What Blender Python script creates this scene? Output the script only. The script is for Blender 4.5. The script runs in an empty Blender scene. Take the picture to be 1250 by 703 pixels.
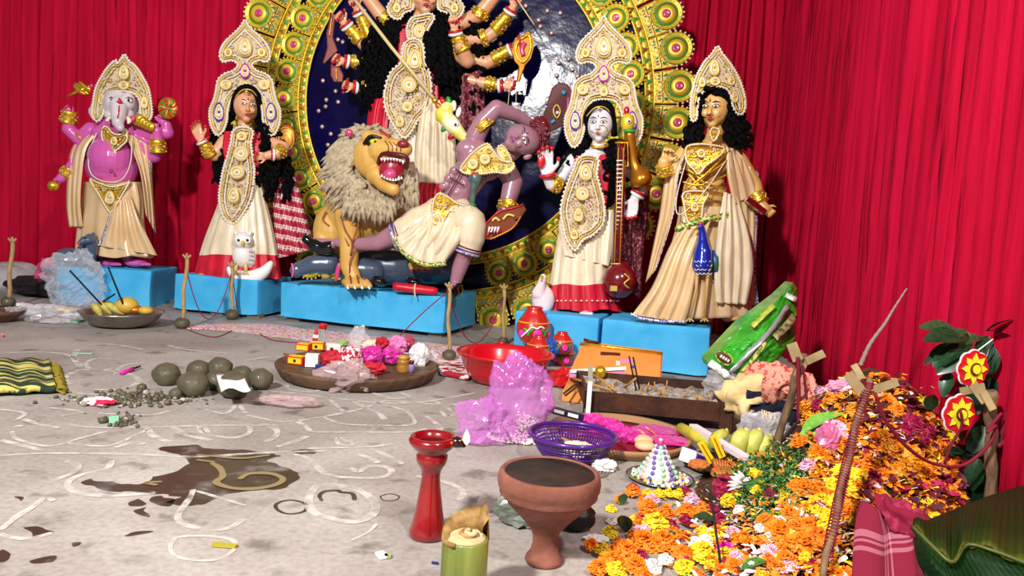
import bpy, bmesh, math, random
from mathutils import Vector as V, Matrix, noise
from mathutils.geometry import tessellate_polygon
random.seed(7)
C = bpy.context.scene.collection
sc = bpy.context.scene
R = math.radians
# ---------------- camera ----------------
F, PT, RO, CH = 880.0, R(4.5), R(3.6), 0.75
cd = bpy.data.cameras.new('camera'); cam = bpy.data.objects.new('camera', cd); C.objects.link(cam)
cam.location = (0, 0, CH)
cam.rotation_euler = (Matrix.Rotation(R(90)-PT, 3, 'X') @ Matrix.Rotation(RO, 3, 'Z')).to_euler()
cd.sensor_width = 36; cd.sensor_fit = 'HORIZONTAL'; cd.lens = F/1250*36; cd.clip_start = .05
sc.camera = cam
# ---------------- world, lights, exposure ----------------
w = bpy.data.worlds.new('world'); sc.world = w; w.use_nodes = True
w.node_tree.nodes['Background'].inputs[0].default_value = (.72, .80, 1, 1)
w.node_tree.nodes['Background'].inputs[1].default_value = .22
def area(name, loc, target, power, size, col=(1, 1, 1), sy=None):
    l = bpy.data.lights.new(name, 'AREA'); l.energy = power; l.size = size; l.color = col
    if sy: l.shape = 'RECTANGLE'; l.size_y = sy
    o = bpy.data.objects.new(name, l); C.objects.link(o); o.location = loc
    o.rotation_euler = (V(target)-V(loc)).to_track_quat('-Z', 'Y').to_euler()
    return o
area('flood_lamp_front', (-1.9, -1.2, 3.35), (0, 3.8, .5), 480, .34, (1, .97, .93))
area('flood_lamp_right', (1.7, -1.0, 4.3), (-1.2, 4.6, .7), 190, .3, (1, .98, .95))
sc.view_settings.view_transform = 'Standard'; sc.view_settings.look = 'None'
sc.view_settings.exposure = -0.12; sc.view_settings.gamma = 1
# ---------------- projection helpers (survey of the photograph -> metres) ----------------
def ray(px, py):
    X = px-625; Y = py-351.5
    c, s = math.cos(RO), math.sin(RO)
    X, Y = X*c+Y*s, -X*s+Y*c
    u = X/F; v = -Y/F
    return V((u, math.cos(PT)+v*math.sin(PT), -math.sin(PT)+v*math.cos(PT)))
def G(px, py, z=0.0):
    r = ray(px, py); t = (z-CH)/r.z
    return V((r.x*t, r.y*t, z))
def P(px, py, Y):
    r = ray(px, py); t = Y/r.y
    return V((r.x*t, Y, CH+r.z*t))
# ---------------- materials ----------------
def lin(h):
    if isinstance(h, str):
        h = h.lstrip('#'); c = [int(h[i:i+2], 16)/255 for i in (0, 2, 4)]
    else: c = list(h)
    return tuple([x/12.92 if x <= .04045 else ((x+.055)/1.055)**2.4 for x in c]+[1])
MC = {}
def M(name, col='#808080', rough=.5, metal=0, col2=None, scale=20, bump=0, bscale=None, coat=0, alpha=1, trans=0, sheen=0,
      emit=0, detail=3, stretch=(1, 1, 1), lo=.35, hi=.65, spec=.5, ior=1.45, sss=0):
    if name in MC: return MC[name]
    m = bpy.data.materials.new(name); m.use_nodes = True; N = m.node_tree.nodes; L = m.node_tree.links
    b = N['Principled BSDF']; I = b.inputs
    I['Base Color'].default_value = lin(col); I['Roughness'].default_value = rough; I['Metallic'].default_value = metal
    I['Coat Weight'].default_value = coat; I['Coat Roughness'].default_value = .08; I['Alpha'].default_value = alpha
    I['Transmission Weight'].default_value = trans; I['IOR'].default_value = ior; I['Specular IOR Level'].default_value = spec
    if sheen: I['Sheen Weight'].default_value = sheen
    if sss: I['Subsurface Weight'].default_value = sss; I['Subsurface Scale'].default_value = .01
    if emit: I['Emission Color'].default_value = lin(col); I['Emission Strength'].default_value = emit
    if col2 or bump:
        tc = N.new('ShaderNodeTexCoord'); mp = N.new('ShaderNodeMapping'); mp.inputs['Scale'].default_value = stretch
        L.new(tc.outputs['Object'], mp.inputs['Vector'])
    if col2:
        n = N.new('ShaderNodeTexNoise'); n.inputs['Scale'].default_value = scale; n.inputs['Detail'].default_value = detail
        L.new(mp.outputs[0], n.inputs['Vector'])
        r = N.new('ShaderNodeValToRGB'); r.color_ramp.elements[0].position = lo; r.color_ramp.elements[1].position = hi
        r.color_ramp.elements[0].color = lin(col); r.color_ramp.elements[1].color = lin(col2)
        L.new(n.outputs['Fac'], r.inputs[0]); L.new(r.outputs[0], I['Base Color'])
    if bump:
        n = N.new('ShaderNodeTexNoise'); n.inputs['Scale'].default_value = bscale or scale; n.inputs['Detail'].default_value = 4
        L.new(mp.outputs[0], n.inputs['Vector'])
        bp = N.new('ShaderNodeBump'); bp.inputs['Strength'].default_value = bump; bp.inputs['Distance'].default_value = .01
        L.new(n.outputs['Fac'], bp.inputs['Height']); L.new(bp.outputs[0], I['Normal'])
    MC[name] = m; return m
# ---------------- mesh builder ----------------
class MB:
    def __init__(s, mat=None):
        s.v = []; s.f = []; s.fm = []; s.sm = []; s.mats = []; s.mi = 0
        if mat: s.m(mat)
    def m(s, mat):
        if mat not in s.mats: s.mats.append(mat)
        s.mi = s.mats.index(mat); return s
    def add(s, vs, fs, smooth=True):
        k = len(s.v); s.v += [V(x) for x in vs]
        for f in fs:
            s.f.append([i+k for i in f]); s.fm.append(s.mi); s.sm.append(smooth)
    def box(s, c, d, rot=None, top=1.0):
        c = V(c); q = rot or Matrix.Identity(3)
        vs = [c+q@V((x*d[0]/2*(top if z > 0 else 1), y*d[1]/2*(top if z > 0 else 1), z*d[2]/2)) for x, y, z in
              [(-1,-1,-1),(1,-1,-1),(1,1,-1),(-1,1,-1),(-1,-1,1),(1,-1,1),(1,1,1),(-1,1,1)]]
        s.add(vs, [(3,2,1,0),(4,5,6,7),(0,1,5,4),(1,2,6,5),(2,3,7,6),(3,0,4,7)], False)
    def hexa(s, pts):   # 4 bottom + 4 top points
        s.add(pts, [(3,2,1,0),(4,5,6,7),(0,1,5,4),(1,2,6,5),(2,3,7,6),(3,0,4,7)], False)
    def tube(s, pts, r, n=6, cap=True, closed=False):
        pts = [V(p) for p in pts]; m = len(pts)
        if not hasattr(r, '__len__'): r = [r]*m
        vs = []; up = None
        for i, p in enumerate(pts):
            a = pts[(i-1) % m] if (closed or i > 0) else p; b = pts[(i+1) % m] if (closed or i < m-1) else p
            t = (b-a)
            if t.length < 1e-9: t = V((0, 0, 1))
            t.normalize()
            if up is None:
                up = V((0, 0, 1)) if abs(t.z) < .9 else V((1, 0, 0))
            x = t.cross(up)
            if x.length < 1e-6: x = t.cross(V((1, .3, 0)))
            x.normalize(); up = x.cross(t).normalized()
            for k in range(n):
                a_ = 2*math.pi*k/n
                vs.append(p+(x*math.cos(a_)+up*math.sin(a_))*r[i])
        fs = []
        for i in range(m if closed else m-1):
            for k in range(n):
                i2 = (i+1) % m
                fs.append((i*n+k, i*n+(k+1) % n, i2*n+(k+1) % n, i2*n+k))
        if cap and not closed:
            fs.append(tuple(range(n))[::-1]); fs.append(tuple((m-1)*n+k for k in range(n)))
        s.add(vs, fs)
    def lathe(s, prof, c=(0, 0, 0), n=32, rot=None, sx=1, sy=1, fn=None):
        c = V(c); q = rot or Matrix.Identity(3); vs = []
        for r, z in prof:
            for k in range(n):
                a = 2*math.pi*k/n; rr = r*(fn(a, z) if fn else 1)
                vs.append(c+q@V((rr*math.cos(a)*sx, rr*math.sin(a)*sy, z)))
        fs = []
        for i in range(len(prof)-1):
            for k in range(n): fs.append((i*n+k, i*n+(k+1) % n, (i+1)*n+(k+1) % n, (i+1)*n+k))
        if prof[0][0] > 1e-6: fs.append(tuple(range(n))[::-1])
        if prof[-1][0] > 1e-6: fs.append(tuple((len(prof)-1)*n+k for k in range(n)))
        s.add(vs, fs)
    def ell(s, c, r, rot=None, nu=12, nv=8):
        if not hasattr(r, '__len__'): r = (r, r, r)
        c = V(c); q = rot or Matrix.Identity(3)
        vs = [c+q@V((0, 0, -r[2]))]
        for i in range(1, nv):
            t = math.pi*i/nv
            for k in range(nu):
                a = 2*math.pi*k/nu
                vs.append(c+q@V((r[0]*math.sin(t)*math.cos(a), r[1]*math.sin(t)*math.sin(a), -r[2]*math.cos(t))))
        vs.append(c+q@V((0, 0, r[2]))); e = len(vs)-1; fs = []
        for k in range(nu):
            fs.append((0, 1+(k+1) % nu, 1+k)); fs.append((e, 1+(nv-2)*nu+k, 1+(nv-2)*nu+(k+1) % nu))
            for i in range(nv-2):
                a = 1+i*nu; fs.append((a+k, a+(k+1) % nu, a+nu+(k+1) % nu, a+nu+k))
        s.add(vs, fs)
    def bead(s, c, r):
        c = V(c); s.add([c+V(d)*r for d in ((1,0,0),(-1,0,0),(0,1,0),(0,-1,0),(0,0,1),(0,0,-1))],
              [(0,2,4),(2,1,4),(1,3,4),(3,0,4),(2,0,5),(1,2,5),(3,1,5),(0,3,5)])
    def grid(s, rows, flip=False):
        n = len(rows[0]); vs = [p for r in rows for p in r]; fs = []
        for i in range(len(rows)-1):
            for k in range(n-1):
                f = (i*n+k, i*n+k+1, (i+1)*n+k+1, (i+1)*n+k); fs.append(f[::-1] if flip else f)
        s.add(vs, fs)
    def loft(s, rings, cap=True):
        n = len(rings[0]); vs = [p for r in rings for p in r]; fs = []
        for i in range(len(rings)-1):
            for k in range(n): fs.append((i*n+k, i*n+(k+1) % n, (i+1)*n+(k+1) % n, (i+1)*n+k))
        if cap: fs.append(tuple(range(n))[::-1]); fs.append(tuple((len(rings)-1)*n+k for k in range(n)))
        s.add(vs, fs)
    def plate(s, front, back):   # polygon front points and matching back points
        n = len(front); tri = tessellate_polygon([[V((p.x, p.z, 0)) if abs((front[0]-front[n//2]).z)+abs((front[0]-front[n//3]).z) > 1e-3 else V((p.x, p.y, 0)) for p in front]])
        vs = list(front)+list(back); fs = [tuple(t) for t in tri]+[tuple(i+n for i in t[::-1]) for t in tri]
        fs += [(i, (i+1) % n, (i+1) % n+n, i+n) for i in range(n)]
        s.add(vs, fs, False)
    def mesh(s, name, origin=V((0, 0, 0))):
        me = bpy.data.meshes.new(name); me.from_pydata([v-origin for v in s.v], [], s.f)
        for m in s.mats: me.materials.append(m)
        me.polygons.foreach_set('material_index', s.fm); me.polygons.foreach_set('use_smooth', s.sm)
        me.update(); return me
def setp(o, label=None, cat=None, group=None, kind=None):
    if label: o['label'] = label
    if cat: o['category'] = cat
    if group: o['group'] = group
    if kind: o['kind'] = kind
    return o
def thing(name, label, cat, loc, group=None):
    o = bpy.data.objects.new(name, None); C.objects.link(o); o.location = V(loc); o.empty_display_size = .05
    return setp(o, label, cat, group)
def rootloc(o):
    while o.parent: o = o.parent
    return V(o.location)
def part(name, mb, parent, label=None, kind=None, fix=True):
    me = mb.mesh(name, rootloc(parent)); o = bpy.data.objects.new(name, me); C.objects.link(o); o.parent = parent
    if fix: fixn(me)
    return setp(o, label, None, None, kind)
def solo(name, mb, label, cat, loc, group=None, kind=None, fix=True):
    me = mb.mesh(name, V(loc)); o = bpy.data.objects.new(name, me); C.objects.link(o); o.location = V(loc)
    if fix: fixn(me)
    return setp(o, label, cat, group, kind)
def fixn(me):
    bm = bmesh.new(); bm.from_mesh(me); bmesh.ops.recalc_face_normals(bm, faces=bm.faces); bm.to_mesh(me); bm.free()
def solid(o, t=.003, off=0):
    md = o.modifiers.new('solid', 'SOLIDIFY'); md.thickness = t; md.offset = off; return o
def sub(o, n=1):
    md = o.modifiers.new('sub', 'SUBSURF'); md.levels = n; md.render_levels = n; return o
def dup(root, loc, rot=None, label=None, group=None):
    r = root.copy(); C.objects.link(r); r.location = loc
    if rot is not None: r.rotation_euler = rot
    if label: r['label'] = label
    if group: r['group'] = group
    for ch in list(root.children):
        c = ch.copy(); C.objects.link(c); c.parent = r
        for g in ch.children:
            d = g.copy(); C.objects.link(d); d.parent = c
    return r
def cat(pts, n):   # Catmull-Rom resample
    pts = [V(p) for p in pts]; out = []; m = len(pts)-1
    for i in range(n):
        t = i/(n-1)*m; k = min(int(t), m-1); f = t-k
        p0 = pts[max(k-1, 0)]; p1 = pts[k]; p2 = pts[k+1]; p3 = pts[min(k+2, m)]
        out.append(.5*((2*p1)+(p2-p0)*f+(2*p0-5*p1+4*p2-p3)*f*f+(3*p1-p0-3*p2+p3)*f**3))
    return out
def U(a, b): return random.uniform(a, b)
# ================= setting =================
def floor_mat():
    m = bpy.data.materials.new('worn_concrete'); m.use_nodes = True; N = m.node_tree.nodes; L = m.node_tree.links; b = N['Principled BSDF']
    tc = N.new('ShaderNodeTexCoord')
    def noise_(sc_, det=5, dist=0):
        n = N.new('ShaderNodeTexNoise'); n.inputs['Scale'].default_value = sc_; n.inputs['Detail'].default_value = det
        n.inputs['Distortion'].default_value = dist; L.new(tc.outputs['Object'], n.inputs['Vector']); return n
    def ramp(src, e):
        r = N.new('ShaderNodeValToRGB'); L.new(src, r.inputs[0]); cr = r.color_ramp
        cr.elements[0].position = e[0][0]; cr.elements[0].color = lin(e[0][1])
        cr.elements[1].position = e[-1][0]; cr.elements[1].color = lin(e[-1][1])
        for p, c in e[1:-1]: x = cr.elements.new(p); x.color = lin(c)
        return r
    n1 = noise_(1.7, 6, .6); r1 = ramp(n1.outputs[0], [(.3, '#8f867e'), (.5, '#a59d95'), (.7, '#b9b3ab')])
    n2 = noise_(9, 8, .3); r2 = ramp(n2.outputs[0], [(.30, '#6e655d'), (.42, '#ffffff'), (1, '#ffffff')])
    n3 = noise_(60, 6); r3 = ramp(n3.outputs[0], [(.25, '#b8b4ae'), (.6, '#ffffff')])
    def mul(a, c, f):
        x = N.new('ShaderNodeMix'); x.data_type = 'RGBA'; x.blend_type = 'MULTIPLY'; x.inputs[0].default_value = f
        L.new(a, x.inputs[6]); L.new(c, x.inputs[7]); return x.outputs[2]
    L.new(mul(mul(r1.outputs[0], r2.outputs[0], .55), r3.outputs[0], .5), b.inputs['Base Color'])
    b.inputs['Roughness'].default_value = .62
    bp = N.new('ShaderNodeBump'); bp.inputs['Strength'].default_value = .25; bp.inputs['Distance'].default_value = .004
    L.new(n3.outputs[0], bp.inputs['Height']); L.new(bp.outputs[0], b.inputs['Normal']); return m
fb = MB(floor_mat()); fb.box((-1.5, 2.6, -.05), (15, 12, .1))
fl = solo('floor', fb, None, None, (0, 0, 0)); fl['kind'] = 'structure'
RED = M('red_curtain_cloth', '#aa062a', .8, col2='#c20c34', scale=3.2, stretch=(4, 4, .3), bump=.7, bscale=11, spec=.12)
def curtain(name, path, zt, label, amp=.045, wav=.13, z0=0.0, seed=1):
    pts = [V((*p, 0)) for p in path]; L_ = [0]
    for a, b in zip(pts, pts[1:]): L_.append(L_[-1]+(b-a).length)
    n = int(L_[-1]/.016); rows = []; zs = [z0+(zt-z0)*(k/14)**1.0 for k in range(15)]
    rnd = random.Random(seed); K = [0]; 
    while K[-1] < L_[-1]+.5: K.append(K[-1]+rnd.uniform(.5, 1.7)*wav)
    A = [rnd.uniform(.35, 1.25)*amp for _ in K]
    for z in zs:
        row = []
        for i in range(n+1):
            s = L_[-1]*i/n; j = max(q for q in range(len(L_)) if L_[q] <= s+1e-9); j = min(j, len(pts)-2)
            t = (pts[j+1]-pts[j]).normalized(); base = pts[j]+t*(s-L_[j]); nn = V((-t.y, t.x, 0))
            ss = s+.03*noise.noise(V((s*1.3, z*.7, seed)))+.012*noise.noise(V((s*6, z*1.3, seed)))
            k = 0
            import bisect
            k = max(0, bisect.bisect_right(K, ss)-1); k = min(k, len(K)-2)
            f = (ss-K[k])/(K[k+1]-K[k])
            d = A[k]*(1-abs(math.cos(math.pi*f))**.8)+.01*noise.noise(V((s*9, z*.6, seed+5)))+.03*noise.noise(V((s*1.1, z*.3, seed+9)))
            row.append(base-nn*d+V((0, 0, z)))
        rows.append(row)
    mb = MB(RED); mb.grid(rows); o = solo(name, mb, label, 'curtain', (pts[0].x, pts[0].y, z0), fix=False); solid(o, .004); return o
curtain('pleated_curtain', [(-8.5, 7.1), (-3.2, 6.45), (2.06, 6.0)], 4.3, 'red pleated cloth curtain hanging across the back behind all the idols', .11, .10, seed=3)
curtain('pleated_curtain', [(2.07, 5.98), (1.86, 4.6), (1.47, 2.35), (1.38, 1.9), (1.55, 1.45), (1.7, .9)], 4.3, 'red pleated cloth curtain running forward along the right side of the picture', .045, .075, seed=11)
# ---------------- plinths ----------------
BLUE = M('sky_blue_paint', '#3aa6dc', .6, col2='#4db4e4', scale=6, bump=.3, bscale=18, spec=.3)
CHIP = M('bare_brick', '#7a6a60', .9)
def plinth(a, b, dep, h, label, z0=.03, feet=()):
    a = V(a); b = V(b); t = (b-a).normalized(); n = V((-t.y, t.x, 0)); r = thing('blue_plinth', label, 'plinth', (a+b)/2, 'blue painted plinths')
    mb = MB(BLUE); nx = max(8, int((b-a).length/.06)); nz = 6; ny = 8
    def pt(u, v, z):
        p = a.lerp(b, u)+n*v*dep; p.z = z0+(h-z0)*z
        q = p*4; e = .008
        p += V((noise.noise(q), noise.noise(q+V((9, 0, 0))), noise.noise(q+V((0, 9, 0)))*.7))*e
        return p
    us = [i/nx for i in range(nx+1)]; vs = [i/ny for i in range(ny+1)]; zs = [i/nz for i in range(nz+1)]
    per = [(u, 0) for u in us[:-1]]+[(1, v) for v in vs[:-1]]+[(u, 1) for u in us[::-1][:-1]]+[(0, v) for v in vs[::-1][:-1]]
    rings = [[pt(u, v, z) for u, v in per] for z in zs]
    mb.loft(rings, cap=False)
    mb.grid([[pt(u, v, 1) for u in us] for v in vs]); mb.grid([[pt(u, v, 0) for u in us] for v in vs], True)
    o = part('plinth_box', mb, r); md = o.modifiers.new('w', 'WELD'); md.merge_threshold = .001
    md = o.modifiers.new('bv', 'BEVEL'); md.width = .008; md.segments = 2; md.angle_limit = R(50)
    for u, v in [(.06, .12), (.94, .12), (.5, .12), (.06, .85), (.94, .85), (.5, .85)]+list(feet):
        fb = MB(CHIP); c = a.lerp(b, u)+n*v*dep; c.z = z0/2; fb.box(c, (.1, .07, z0), Matrix.Rotation(math.atan2(t.y, t.x), 3, 'Z')); part('brick', fb, r)
    return r
plinth((-3.40, 5.36, 0), (-2.73, 5.42, 0), .55, .28, 'short blue plinth under the pink elephant headed idol', .01)
plinth((-2.50, 5.32, 0), (-1.84, 5.19, 0), .50, .28, 'blue plinth under the goddess idol with the white owl')
plinth((-1.66, 5.17, 0), (-.445, 4.82, 0), .66, .28, 'longest blue plinth under the lion and the ten armed goddess', .04)
plinth((.03, 4.27, 0), (.515, 4.135, 0), .50, .28, 'blue plinth under the white faced goddess with the long lute', .01)
plinth((.535, 4.13, 0), (1.115, 3.965, 0), .48, .28, 'rightmost blue plinth under the long haired god idol with a peacock', .02)
# ---------------- round backdrop ----------------
NAVY = M('navy_foil', '#090632', .17, 0, col2='#0d0940', scale=5, bump=.5, bscale=6, spec=.3)
YG = M('gilt_paper', '#a87c14', .4, .3, col2='#dcc040', scale=60, lo=.4, hi=.55)
YB = M('bright_gilt', '#e0c234', .35, .3); BRN = M('brown_gilt', '#8a5614', .45, .2)
GRN = M('green_foil', '#2f9a34', .4); CYA = M('cyan_foil', '#4db8c8', .4); PNK = M('pink_gem', '#c83c70', .3, coat=.3); CRM0 = M('cream_paper', '#efe6b8', .6)
BC = V((P(553, 125, 5.78)))
bx = V((1, -.15, 0)).normalized(); bn = V((-.15, -1, 0)).normalized()*1.0   # disc axes: bx right, z up, bn to the front
bn = V((bx.y, -bx.x, 0)); k_ = 5.86/880
def BP(x, z, d=0): return BC+bx*(x*k_)+V((0, 0, z*k_))+bn*(d*k_)
bd = thing('round_backdrop', 'huge round navy backdrop ringed with two rows of gilt medallion panels behind the ten armed goddess', 'backdrop', (BC.x, BC.y, 0))
mb = MB(NAVY); rr = 183
rings = []
for r_, d in [(0.5, 0), (60, 0), (120, 0), (228, 0)]:
    rings.append([BP(r_*math.cos(a*math.pi/48), r_*math.sin(a*math.pi/48), d) for a in range(96)])
for r_ in (228, .5): rings.append([BP(r_*math.cos(a*math.pi/48), r_*math.sin(a*math.pi/48), -3) for a in range(96)])
mb.loft(rings); mb.sm = [False]*len(mb.f); part('disc', mb, bd)
for r_, nm in ((187, 'inner_border'), (229, 'outer_border')):
    mb = MB(YG); N_ = 120; prof = [(-5, 2), (-5, 5), (5, 5), (5, 2)]
    for j in range(N_):
        pass
    rings = [[BP((r_+p)*math.cos(a*2*math.pi/N_), (r_+p)*math.sin(a*2*math.pi/N_), d) for p, d in prof] for a in range(N_+1)]
    mb.loft(rings, cap=False)
    for e in (-5, 5): mb.m(YB); mb.tube([BP((r_+e)*math.cos(a*2*math.pi/N_), (r_+e)*math.sin(a*2*math.pi/N_), 5.5) for a in range(N_)], .008, 5, closed=True)
    for a in range(N_*1):
        t = (a+.5)*2*math.pi/N_; mb.m(BRN if a % 2 else GRN)
        tt = math.pi*2/N_*.35
        mb.add([BP((r_-3)*math.cos(t-tt), (r_-3)*math.sin(t-tt), 5.6), BP((r_-3)*math.cos(t+tt), (r_-3)*math.sin(t+tt), 5.6), BP((r_+3.2)*math.cos(t), (r_+3.2)*math.sin(t), 5.6), BP(r_*math.cos(t), r_*math.sin(t), 7)], [(0,1,3),(1,2,3),(2,0,3)], False)
    part(nm, mb, bd)
def panel_mesh(r0, r1, rm, rr_, wid):   # local: x radial, y tangential, z front, in px
    s = k_; mb = MB(YG); w0 = wid*.47*r0/rm; w1 = wid*.47
    def q(x, y, z): return V((x*s, y*s, z*s))
    mb.hexa([q(r0, -w0, 2), q(r1, -w1, 2), q(r1, w1, 2), q(r0, w0, 2), q(r0, -w0, 4), q(r1, -w1, 4), q(r1, w1, 4), q(r0, w0, 4)])
    mb.m(YB)
    for e in (-1, 1): mb.tube([q(r0, e*w0, 4.4), q(r1, e*w1, 4.4)], .0045, 4)
    mb.tube([q(r1, -w1, 4.4), q(r1, w1, 4.4)], .004, 4)
    xm = (r0+r1)/2
    for e in (-1, 1):
        mb.m(GRN); cy = e*w1*.5; mb.tube([q(xm+2+4.2*math.cos(t*.5), cy+e*4.2*math.sin(t*.5), 5) for t in range(-3, 6)], .006, 4)
        mb.m(CRM0); mb.tube([q(xm+2+2.2*math.cos(t*.7), cy+2.2*math.sin(t*.7), 5) for t in range(9)], .0045, 4)
        mb.m(CYA)
        for j in range(3): mb.tube([q(r0+4, cy-3.3+j*3.3, 5), q(r0+6.5, cy-2.6+j*3.3, 5)], .005, 4)
        mb.m(BRN); mb.tube([q(r1-3+2*math.cos(t*.8), cy+2.6*math.sin(t*.8), 4.9) for t in range(8)], .0035, 4)
    mb.m(BRN); mb.tube([q(r0+9, -w0, 4.6), q(r0+9, w0, 4.6)], .0035, 4)
    med = MB(YG)
    def mq(r_, a, z): return q(rm+r_*math.cos(a), r_*math.sin(a), z)
    n = 30
    for mat, prof in [(YG, [(rr_*.9, 3), (rr_*.9, 5.2), (rr_*.84, 6)]), (YB, [(rr_*.84, 6), (rr_*.66, 5)]), (GRN, [(rr_*.66, 5), (rr_*.62, 6.4), (rr_*.56, 6.4)]),
                      (BRN, [(rr_*.56, 6.4), (rr_*.5, 5.4)]), (YB, [(rr_*.5, 5.4), (rr_*.4, 7), (rr_*.24, 6.5)]), (PNK, [(rr_*.24, 6.5), (rr_*.18, 8.3), (rr_*.1, 7.6), (.01, 7.6)])]:
        med.m(mat); med.loft([[mq(r_, k*2*math.pi/n, z) for k in range(n)] for r_, z in prof], cap=False)
    med.m(CRM0 if wid > 34 else YB)
    for k in range(22): a = 2*math.pi*k/22; med.ell(mq(rr_*.95, a, 4.6), (.0095, .0095, .008), nu=6, nv=4)
    med.m(YB)
    for k in range(20): a = 2*math.pi*k/20; med.bead(mq(rr_*.75, a, 6), .005)
    return mb.mesh('panel'), med.mesh('medallion')
inner = panel_mesh(192, 210, 209, 17.5, 32.5); outer = panel_mesh(234, 258, 262, 20, 40)
NP = 40
for ring, (pm, mm) in enumerate((inner, outer)):
    fixn(pm); fixn(mm)
    for j in range(NP):
        a = (j+.5*ring)*2*math.pi/NP+.02
        if math.sin(a) > .80 or math.sin(a) < -.98: continue
        o = bpy.data.objects.new('panel', pm); C.objects.link(o); o.parent = bd
        basis = Matrix((bx, V((0, 0, 1)), bn)).transposed()
        q = basis @ Matrix.Rotation(a, 3, 'Z')
        tw = Matrix.Rotation(-.012-.012*math.sin(j*2.3), 3, 'Y')
        o.matrix_local = Matrix.Translation(BC-V(bd.location)) @ (q@tw).to_4x4()
        m_ = bpy.data.objects.new('medallion', mm); C.objects.link(m_); m_.parent = o
seq = MB(M('pink_silver_sequin', '#e8b8b0', .15, .6)); sp = [(402,62),(412,47),(432,78),(424,95),(408,108),(396,118),(395,126),(386,131),(411,121),(401,159),(415,163),(397,172),(404,183),(640,18),(665,25),(680,28),(670,50),(657,42),(655,35),(690,80),(678,84),(676,98),(694,92),(700,100),(765,42),(770,85),(736,40),(418,50),(434,47),(447,62),(455,90),(610,60),(619,75),(604,84),(390,150),(410,200),(420,215),(392,95),(409,88)]
for x, y in sp:
    d = x-553; z = 125-y; rx = d*math.cos(RO)+0; a = BP(d*math.cos(RO)-z*math.sin(RO), z*math.cos(RO)+d*math.sin(RO), 2.2)
    seq.ell(a, (.018, .010, .018), nu=10, nv=6)
part('sequins', seq, bd, 'pink silver sequins scattered on the navy disc')
# ================= figure toolkit: every length is in photograph pixels at the figure's own depth =================
GOLD = M('gold_foil', '#d9a420', .28, .75, col2='#f2cb45', scale=40, bump=.3, bscale=60)
PALE = M('cream_pith', '#c2aa84', .6, col2='#d6c4a4', scale=30)
WHT = M('white_pith', '#e2d8c6', .6)
YEL = M('yellow_gilt', '#d8b85a', .4, .35)
PINKG = M('magenta_sequin', '#c026a0', .25, .2, coat=.6); PURG = M('violet_sequin', '#5a2ea8', .3, coat=.5)
REDP = M('red_lacquer', '#c20d1c', .3, coat=.5); BLK = M('black_paint', '#0b0a0a', .35); EYEW = M('eye_white', '#f4f2ee', .25, coat=.6)
HAIR = M('black_hair', '#050405', .8, bump=.5, bscale=90, spec=.12)
SATIN = M('cream_satin', '#d4b080', .27, col2='#dec094', scale=5, bump=.45, bscale=7, spec=.8)
SILKW = M('ivory_silk', '#dac6a4', .32, col2='#e8d8bc', scale=8, stretch=(3, 3, 1), bump=.2, bscale=16)
REDS = M('red_satin', '#b80f26', .38, col2='#d01c34', scale=8, bump=.2, bscale=14)
TRIM = M('blue_silver_braid', '#4a4a9c', .35, .4, col2='#d8d4e0', scale=90, lo=.45, hi=.5)
PKL = M('rose_pith', '#d8a0b8', .5)
LIP = M('magenta_lip', '#c01048', .35, coat=.4)
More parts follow.
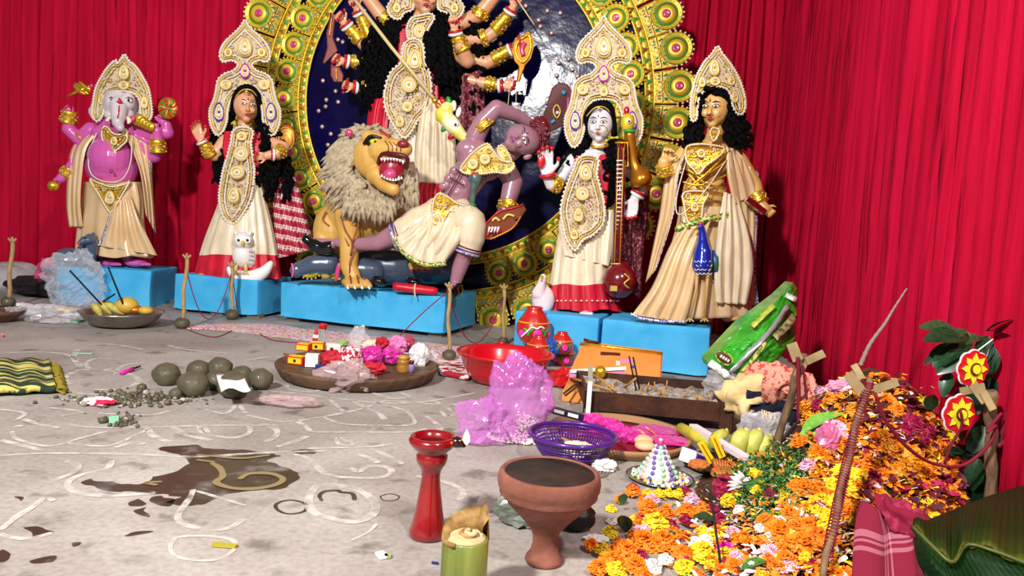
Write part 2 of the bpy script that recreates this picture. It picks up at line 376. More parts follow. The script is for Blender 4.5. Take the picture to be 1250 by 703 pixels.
class S:
    def __init__(s, name, label, cat_, Y0, bx_, by_, group=None):
        s.Y = Y0; s.k = Y0/F; s.r = thing(name, label, cat_, P(bx_, by_, Y0), group); s.bv = []; s.bf = []
    def T(s, x, y, d=0): return P(x, y, s.Y+d*s.k)
    def pts(s, L): return [s.T(*p) for p in L]
    # --- blob primitives that are fused into one continuous skin
    def cap(s, a, b, ra, rb=None, n=14):
        rb = ra if rb is None else rb
        A = s.T(*a); B = s.T(*b); ra *= s.k; rb *= s.k
        d = B-A; L = d.length
        if L < 1e-6: d = V((0, 0, 1)); L = 1e-6
        q = d.to_track_quat('Z', 'Y').to_matrix(); mb = MB()
        prof = [(max(ra*math.cos(t), 1e-5), ra*math.sin(t)) for t in [-math.pi/2+math.pi/2*i/4 for i in range(5)]]
        prof += [(max(rb*math.cos(t), 1e-5), L+rb*math.sin(t)) for t in [math.pi/2*i/4 for i in range(5)]]
        mb.lathe(prof, A, n, q); s._add(mb)
    def chain(s, L):
        for a, b in zip(L, L[1:]): s.cap(a[:3], b[:3], a[3], b[3])
    def ell(s, c, rx, ry, rd, roll=0, yaw=0):
        mb = MB(); q = Matrix.Rotation(-roll, 3, 'Y') @ Matrix.Rotation(yaw, 3, 'Z')
        mb.ell(s.T(*c), (rx*s.k, rd*s.k, ry*s.k), q, 20, 14); s._add(mb)
    def _add(s, mb):
        k = len(s.bv); s.bv += mb.v; s.bf += [[i+k for i in f] for f in mb.f]
    def skin(s, name, mat, vox=.007, it=3, label=None, parent=None):
        o0 = rootloc(s.r); me = bpy.data.meshes.new('tmp'); me.from_pydata([v-o0 for v in s.bv], [], s.bf)
        o = bpy.data.objects.new('tmp', me); C.objects.link(o)
        bm = bmesh.new(); bm.from_mesh(me); bmesh.ops.recalc_face_normals(bm, faces=bm.faces); bm.to_mesh(me); bm.free()
        md = o.modifiers.new('r', 'REMESH'); md.mode = 'VOXEL'; md.voxel_size = vox; md.use_smooth_shade = True
        md = o.modifiers.new('s', 'SMOOTH'); md.factor = .5; md.iterations = it
        dg = bpy.context.evaluated_depsgraph_get(); nm = bpy.data.meshes.new_from_object(o.evaluated_get(dg))
        bpy.data.objects.remove(o); nm.materials.clear(); nm.materials.append(mat); nm.name = name
        for p_ in nm.polygons: p_.use_smooth = True
        r = bpy.data.objects.new(name, nm); C.objects.link(r); r.parent = parent or s.r; setp(r, label); s.bv = []; s.bf = []; return r
    # --- a hand: palm + four fingers + thumb, direction angle in the picture plane
    def hand(s, wr, ang, L=15, th=1, curl=.3, face=0, w=1.0, fc=None):
        """wr=(x,y,d) wrist; ang: picture angle the fingers point (0 right, 90 up); th=+1 thumb on the left of the direction; curl bends fingers"""
        ux, uy = math.cos(R(ang)), -math.sin(R(ang)); vx, vy = uy*th, -ux*th
        x, y, d = wr; pl = L*.45
        def at(u, v, dd=0): return (x+ux*u+vx*v, y+uy*u+vy*v, d+dd)
        for t in (-.3, -.1, .1, .3): s.cap(at(0, t*L*.25), at(pl, t*L*.62), L*.10, L*.095)
        tips = []
        for i, (t, l) in enumerate([(.32, .52), (.11, .6), (-.10, .56), (-.30, .44)]):
            a = at(pl, t*L*.62); c1 = curl*(1+.15*i); l *= L
            b = at(pl+l*.4*math.cos(c1*.6), t*L*.72, -l*.4*math.sin(c1*.6)); c_ = at(pl+l*(.4*math.cos(c1*.6)+.33*math.cos(c1*1.6)), t*L*.76, -l*(.4*math.sin(c1*.6)+.33*math.sin(c1*1.6)))
            e = at(pl+l*(.4*math.cos(c1*.6)+.33*math.cos(c1*1.6)+.27*math.cos(c1*2.5)), t*L*.76, -l*(.4*math.sin(c1*.6)+.33*math.sin(c1*1.6)+.27*math.sin(c1*2.5)))
            s.cap(a, b, L*.068, L*.062); s.cap(b, c_, L*.062, L*.055); s.cap(c_, e, L*.055, L*.042); tips.append(e)
        a = at(pl*.25, L*.2); b = at(pl*.75, L*.42, -L*.08); e = at(pl*1.2, L*.46, -L*.16)
        s.cap(a, b, L*.08, L*.07); s.cap(b, e, L*.065, L*.048); tips.append(e); return tips
    def nails(s, tips, r=1.3, mat=None):
        mb = MB(mat or REDP)
        for t in tips: mb.ell(s.T(t[0], t[1], t[2]-.6), (r*s.k*1.1, r*s.k, r*s.k*1.2), nu=8, nv=6)
        part('painted_nails', mb, s.r, 'red painted fingertips', 'stuff')
    def ring(s, c, ang, r, t, mat, name='bangle', label=None, flat=.45, wide=1):
        """bangle round a limb whose picture direction is ang"""
        ux, uy = math.cos(R(ang)), -math.sin(R(ang)); vx, vy = -uy, ux; mb = MB(mat)
        for o_ in ([0] if wide == 1 else [(-.5+i/(wide-1))*t*1.6*(wide-1) for i in range(wide)]):
            mb.tube([s.T(c[0]+ux*o_+vx*r*math.cos(a)+ux*r*flat*.3*math.sin(a), c[1]+uy*o_+vy*r*math.cos(a)+uy*r*flat*.3*math.sin(a), c[2]+r*math.sin(a)) for a in [2*math.pi*k/20 for k in range(20)]], t*s.k, 6, closed=True)
        part(name, mb, s.r, label)
    def tube(s, name, L, r, mat, n=8, smooth=0, label=None, parent=None):
        mb = MB(mat); p = s.pts(L); rr = [x*s.k for x in r] if hasattr(r, '__len__') else r*s.k
        if smooth: p = cat(p, smooth)
        mb.tube(p, rr, n); return part(name, mb, parent or s.r, label)
    def cuff(s, a, b, ra, rb, name='forearm_cuff', mat=None, label='gold filigree forearm cuff'):
        mat = mat or GOLD; A = s.T(*a); B = s.T(*b); d = B-A; L = d.length; q = d.to_track_quat('Z', 'Y').to_matrix(); k = s.k; mb = MB(mat)
        n = 24; mb.lathe([(ra*k*1.0, 0), (ra*k*1.13, L*.03), (ra*k*1.08, L*.12), ((ra*.6+rb*.4)*k*1.06, L*.45), ((ra*.3+rb*.7)*k*1.1, L*.8), (rb*k*1.16, L*.95), (rb*k*1.02, L)], A, n, q)
        for j in range(26):
            a_ = j*2.4; t = .12+.76*j/26; r_ = (ra*(1-t)+rb*t)*k*1.08; mb.m([YEL, PALE, mat][j % 3])
            mb.ell(A+q@V((r_*math.cos(a_), r_*math.sin(a_), L*t)), (1.5*k, 1.5*k, 1.1*k), nu=6, nv=4)
        return part(name, mb, s.r, label)
    # --- wrapped cloth body: sections (y, cx, half width, depth centre, half depth)
    def skirt(s, name, sec, mat, folds=14, amp=.07, ph=0, n=96, hem=0, label=None, sway=0, mats=None, cap=True, nl=26):
        ss = cat([V((a, b, c)) for a, b, c, *_ in sec], nl); s2 = cat([V((q[3], q[4], 0)) for q in sec], nl); rings = []
        for i, (A, B) in enumerate(zip(ss, s2)):
            y, cx, hw = A; dc, hd, _ = B; t = i/(nl-1); ring = []
            for k in range(n):
                a = 2*math.pi*k/n; f = 1+amp*(.25+t*.9)*(math.sin(folds*a+ph+sway*t+1.1*math.sin(2*a+ph))+.4*math.sin(folds*1.7*a+2+t))
                ring.append(s.T(cx+hw*f*math.cos(a), y+hem*t*math.sin(5*a+ph), dc-hd*f*math.sin(a)))
            rings.append(ring)
        mb = MB(mat)
        if mats:
            for (i0, i1, m_) in mats: mb.m(m_); mb.loft(rings[i0:i1+1], cap=False)
        else: mb.loft(rings, cap=cap)
        return part(name, mb, s.r, label)
    def sheet(s, name, A, B, mat, folds=3, amp=3, nu=24, nv=30, label=None, ph=0, trim=None, t=.004, parent=None, trimw=.07):
        a = cat([V(p) for p in A], nv); b = cat([V(p) for p in B], nv); rows = []
        for j in range(nv):
            row = []
            for i in range(nu):
                u = i/(nu-1); p = a[j].lerp(b[j], u); w_ = math.sin(2*math.pi*folds*u+ph+1.3*math.sin(j/nv*3))+.35*math.sin(2*math.pi*folds*2.3*u+j*.15)
                row.append(s.T(p.x, p.y, p.z+amp*w_))
            rows.append(row)
        mb = MB(mat); mb.grid(rows); o = part(name, mb, parent or s.r, label, fix=False); solid(o, t)
        if trim:
            mb = MB(trim); wn = max(2, int(nu*trimw)+1)
            side = [[r[k]+V((0, -.006, 0)) for k in range(wn)] for r in rows]; mb.grid(side)
            t_ = part('woven_trim', mb, o, 'braided trim along the edge', fix=False); solid(t_, .004)
        return o
    # --- pierced pith ornament: outline in px
    def orn(s, name, out, d=0, thick=3, label=None, bulge=0, centers=(), dens=1.0, base=None, rims=(0, 3.2, 6.5), beads=2.4, seed=1, hole=None, parent=None, bs=1.25, gems=True):
        rnd = random.Random(seed); L = [V((p[0], p[1])) for p in out]
        # resample closed outline smoothly
        def closed(L, n):
            m = len(L); o = []
            for i in range(n):
                t = i/n*m; k = int(t); f = t-k; p0, p1, p2, p3 = L[(k-1) % m], L[k % m], L[(k+1) % m], L[(k+2) % m]
                o.append(.5*((2*p1)+(p2-p0)*f+(2*p0-5*p1+4*p2-p3)*f*f+(3*p1-p0-3*p2+p3)*f**3))
            return o
        per = sum((L[i]-L[i-1]).length for i in range(len(L))); n = max(24, int(per/2.4)); O = closed(L, n)
        area_ = sum(O[i-1].x*O[i].y-O[i].x*O[i-1].y for i in range(n)); sg = 1 if area_ > 0 else -1
        cx = sum(p.x for p in O)/n; hw = max(abs(p.x-cx) for p in O)
        def dd(x): return d-bulge*(1-((x-cx)/hw)**2)
        def W(p, e=0): return s.T(p.x, p.y, dd(p.x)-e)
        def off(r_):
            res = []
            for i in range(n):
                t = (O[(i+1) % n]-O[i-1]); t = V((0, 1)) if t.length < 1e-6 else t.normalized(); res.append(O[i]+V((-t.y, t.x))*sg*r_)
            return res
        def inside(p, marg):
            c = False; md = 1e9
            for i in range(n):
                a, b = O[i-1], O[i]
                if (a.y > p.y) != (b.y > p.y) and p.x < (b.x-a.x)*(p.y-a.y)/(b.y-a.y)+a.x: c = not c
                md = min(md, (p-b).length)
            return c and md > marg
        mb = MB(base or PALE)
        fr = [W(p) for p in O]; bk = [W(p, -thick) for p in O]
        tri = tessellate_polygon([[V((p.x, p.y, 0)) for p in O]]); vs = fr+bk
        mb.add(vs, [tuple(t) for t in tri]+[tuple(i+n for i in t[::-1]) for t in tri]+[(i, (i+1) % n, (i+1) % n+n, i+n) for i in range(n)], False)
        root = part(name, mb, parent or s.r, label)
        nest = root if (parent is None) else parent
        fb_ = MB(YEL)
        for j, r_ in enumerate(rims):
            fb_.m([WHT, YEL, WHT, YEL][j % 4]); q = off(r_)
            q = [p for i, p in enumerate(q) if r_ == 0 or inside(p, r_*.7)]
            if len(q) > 6 and (r_ == 0 or len(q) > n*.9): fb_.tube([W(p, .9) for p in q], .95*s.k, 5, closed=True)
            else:
                for a, b in zip(q, q[1:]):
                    if (a-b).length < 6: fb_.tube([W(a, .9), W(b, .9)], .9*s.k, 4)
        occ = []
        for (x, y, rx, ry, *mt) in centers:     # big teardrop / disc motifs
            c_ = V((x, y)); mt = mt[0] if mt else YEL
            def tear(sc_, k): a = 2*math.pi*k/24; return V((x+rx*sc_*math.sin(a)*(1 if ry <= rx*1.15 else (.5+.5*(1-math.cos(a))/2+.15)), y-ry*sc_*math.cos(a)))
            fb_.m(WHT); nn = [W(tear(.85, k), 2.2) for k in range(24)]; fb_.add(nn+[W(c_, 2.8)], [(k, (k+1) % 24, 24) for k in range(24)])
            for sc_, mm in ((1, mt), (.78, WHT), (.6, YEL)): fb_.m(mm); fb_.tube([W(tear(sc_, k), 2.2) for k in range(24)], 1.0*s.k, 5, closed=True)
            fb_.m(mt); fb_.ell(W(c_, 2.6), 1.9*s.k, nu=8, nv=5); occ.append((c_, max(rx, ry)*.95))
        xs = [p.x for p in O]; ys = [p.y for p in O]; N_ = int((max(xs)-min(xs))*(max(ys)-min(ys))/14*dens)
        for _ in range(N_):
            p = V((rnd.uniform(min(xs), max(xs)), rnd.uniform(min(ys), max(ys)))); r_ = rnd.choice([1.6, 2, 2.6, 3.4, 4.2])
            if not inside(p, r_*.9) or any((p-c_).length < r_+q for c_, q in occ): continue
            occ.append((p, r_*.85)); t = rnd.random(); a0 = rnd.uniform(0, 6.28)
            if r_ < 2.1:
                fb_.m(rnd.choice([YEL, WHT, WHT, PINKG if gems else YEL, YEL, PURG if (gems and t < .2) else WHT, PKL if gems else CRM0, PKL if gems else YEL])); fb_.ell(W(p, 1.4), r_*.62*s.k, nu=6, nv=4)
            elif t < .62:
                fb_.m(rnd.choice([WHT, WHT, YEL, YEL, PALE])); dr = rnd.choice([-1, 1])
                fb_.tube([W(p+V((math.cos(a0+dr*k*.72), math.sin(a0+dr*k*.72)))*r_*(1-.085*k), 1.3) for k in range(10)], .62*s.k, 4)
                if t < .3: fb_.m(rnd.choice([YEL, PINKG if gems else YEL, YEL])); fb_.bead(W(p, 1.2), .8*s.k)
            else:
                fb_.m(rnd.choice([YEL, WHT])); fb_.tube([W(p+V((math.cos(k*.9), math.sin(k*.9)))*r_*.8, 1.2) for k in range(7)], .55*s.k, 4, closed=True)
                fb_.m(rnd.choice([PINKG, PURG, GRN, YEL, YEL]) if gems else YEL); fb_.ell(W(p, 1.3), .9*s.k, nu=6, nv=4)
        part('filigree', fb_, nest if nest != s.r else root, kind='stuff')
        if beads:
            bb = MB(base or WHT); acc = 0; prev = O[-1]; q = off(-.8)
            for i in range(n):
                acc += (q[i]-q[i-1]).length
                if acc > beads: acc = 0; bb.ell(W(q[i], .6), bs*s.k, nu=6, nv=4)
            part('beaded_edge', bb, nest if nest != s.r else root, kind='stuff')
        return root
    # --- painted face on a head: local frame, x right of picture, y down, all in units of head half width
    def head(s, c, hw, hh, yaw=0, roll=0, chin=1.0):
        """yaw>0 looks to picture right"""
        s.hc = c; s.hw = hw; s.hh = hh; s.yaw = yaw; s.roll = roll
        q = s.hp
        s.ell(c, hw, hh*.92, hw*1.02, roll); s.ellp(0, .38, -.12, hw*.78, hh*.5, hw*.8); s.ellp(0, .78, -.42, hw*.32*chin, hh*.2, hw*.32)
        s.cap(q(0, -.02, -.95), q(0, .26, -1.16), hw*.10, hw*.14); s.cap(q(-.1, .3, -1.02), q(.1, .3, -1.02), hw*.10)
        for e in (-1, 1):
            s.ellp(e*.42, .28, -.72, hw*.26, hh*.2, hw*.22); s.cap(q(e*.98, -.05, .1), q(e*.97, .25, .08), hw*.14, hw*.1)
        s.cap(q(-.16, .50, -.93), q(.16, .50, -.93), hw*.09)
    def hp(s, x, y, d):
        """head-local point (units of half width / half height / depth) -> px coords"""
        ca, sa = math.cos(s.yaw), math.sin(s.yaw); X = x*ca-d*sa*1.0; D_ = x*sa+d*ca
        X *= s.hw; Yv = y*s.hh; cr, sr = math.cos(s.roll), math.sin(s.roll)
        return (s.hc[0]+X*cr-Yv*sr, s.hc[1]+X*sr+Yv*cr, s.hc[2]+D_*s.hw)
    def ellp(s, x, y, d, rx, ry, rd): s.ell(s.hp(x, y, d), rx, ry, rd, s.roll)
    def face(s, iris='#2a1608', lip=LIP, brow=BLK, bindi=True, es=1.0, mouth=1.0, third=False, moust=False, gap=.40):
        hw = s.hw; k = s.k
        def surf(x, y, e=0):   # front surface depth at (x,y)
            return -(math.sqrt(max(.05, 1-(x/1.02)**2*.9-(y/1.1)**2*.45)))-.02-e
        IR = M('iris'+iris, iris, .2, coat=.8)
        eyes = MB(EYEW); ir = MB(IR); li = MB(brow)
        for e in (-1, 1):
            def q(x, y, up=0): xx = e*gap+x; return s.T(*s.hp(xx, y, surf(xx, y, up)))
            eyes.m(EYEW); n = 16; ew = .235*es; eh = .085*es
            rim = [q(ew*math.cos(a), -.06+eh*math.sin(a)*(1.15 if math.sin(a) < 0 else .8), .02) for a in [2*math.pi*j/n for j in range(n)]]
            mid = [q(ew*.5*math.cos(a), -.06+eh*.6*math.sin(a), .045) for a in [2*math.pi*j/n for j in range(n)]]
            eyes.loft([rim, mid], cap=False); eyes.add(mid+[q(0, -.06, .055)], [(j, (j+1) % n, n) for j in range(n)])
            o_ = .0; ir.m(IR)
            for r_, up, mt in ((.082*es, .062, IR), (.045*es, .070, BLK)):
                ir.m(mt); rim2 = [q(o_+r_*math.cos(a), -.065+r_*.95*hw/s.hh*math.sin(a), up) for a in [2*math.pi*j/12 for j in range(12)]]
                ir.add(rim2+[q(o_, -.065, up+.015)], [(j, (j+1) % 12, 12) for j in range(12)])
            ir.m(EYEW); ir.bead(q(.03, -.09, .085), .012*hw*k*1.6)
            li.tube([q(-ew*1.05+2.3*ew*t_, -.06-eh*1.15*math.sin(math.pi*min(1, t_*1.02))*.98-.0, .03) for t_ in [j/10 for j in range(11)]], .022*hw*k*1.25, 5)
            li.tube([q(-ew+2*ew*t_, -.06+eh*.85*math.sin(math.pi*t_), .03) for t_ in [j/8 for j in range(9)]], .012*hw*k*1.2, 4)
            li.tube([q((-.26+.56*t_)*1.0, -.235-.075*math.sin(math.pi*t_*.9)+.04*t_, .03) for t_ in [j/8 for j in range(9)]], [(.014+.014*math.sin(math.pi*j/8))*hw*k*1.3 for j in range(9)], 5)
        part('eyes', eyes, s.r, 'white painted eyes'); part('irises', ir, s.r, 'dark irises'); part('brows_and_lashes', li, s.r, 'black brows and eyeliner')
        lp = MB(lip); m_ = mouth
        def q(x, y, up=0): return s.T(*s.hp(x, y, -1.0-up+abs(x)*.35))
        lp.tube([q(x*.19*m_, .47+.015*abs(x)-.012*math.cos(x*6), .03) for x in [-1, -.6, -.3, 0, .3, .6, 1]], [z*hw*k for z in (.01, .04, .05, .04, .05, .04, .01)], 6)
        lp.tube([q(x*.15*m_, .535-.02*abs(x), .03) for x in [-1, -.5, 0, .5, 1]], [z*hw*k for z in (.012, .045, .055, .045, .012)], 6)
        part('lips', lp, s.r, 'painted lips')
        if bindi:
            b = MB(REDP); b.tube([s.T(*s.hp(0, y, surf(0, y, .01))) for y in (-.42, -.36, -.28)], [.01*hw*k, .05*hw*k, .035*hw*k], 6); part('bindi', b, s.r)
        if moust:
            b = MB(brow); b.tube([q(x*.3, .42-.07*abs(x)**2, .035) for x in [-1, -.7, -.4, -.1, 0, .1, .4, .7, 1]], [z*hw*k for z in (.005, .02, .03, .02, .01, .02, .03, .02, .005)], 5); part('moustache', b, s.r)
    def locks(s, name, paths, n=6, r=3, amp=2.5, spread=8, mat=None, label='black curled hair', seed=1, parent=None, wob=.9, dsp=4):
        rnd = random.Random(seed); mb = MB(mat or HAIR)
        for pth in paths:
            base = cat([V(p[:3]) for p in pth], 4); w_ = [p[3] if len(p) > 3 else spread for p in pth]
            N_ = max(14, int(sum((V(a[:3])-V(b[:3])).length for a, b in zip(pth, pth[1:]))/1.9)); ctr = cat([V(p[:3]) for p in pth], N_)
            ww = [x.x for x in cat([V((x, 0, 0)) for x in w_], N_)]
            for j in range(n):
                u = (j+.5)/n*2-1+rnd.uniform(-.12, .12); dz = rnd.uniform(-dsp, dsp)-abs(u)*-1.5; ph = rnd.uniform(0, 6.28); fr = rnd.uniform(.8, 1.15)*wob; end = int(N_*rnd.uniform(.86, 1)); q = []; rad = []
                for i in range(max(end, 6)):
                    i = min(i, N_-1); a = i*fr+ph; t = i/N_
                    q.append(s.T(ctr[i].x+u*ww[i]+amp*math.cos(a), ctr[i].y+amp*.3*math.sin(2*a), ctr[i].z+dz+amp*.8*math.sin(a)))
                    rad.append(r*s.k*(.9+.22*math.sin(a*2+ph))*(1 if t < .8 else 1-(t-.8)*3.2))
                mb.tube(q, rad, 6)
        return part(name, mb, parent or s.r, label)
def mirror(L, cx): return [(2*cx-x, y, *r) for x, y, *r in L]
# ================= elephant headed idol =================
PINK = M('glossy_pink_paint', '#cc58a6', .26, coat=.6, sss=0); GREYE = M('elephant_skin', '#d8cdd0', .4, coat=.3, col2='#c8bcc4', scale=5)
g = S('elephant_headed_idol', 'pink skinned pot bellied elephant headed idol with four arms in cream drapes', 'idol', 5.66, 137, 326)
g.ell((137, 205, 0), 31, 27, 25); g.ell((137, 193, -5), 27, 28, 26); g.ell((137, 170, 2), 30, 17, 17); g.ell((125, 162, -9), 13, 9, 8); g.ell((150, 162, -9), 13, 9, 8)
g.ell((137, 150, 2), 16, 12, 14); g.ell((137, 232, 2), 26, 18, 17)
g.chain([(112, 160, 2, 11), (97, 170, 0, 8), (84, 158, -3, 7.5), (86, 142, -6, 6)]); t1 = g.hand((86, 142, -6), 118, 17, -1, .5)
g.chain([(162, 160, 2, 10), (185, 165, 0, 8), (204, 162, -2, 8), (203, 152, -4, 6)]); t2 = g.hand((196, 150, -8), 90, 15, 1, .9)
g.chain([(110, 165, 0, 9), (95, 195, 2, 8), (84, 210, 0, 7), (74, 218, -4, 5.5)]); t3 = g.hand((74, 218, -4), 205, 14, 1, .8)
g.chain([(164, 168, 0, 9), (188, 190, -2, 9), (193, 176, -8, 7), (192, 160, -12, 5.5)]); t4 = g.hand((191, 160, -12), 97, 15, 1, 1.0)
g.chain([(124, 240, 0, 17), (122, 285, 0, 12), (122, 312, -2, 8)]); g.chain([(152, 240, 0, 17), (156, 285, 0, 12), (158, 316, -2, 8)])
for fx in (124, 160):
    g.ell((fx+6, 321, -8), 14, 5, 9)
    for j in range(4): g.cap((fx+10+j*3, 322, -14), (fx+13+j*3.3, 323, -18), 2.4, 1.8)
g.skin('body', PINK, .0065)
nv = MB(M('navel_pink', '#8c1c5c', .3, coat=.6)); nv.ell(g.T(136, 209, -31), (2.0*g.k, 1.4*g.k, 2.6*g.k)); part('navel', nv, g.r)
# head
g.ell((146, 127, -8), 20, 19, 16); g.ell((137, 124, -17), 9, 11, 8); g.ell((156, 124, -16), 9, 11, 8)
g.chain([(146, 128, -20, 10.5), (145, 140, -27, 8.5), (144, 150, -29, 6.5), (147, 156, -32, 4.6)]); g.ell((135, 141, -14), 7, 6, 7); g.ell((158, 140, -14), 6, 6, 6)
g.ell((121, 135, 0), 10, 13, 3, .5); g.ell((114, 139, 1), 5, 9, 2.5, .5); g.ell((173, 133, 0), 12, 14, 3, -.4)
g.skin('head', GREYE, .006, label='pale grey elephant head with trunk')
tk = MB(M('tusk_ivory', '#f3ead2', .3, coat=.4)); tk.tube(cat(g.pts([(154, 142, -18), (158, 147, -24), (156, 151, -29)]), 8), [2.6*g.k]*5+[2*g.k, 1.2*g.k, .3*g.k], 8); tk.tube(cat(g.pts([(136, 143, -18), (132, 146, -22), (131, 148, -24)]), 6), 2*g.k, 8); part('tusks', tk, g.r)
ey = MB(EYEW); bl = MB(BLK); rd = MB(REDP)
for x, sg in ((136, -1), (157, 1)):
    ey.m(EYEW); ey.ell(g.T(x, 122, -24), (4.2*g.k, 1.6*g.k, 2.3*g.k), Matrix.Rotation(.2*sg, 3, 'Y')); bl.ell(g.T(x, 122, -25.6), (1.7*g.k, .9*g.k, 1.8*g.k)); bl.tube(g.pts([(x-5, 121, -23), (x, 118.5, -25.5), (x+5, 121, -23)]), .7*g.k, 5)
rd.tube(g.pts([(146, 120, -30), (146, 125, -31)]), [1.2*g.k, 2.4*g.k], 6); rd.tube(g.pts([(142.5, 124, -30), (146, 125.5, -31.5), (149.5, 124, -30)]), 1*g.k, 5)
rd.tube(cat(g.pts([(145.5, 129, -31), (145, 136, -34.5), (143.5, 144, -35.5)]), 7), .8*g.k, 5)
part('eyes', ey, g.r); part('pupils', bl, g.r); part('forehead_mark', rd, g.r, 'red mark down the trunk')
half = [(152, 67), (157, 74), (166, 82), (174, 94), (181, 108), (184, 124), (185, 140), (179, 148), (172, 138), (171, 124), (165, 115)]
g.orn('crown', half+[(158, 112), (150, 110.5)]+mirror([(158, 112)]+half[:0:-1], 149)+[(143, 78), (148, 72)], -12, 4, 'tall cream and gold pith crown', 6, [(151, 88, 6, 9), (151, 104, 6, 5), (124, 121, 4, 7), (176, 125, 4, 7)], seed=4)
g.orn('necklace', [(125, 157), (131, 155), (138, 163), (148, 164), (153, 157), (155, 170), (148, 178), (141, 184), (137, 186), (132, 178), (125, 170)], -22, 2, 'gold pendant necklace', 3, [(139, 172, 4, 5)], base=GOLD, rims=(0, 3), gems=False, seed=2, dens=.7)
g.orn('belt', [(110, 219), (122, 224), (137, 228), (152, 225), (158, 222), (150, 236), (142, 250), (135, 259), (128, 250), (120, 236)], -25, 2, 'gold belt ornament', 4, [(134, 241, 6, 8)], base=GOLD, rims=(0, 3), gems=False, seed=3, dens=.7)
g.cuff((83, 150, -4), (86, 135, -6), 8.5, 7.5, 'wrist_band'); g.cuff((193, 186, -8), (192, 170, -11), 9, 7.5, 'wrist_band'); g.cuff((86, 207, 0), (78, 215, -3), 8, 6.5, 'wrist_band')
g.ring((97, 166, 0), 45, 8.6, 1.5, GOLD, 'armlet'); g.ring((187, 166, 0), -10, 8.6, 1.5, GOLD, 'armlet')
g.tube('sacred_thread', [(118, 162, -20), (108, 190, -22), (112, 213, -27), (130, 222, -30), (150, 218, -31), (160, 195, -30), (160, 165, -20)], .7, WHT, 5, 26)
g.skirt('dhoti', [(222, 137, 35, 0, 27), (245, 138, 38, 0, 28), (275, 136, 40, -2, 26), (300, 138, 44, -4, 26), (313, 140, 46, -5, 26)], SATIN, 11, .06, hem=2, label='cream satin wrapped dhoti')
g.sheet('front_pleat', [(138, 246, -30), (130, 275, -32), (120, 300, -34)], [(160, 240, -26), (176, 280, -28), (192, 312, -22)], SATIN, 4, 2.5, label='satin fold across the front of the dhoti', trim=TRIM)
g.sheet('shoulder_shawl', [(124, 158, -13), (106, 180, -20), (100, 215, -23), (98, 250, -22), (101, 277, -20)], [(112, 156, 0), (88, 180, 0), (82, 215, 0), (81, 250, 2), (84, 277, 2)], SATIN, 3, 2, label='cream shawl over the left shoulder')
g.sheet('shoulder_shawl', [(186, 180, -6), (186, 215, -4), (188, 250, -2), (190, 285, 0)], [(150, 158, -16), (164, 190, -22), (172, 215, -24), (178, 262, -18)], SATIN, 3, 2, label='cream shawl over the right shoulder', trim=TRIM, trimw=.16)
mb = MB(GOLD)
lb = thing('gold_lotus_bud', 'gold paper bud held up in the idol left top hand', 'ornament', g.T(100, 110, -10))
for j in range(7): mb.ell(g.T(100+5*math.cos(j), 108+4*math.sin(j), -10+3*math.sin(j*2)), (7*g.k, 2*g.k, 2.4*g.k), Matrix.Rotation(.5+.25*math.sin(j*3), 3, 'Y'))
part('petals', mb, lb); mb = MB(GOLD); mb.tube(g.pts([(82, 118, -10), (94, 112, -10), (112, 104, -10)]), [1*g.k, 2*g.k, 1*g.k]); part('stem', mb, lb)
mb = MB(PNK); mb.ell(g.T(112, 105, -12), 2.6*g.k); part('tip', mb, lb)
wh = thing('gold_discus', 'round gold paper wheel in the raised right hand of the elephant headed idol', 'ornament', g.T(205, 132, -14))
OR = M('amber_foil', '#c4751a', .35, .5); mb = MB(OR); mb.ell(g.T(205, 132, -14), (12*g.k, 3*g.k, 13*g.k), nu=20); part('disc', mb, wh)
mb = MB(YEL)
for j in range(12):
    a = j*math.pi/6; mb.m([YEL, GRN, REDP][j % 3]); mb.tube(g.pts([(205+2*math.cos(a), 132+2*math.sin(a), -17), (205+8*math.cos(a+.3), 132+8*math.sin(a+.3), -17), (205+12*math.cos(a+.1), 132+12.5*math.sin(a+.1), -14)]), 1*g.k, 5)
part('spokes', mb, wh)
cn = thing('gold_shell_ornament', 'folded gold paper shell with a pink dot beside the elephant idol trunk', 'ornament', g.T(172, 150, -18))
mb = MB(GOLD)
for j in range(5): mb.ell(g.T(168+j*4, 146+j*2.2, -18), (6*g.k, 3*g.k, (8-j*.6)*g.k), Matrix.Rotation(.6+.2*j, 3, 'Y'), 6, 4)
part('folds', mb, cn); mb = MB(PNK); mb.ell(g.T(161, 145, -22), (4*g.k, 1.5*g.k, 3.5*g.k)); part('dot', mb, cn)
lad = MB(GOLD); lad.ell(g.T(65, 227, -10), 6.3*g.k, nu=16, nv=12); solo('gold_sweet_ball', lad, 'shiny gold sweet ball held low in the elephant idol hand', 'ornament', g.T(65, 227, -10))
# rat under a plastic bag
RATM = M('slate_paint', '#46586e', .35, coat=.4)
rt = S('rat_figure', 'slate blue painted rat figure standing at the pink idol feet', 'figure', 5.45, 100, 328)
rt.ell((88, 318, 0), 22, 15, 14, -.2); rt.ell((104, 310, 0), 10, 14, 10); rt.chain([(110, 322, -4, 6), (112, 300, -6, 7), (110, 292, -8, 7)]); rt.ell((106, 293, -14), 8, 5, 6); rt.cap((100, 295, -18), (96, 297, -22), 4, 2.2)
rt.ell((114, 289, -4), 3, 6, 2); rt.cap((111, 320, -8), (112, 328, -10), 4, 4); rt.cap((82, 326, -8), (84, 329, -8), 5, 5); rt.chain([(70, 324, 6, 3.5), (60, 329, 10, 2.4), (52, 330, 4, 1.6)])
rt.skin('body', RATM, .006); mb = MB(PNK); mb.ell(rt.T(96, 297, -25), 1.8*rt.k); part('nose', mb, rt.r); mb = MB(BLK); mb.ell(rt.T(104, 290, -19), 1.2*rt.k); part('eye', mb, rt.r)
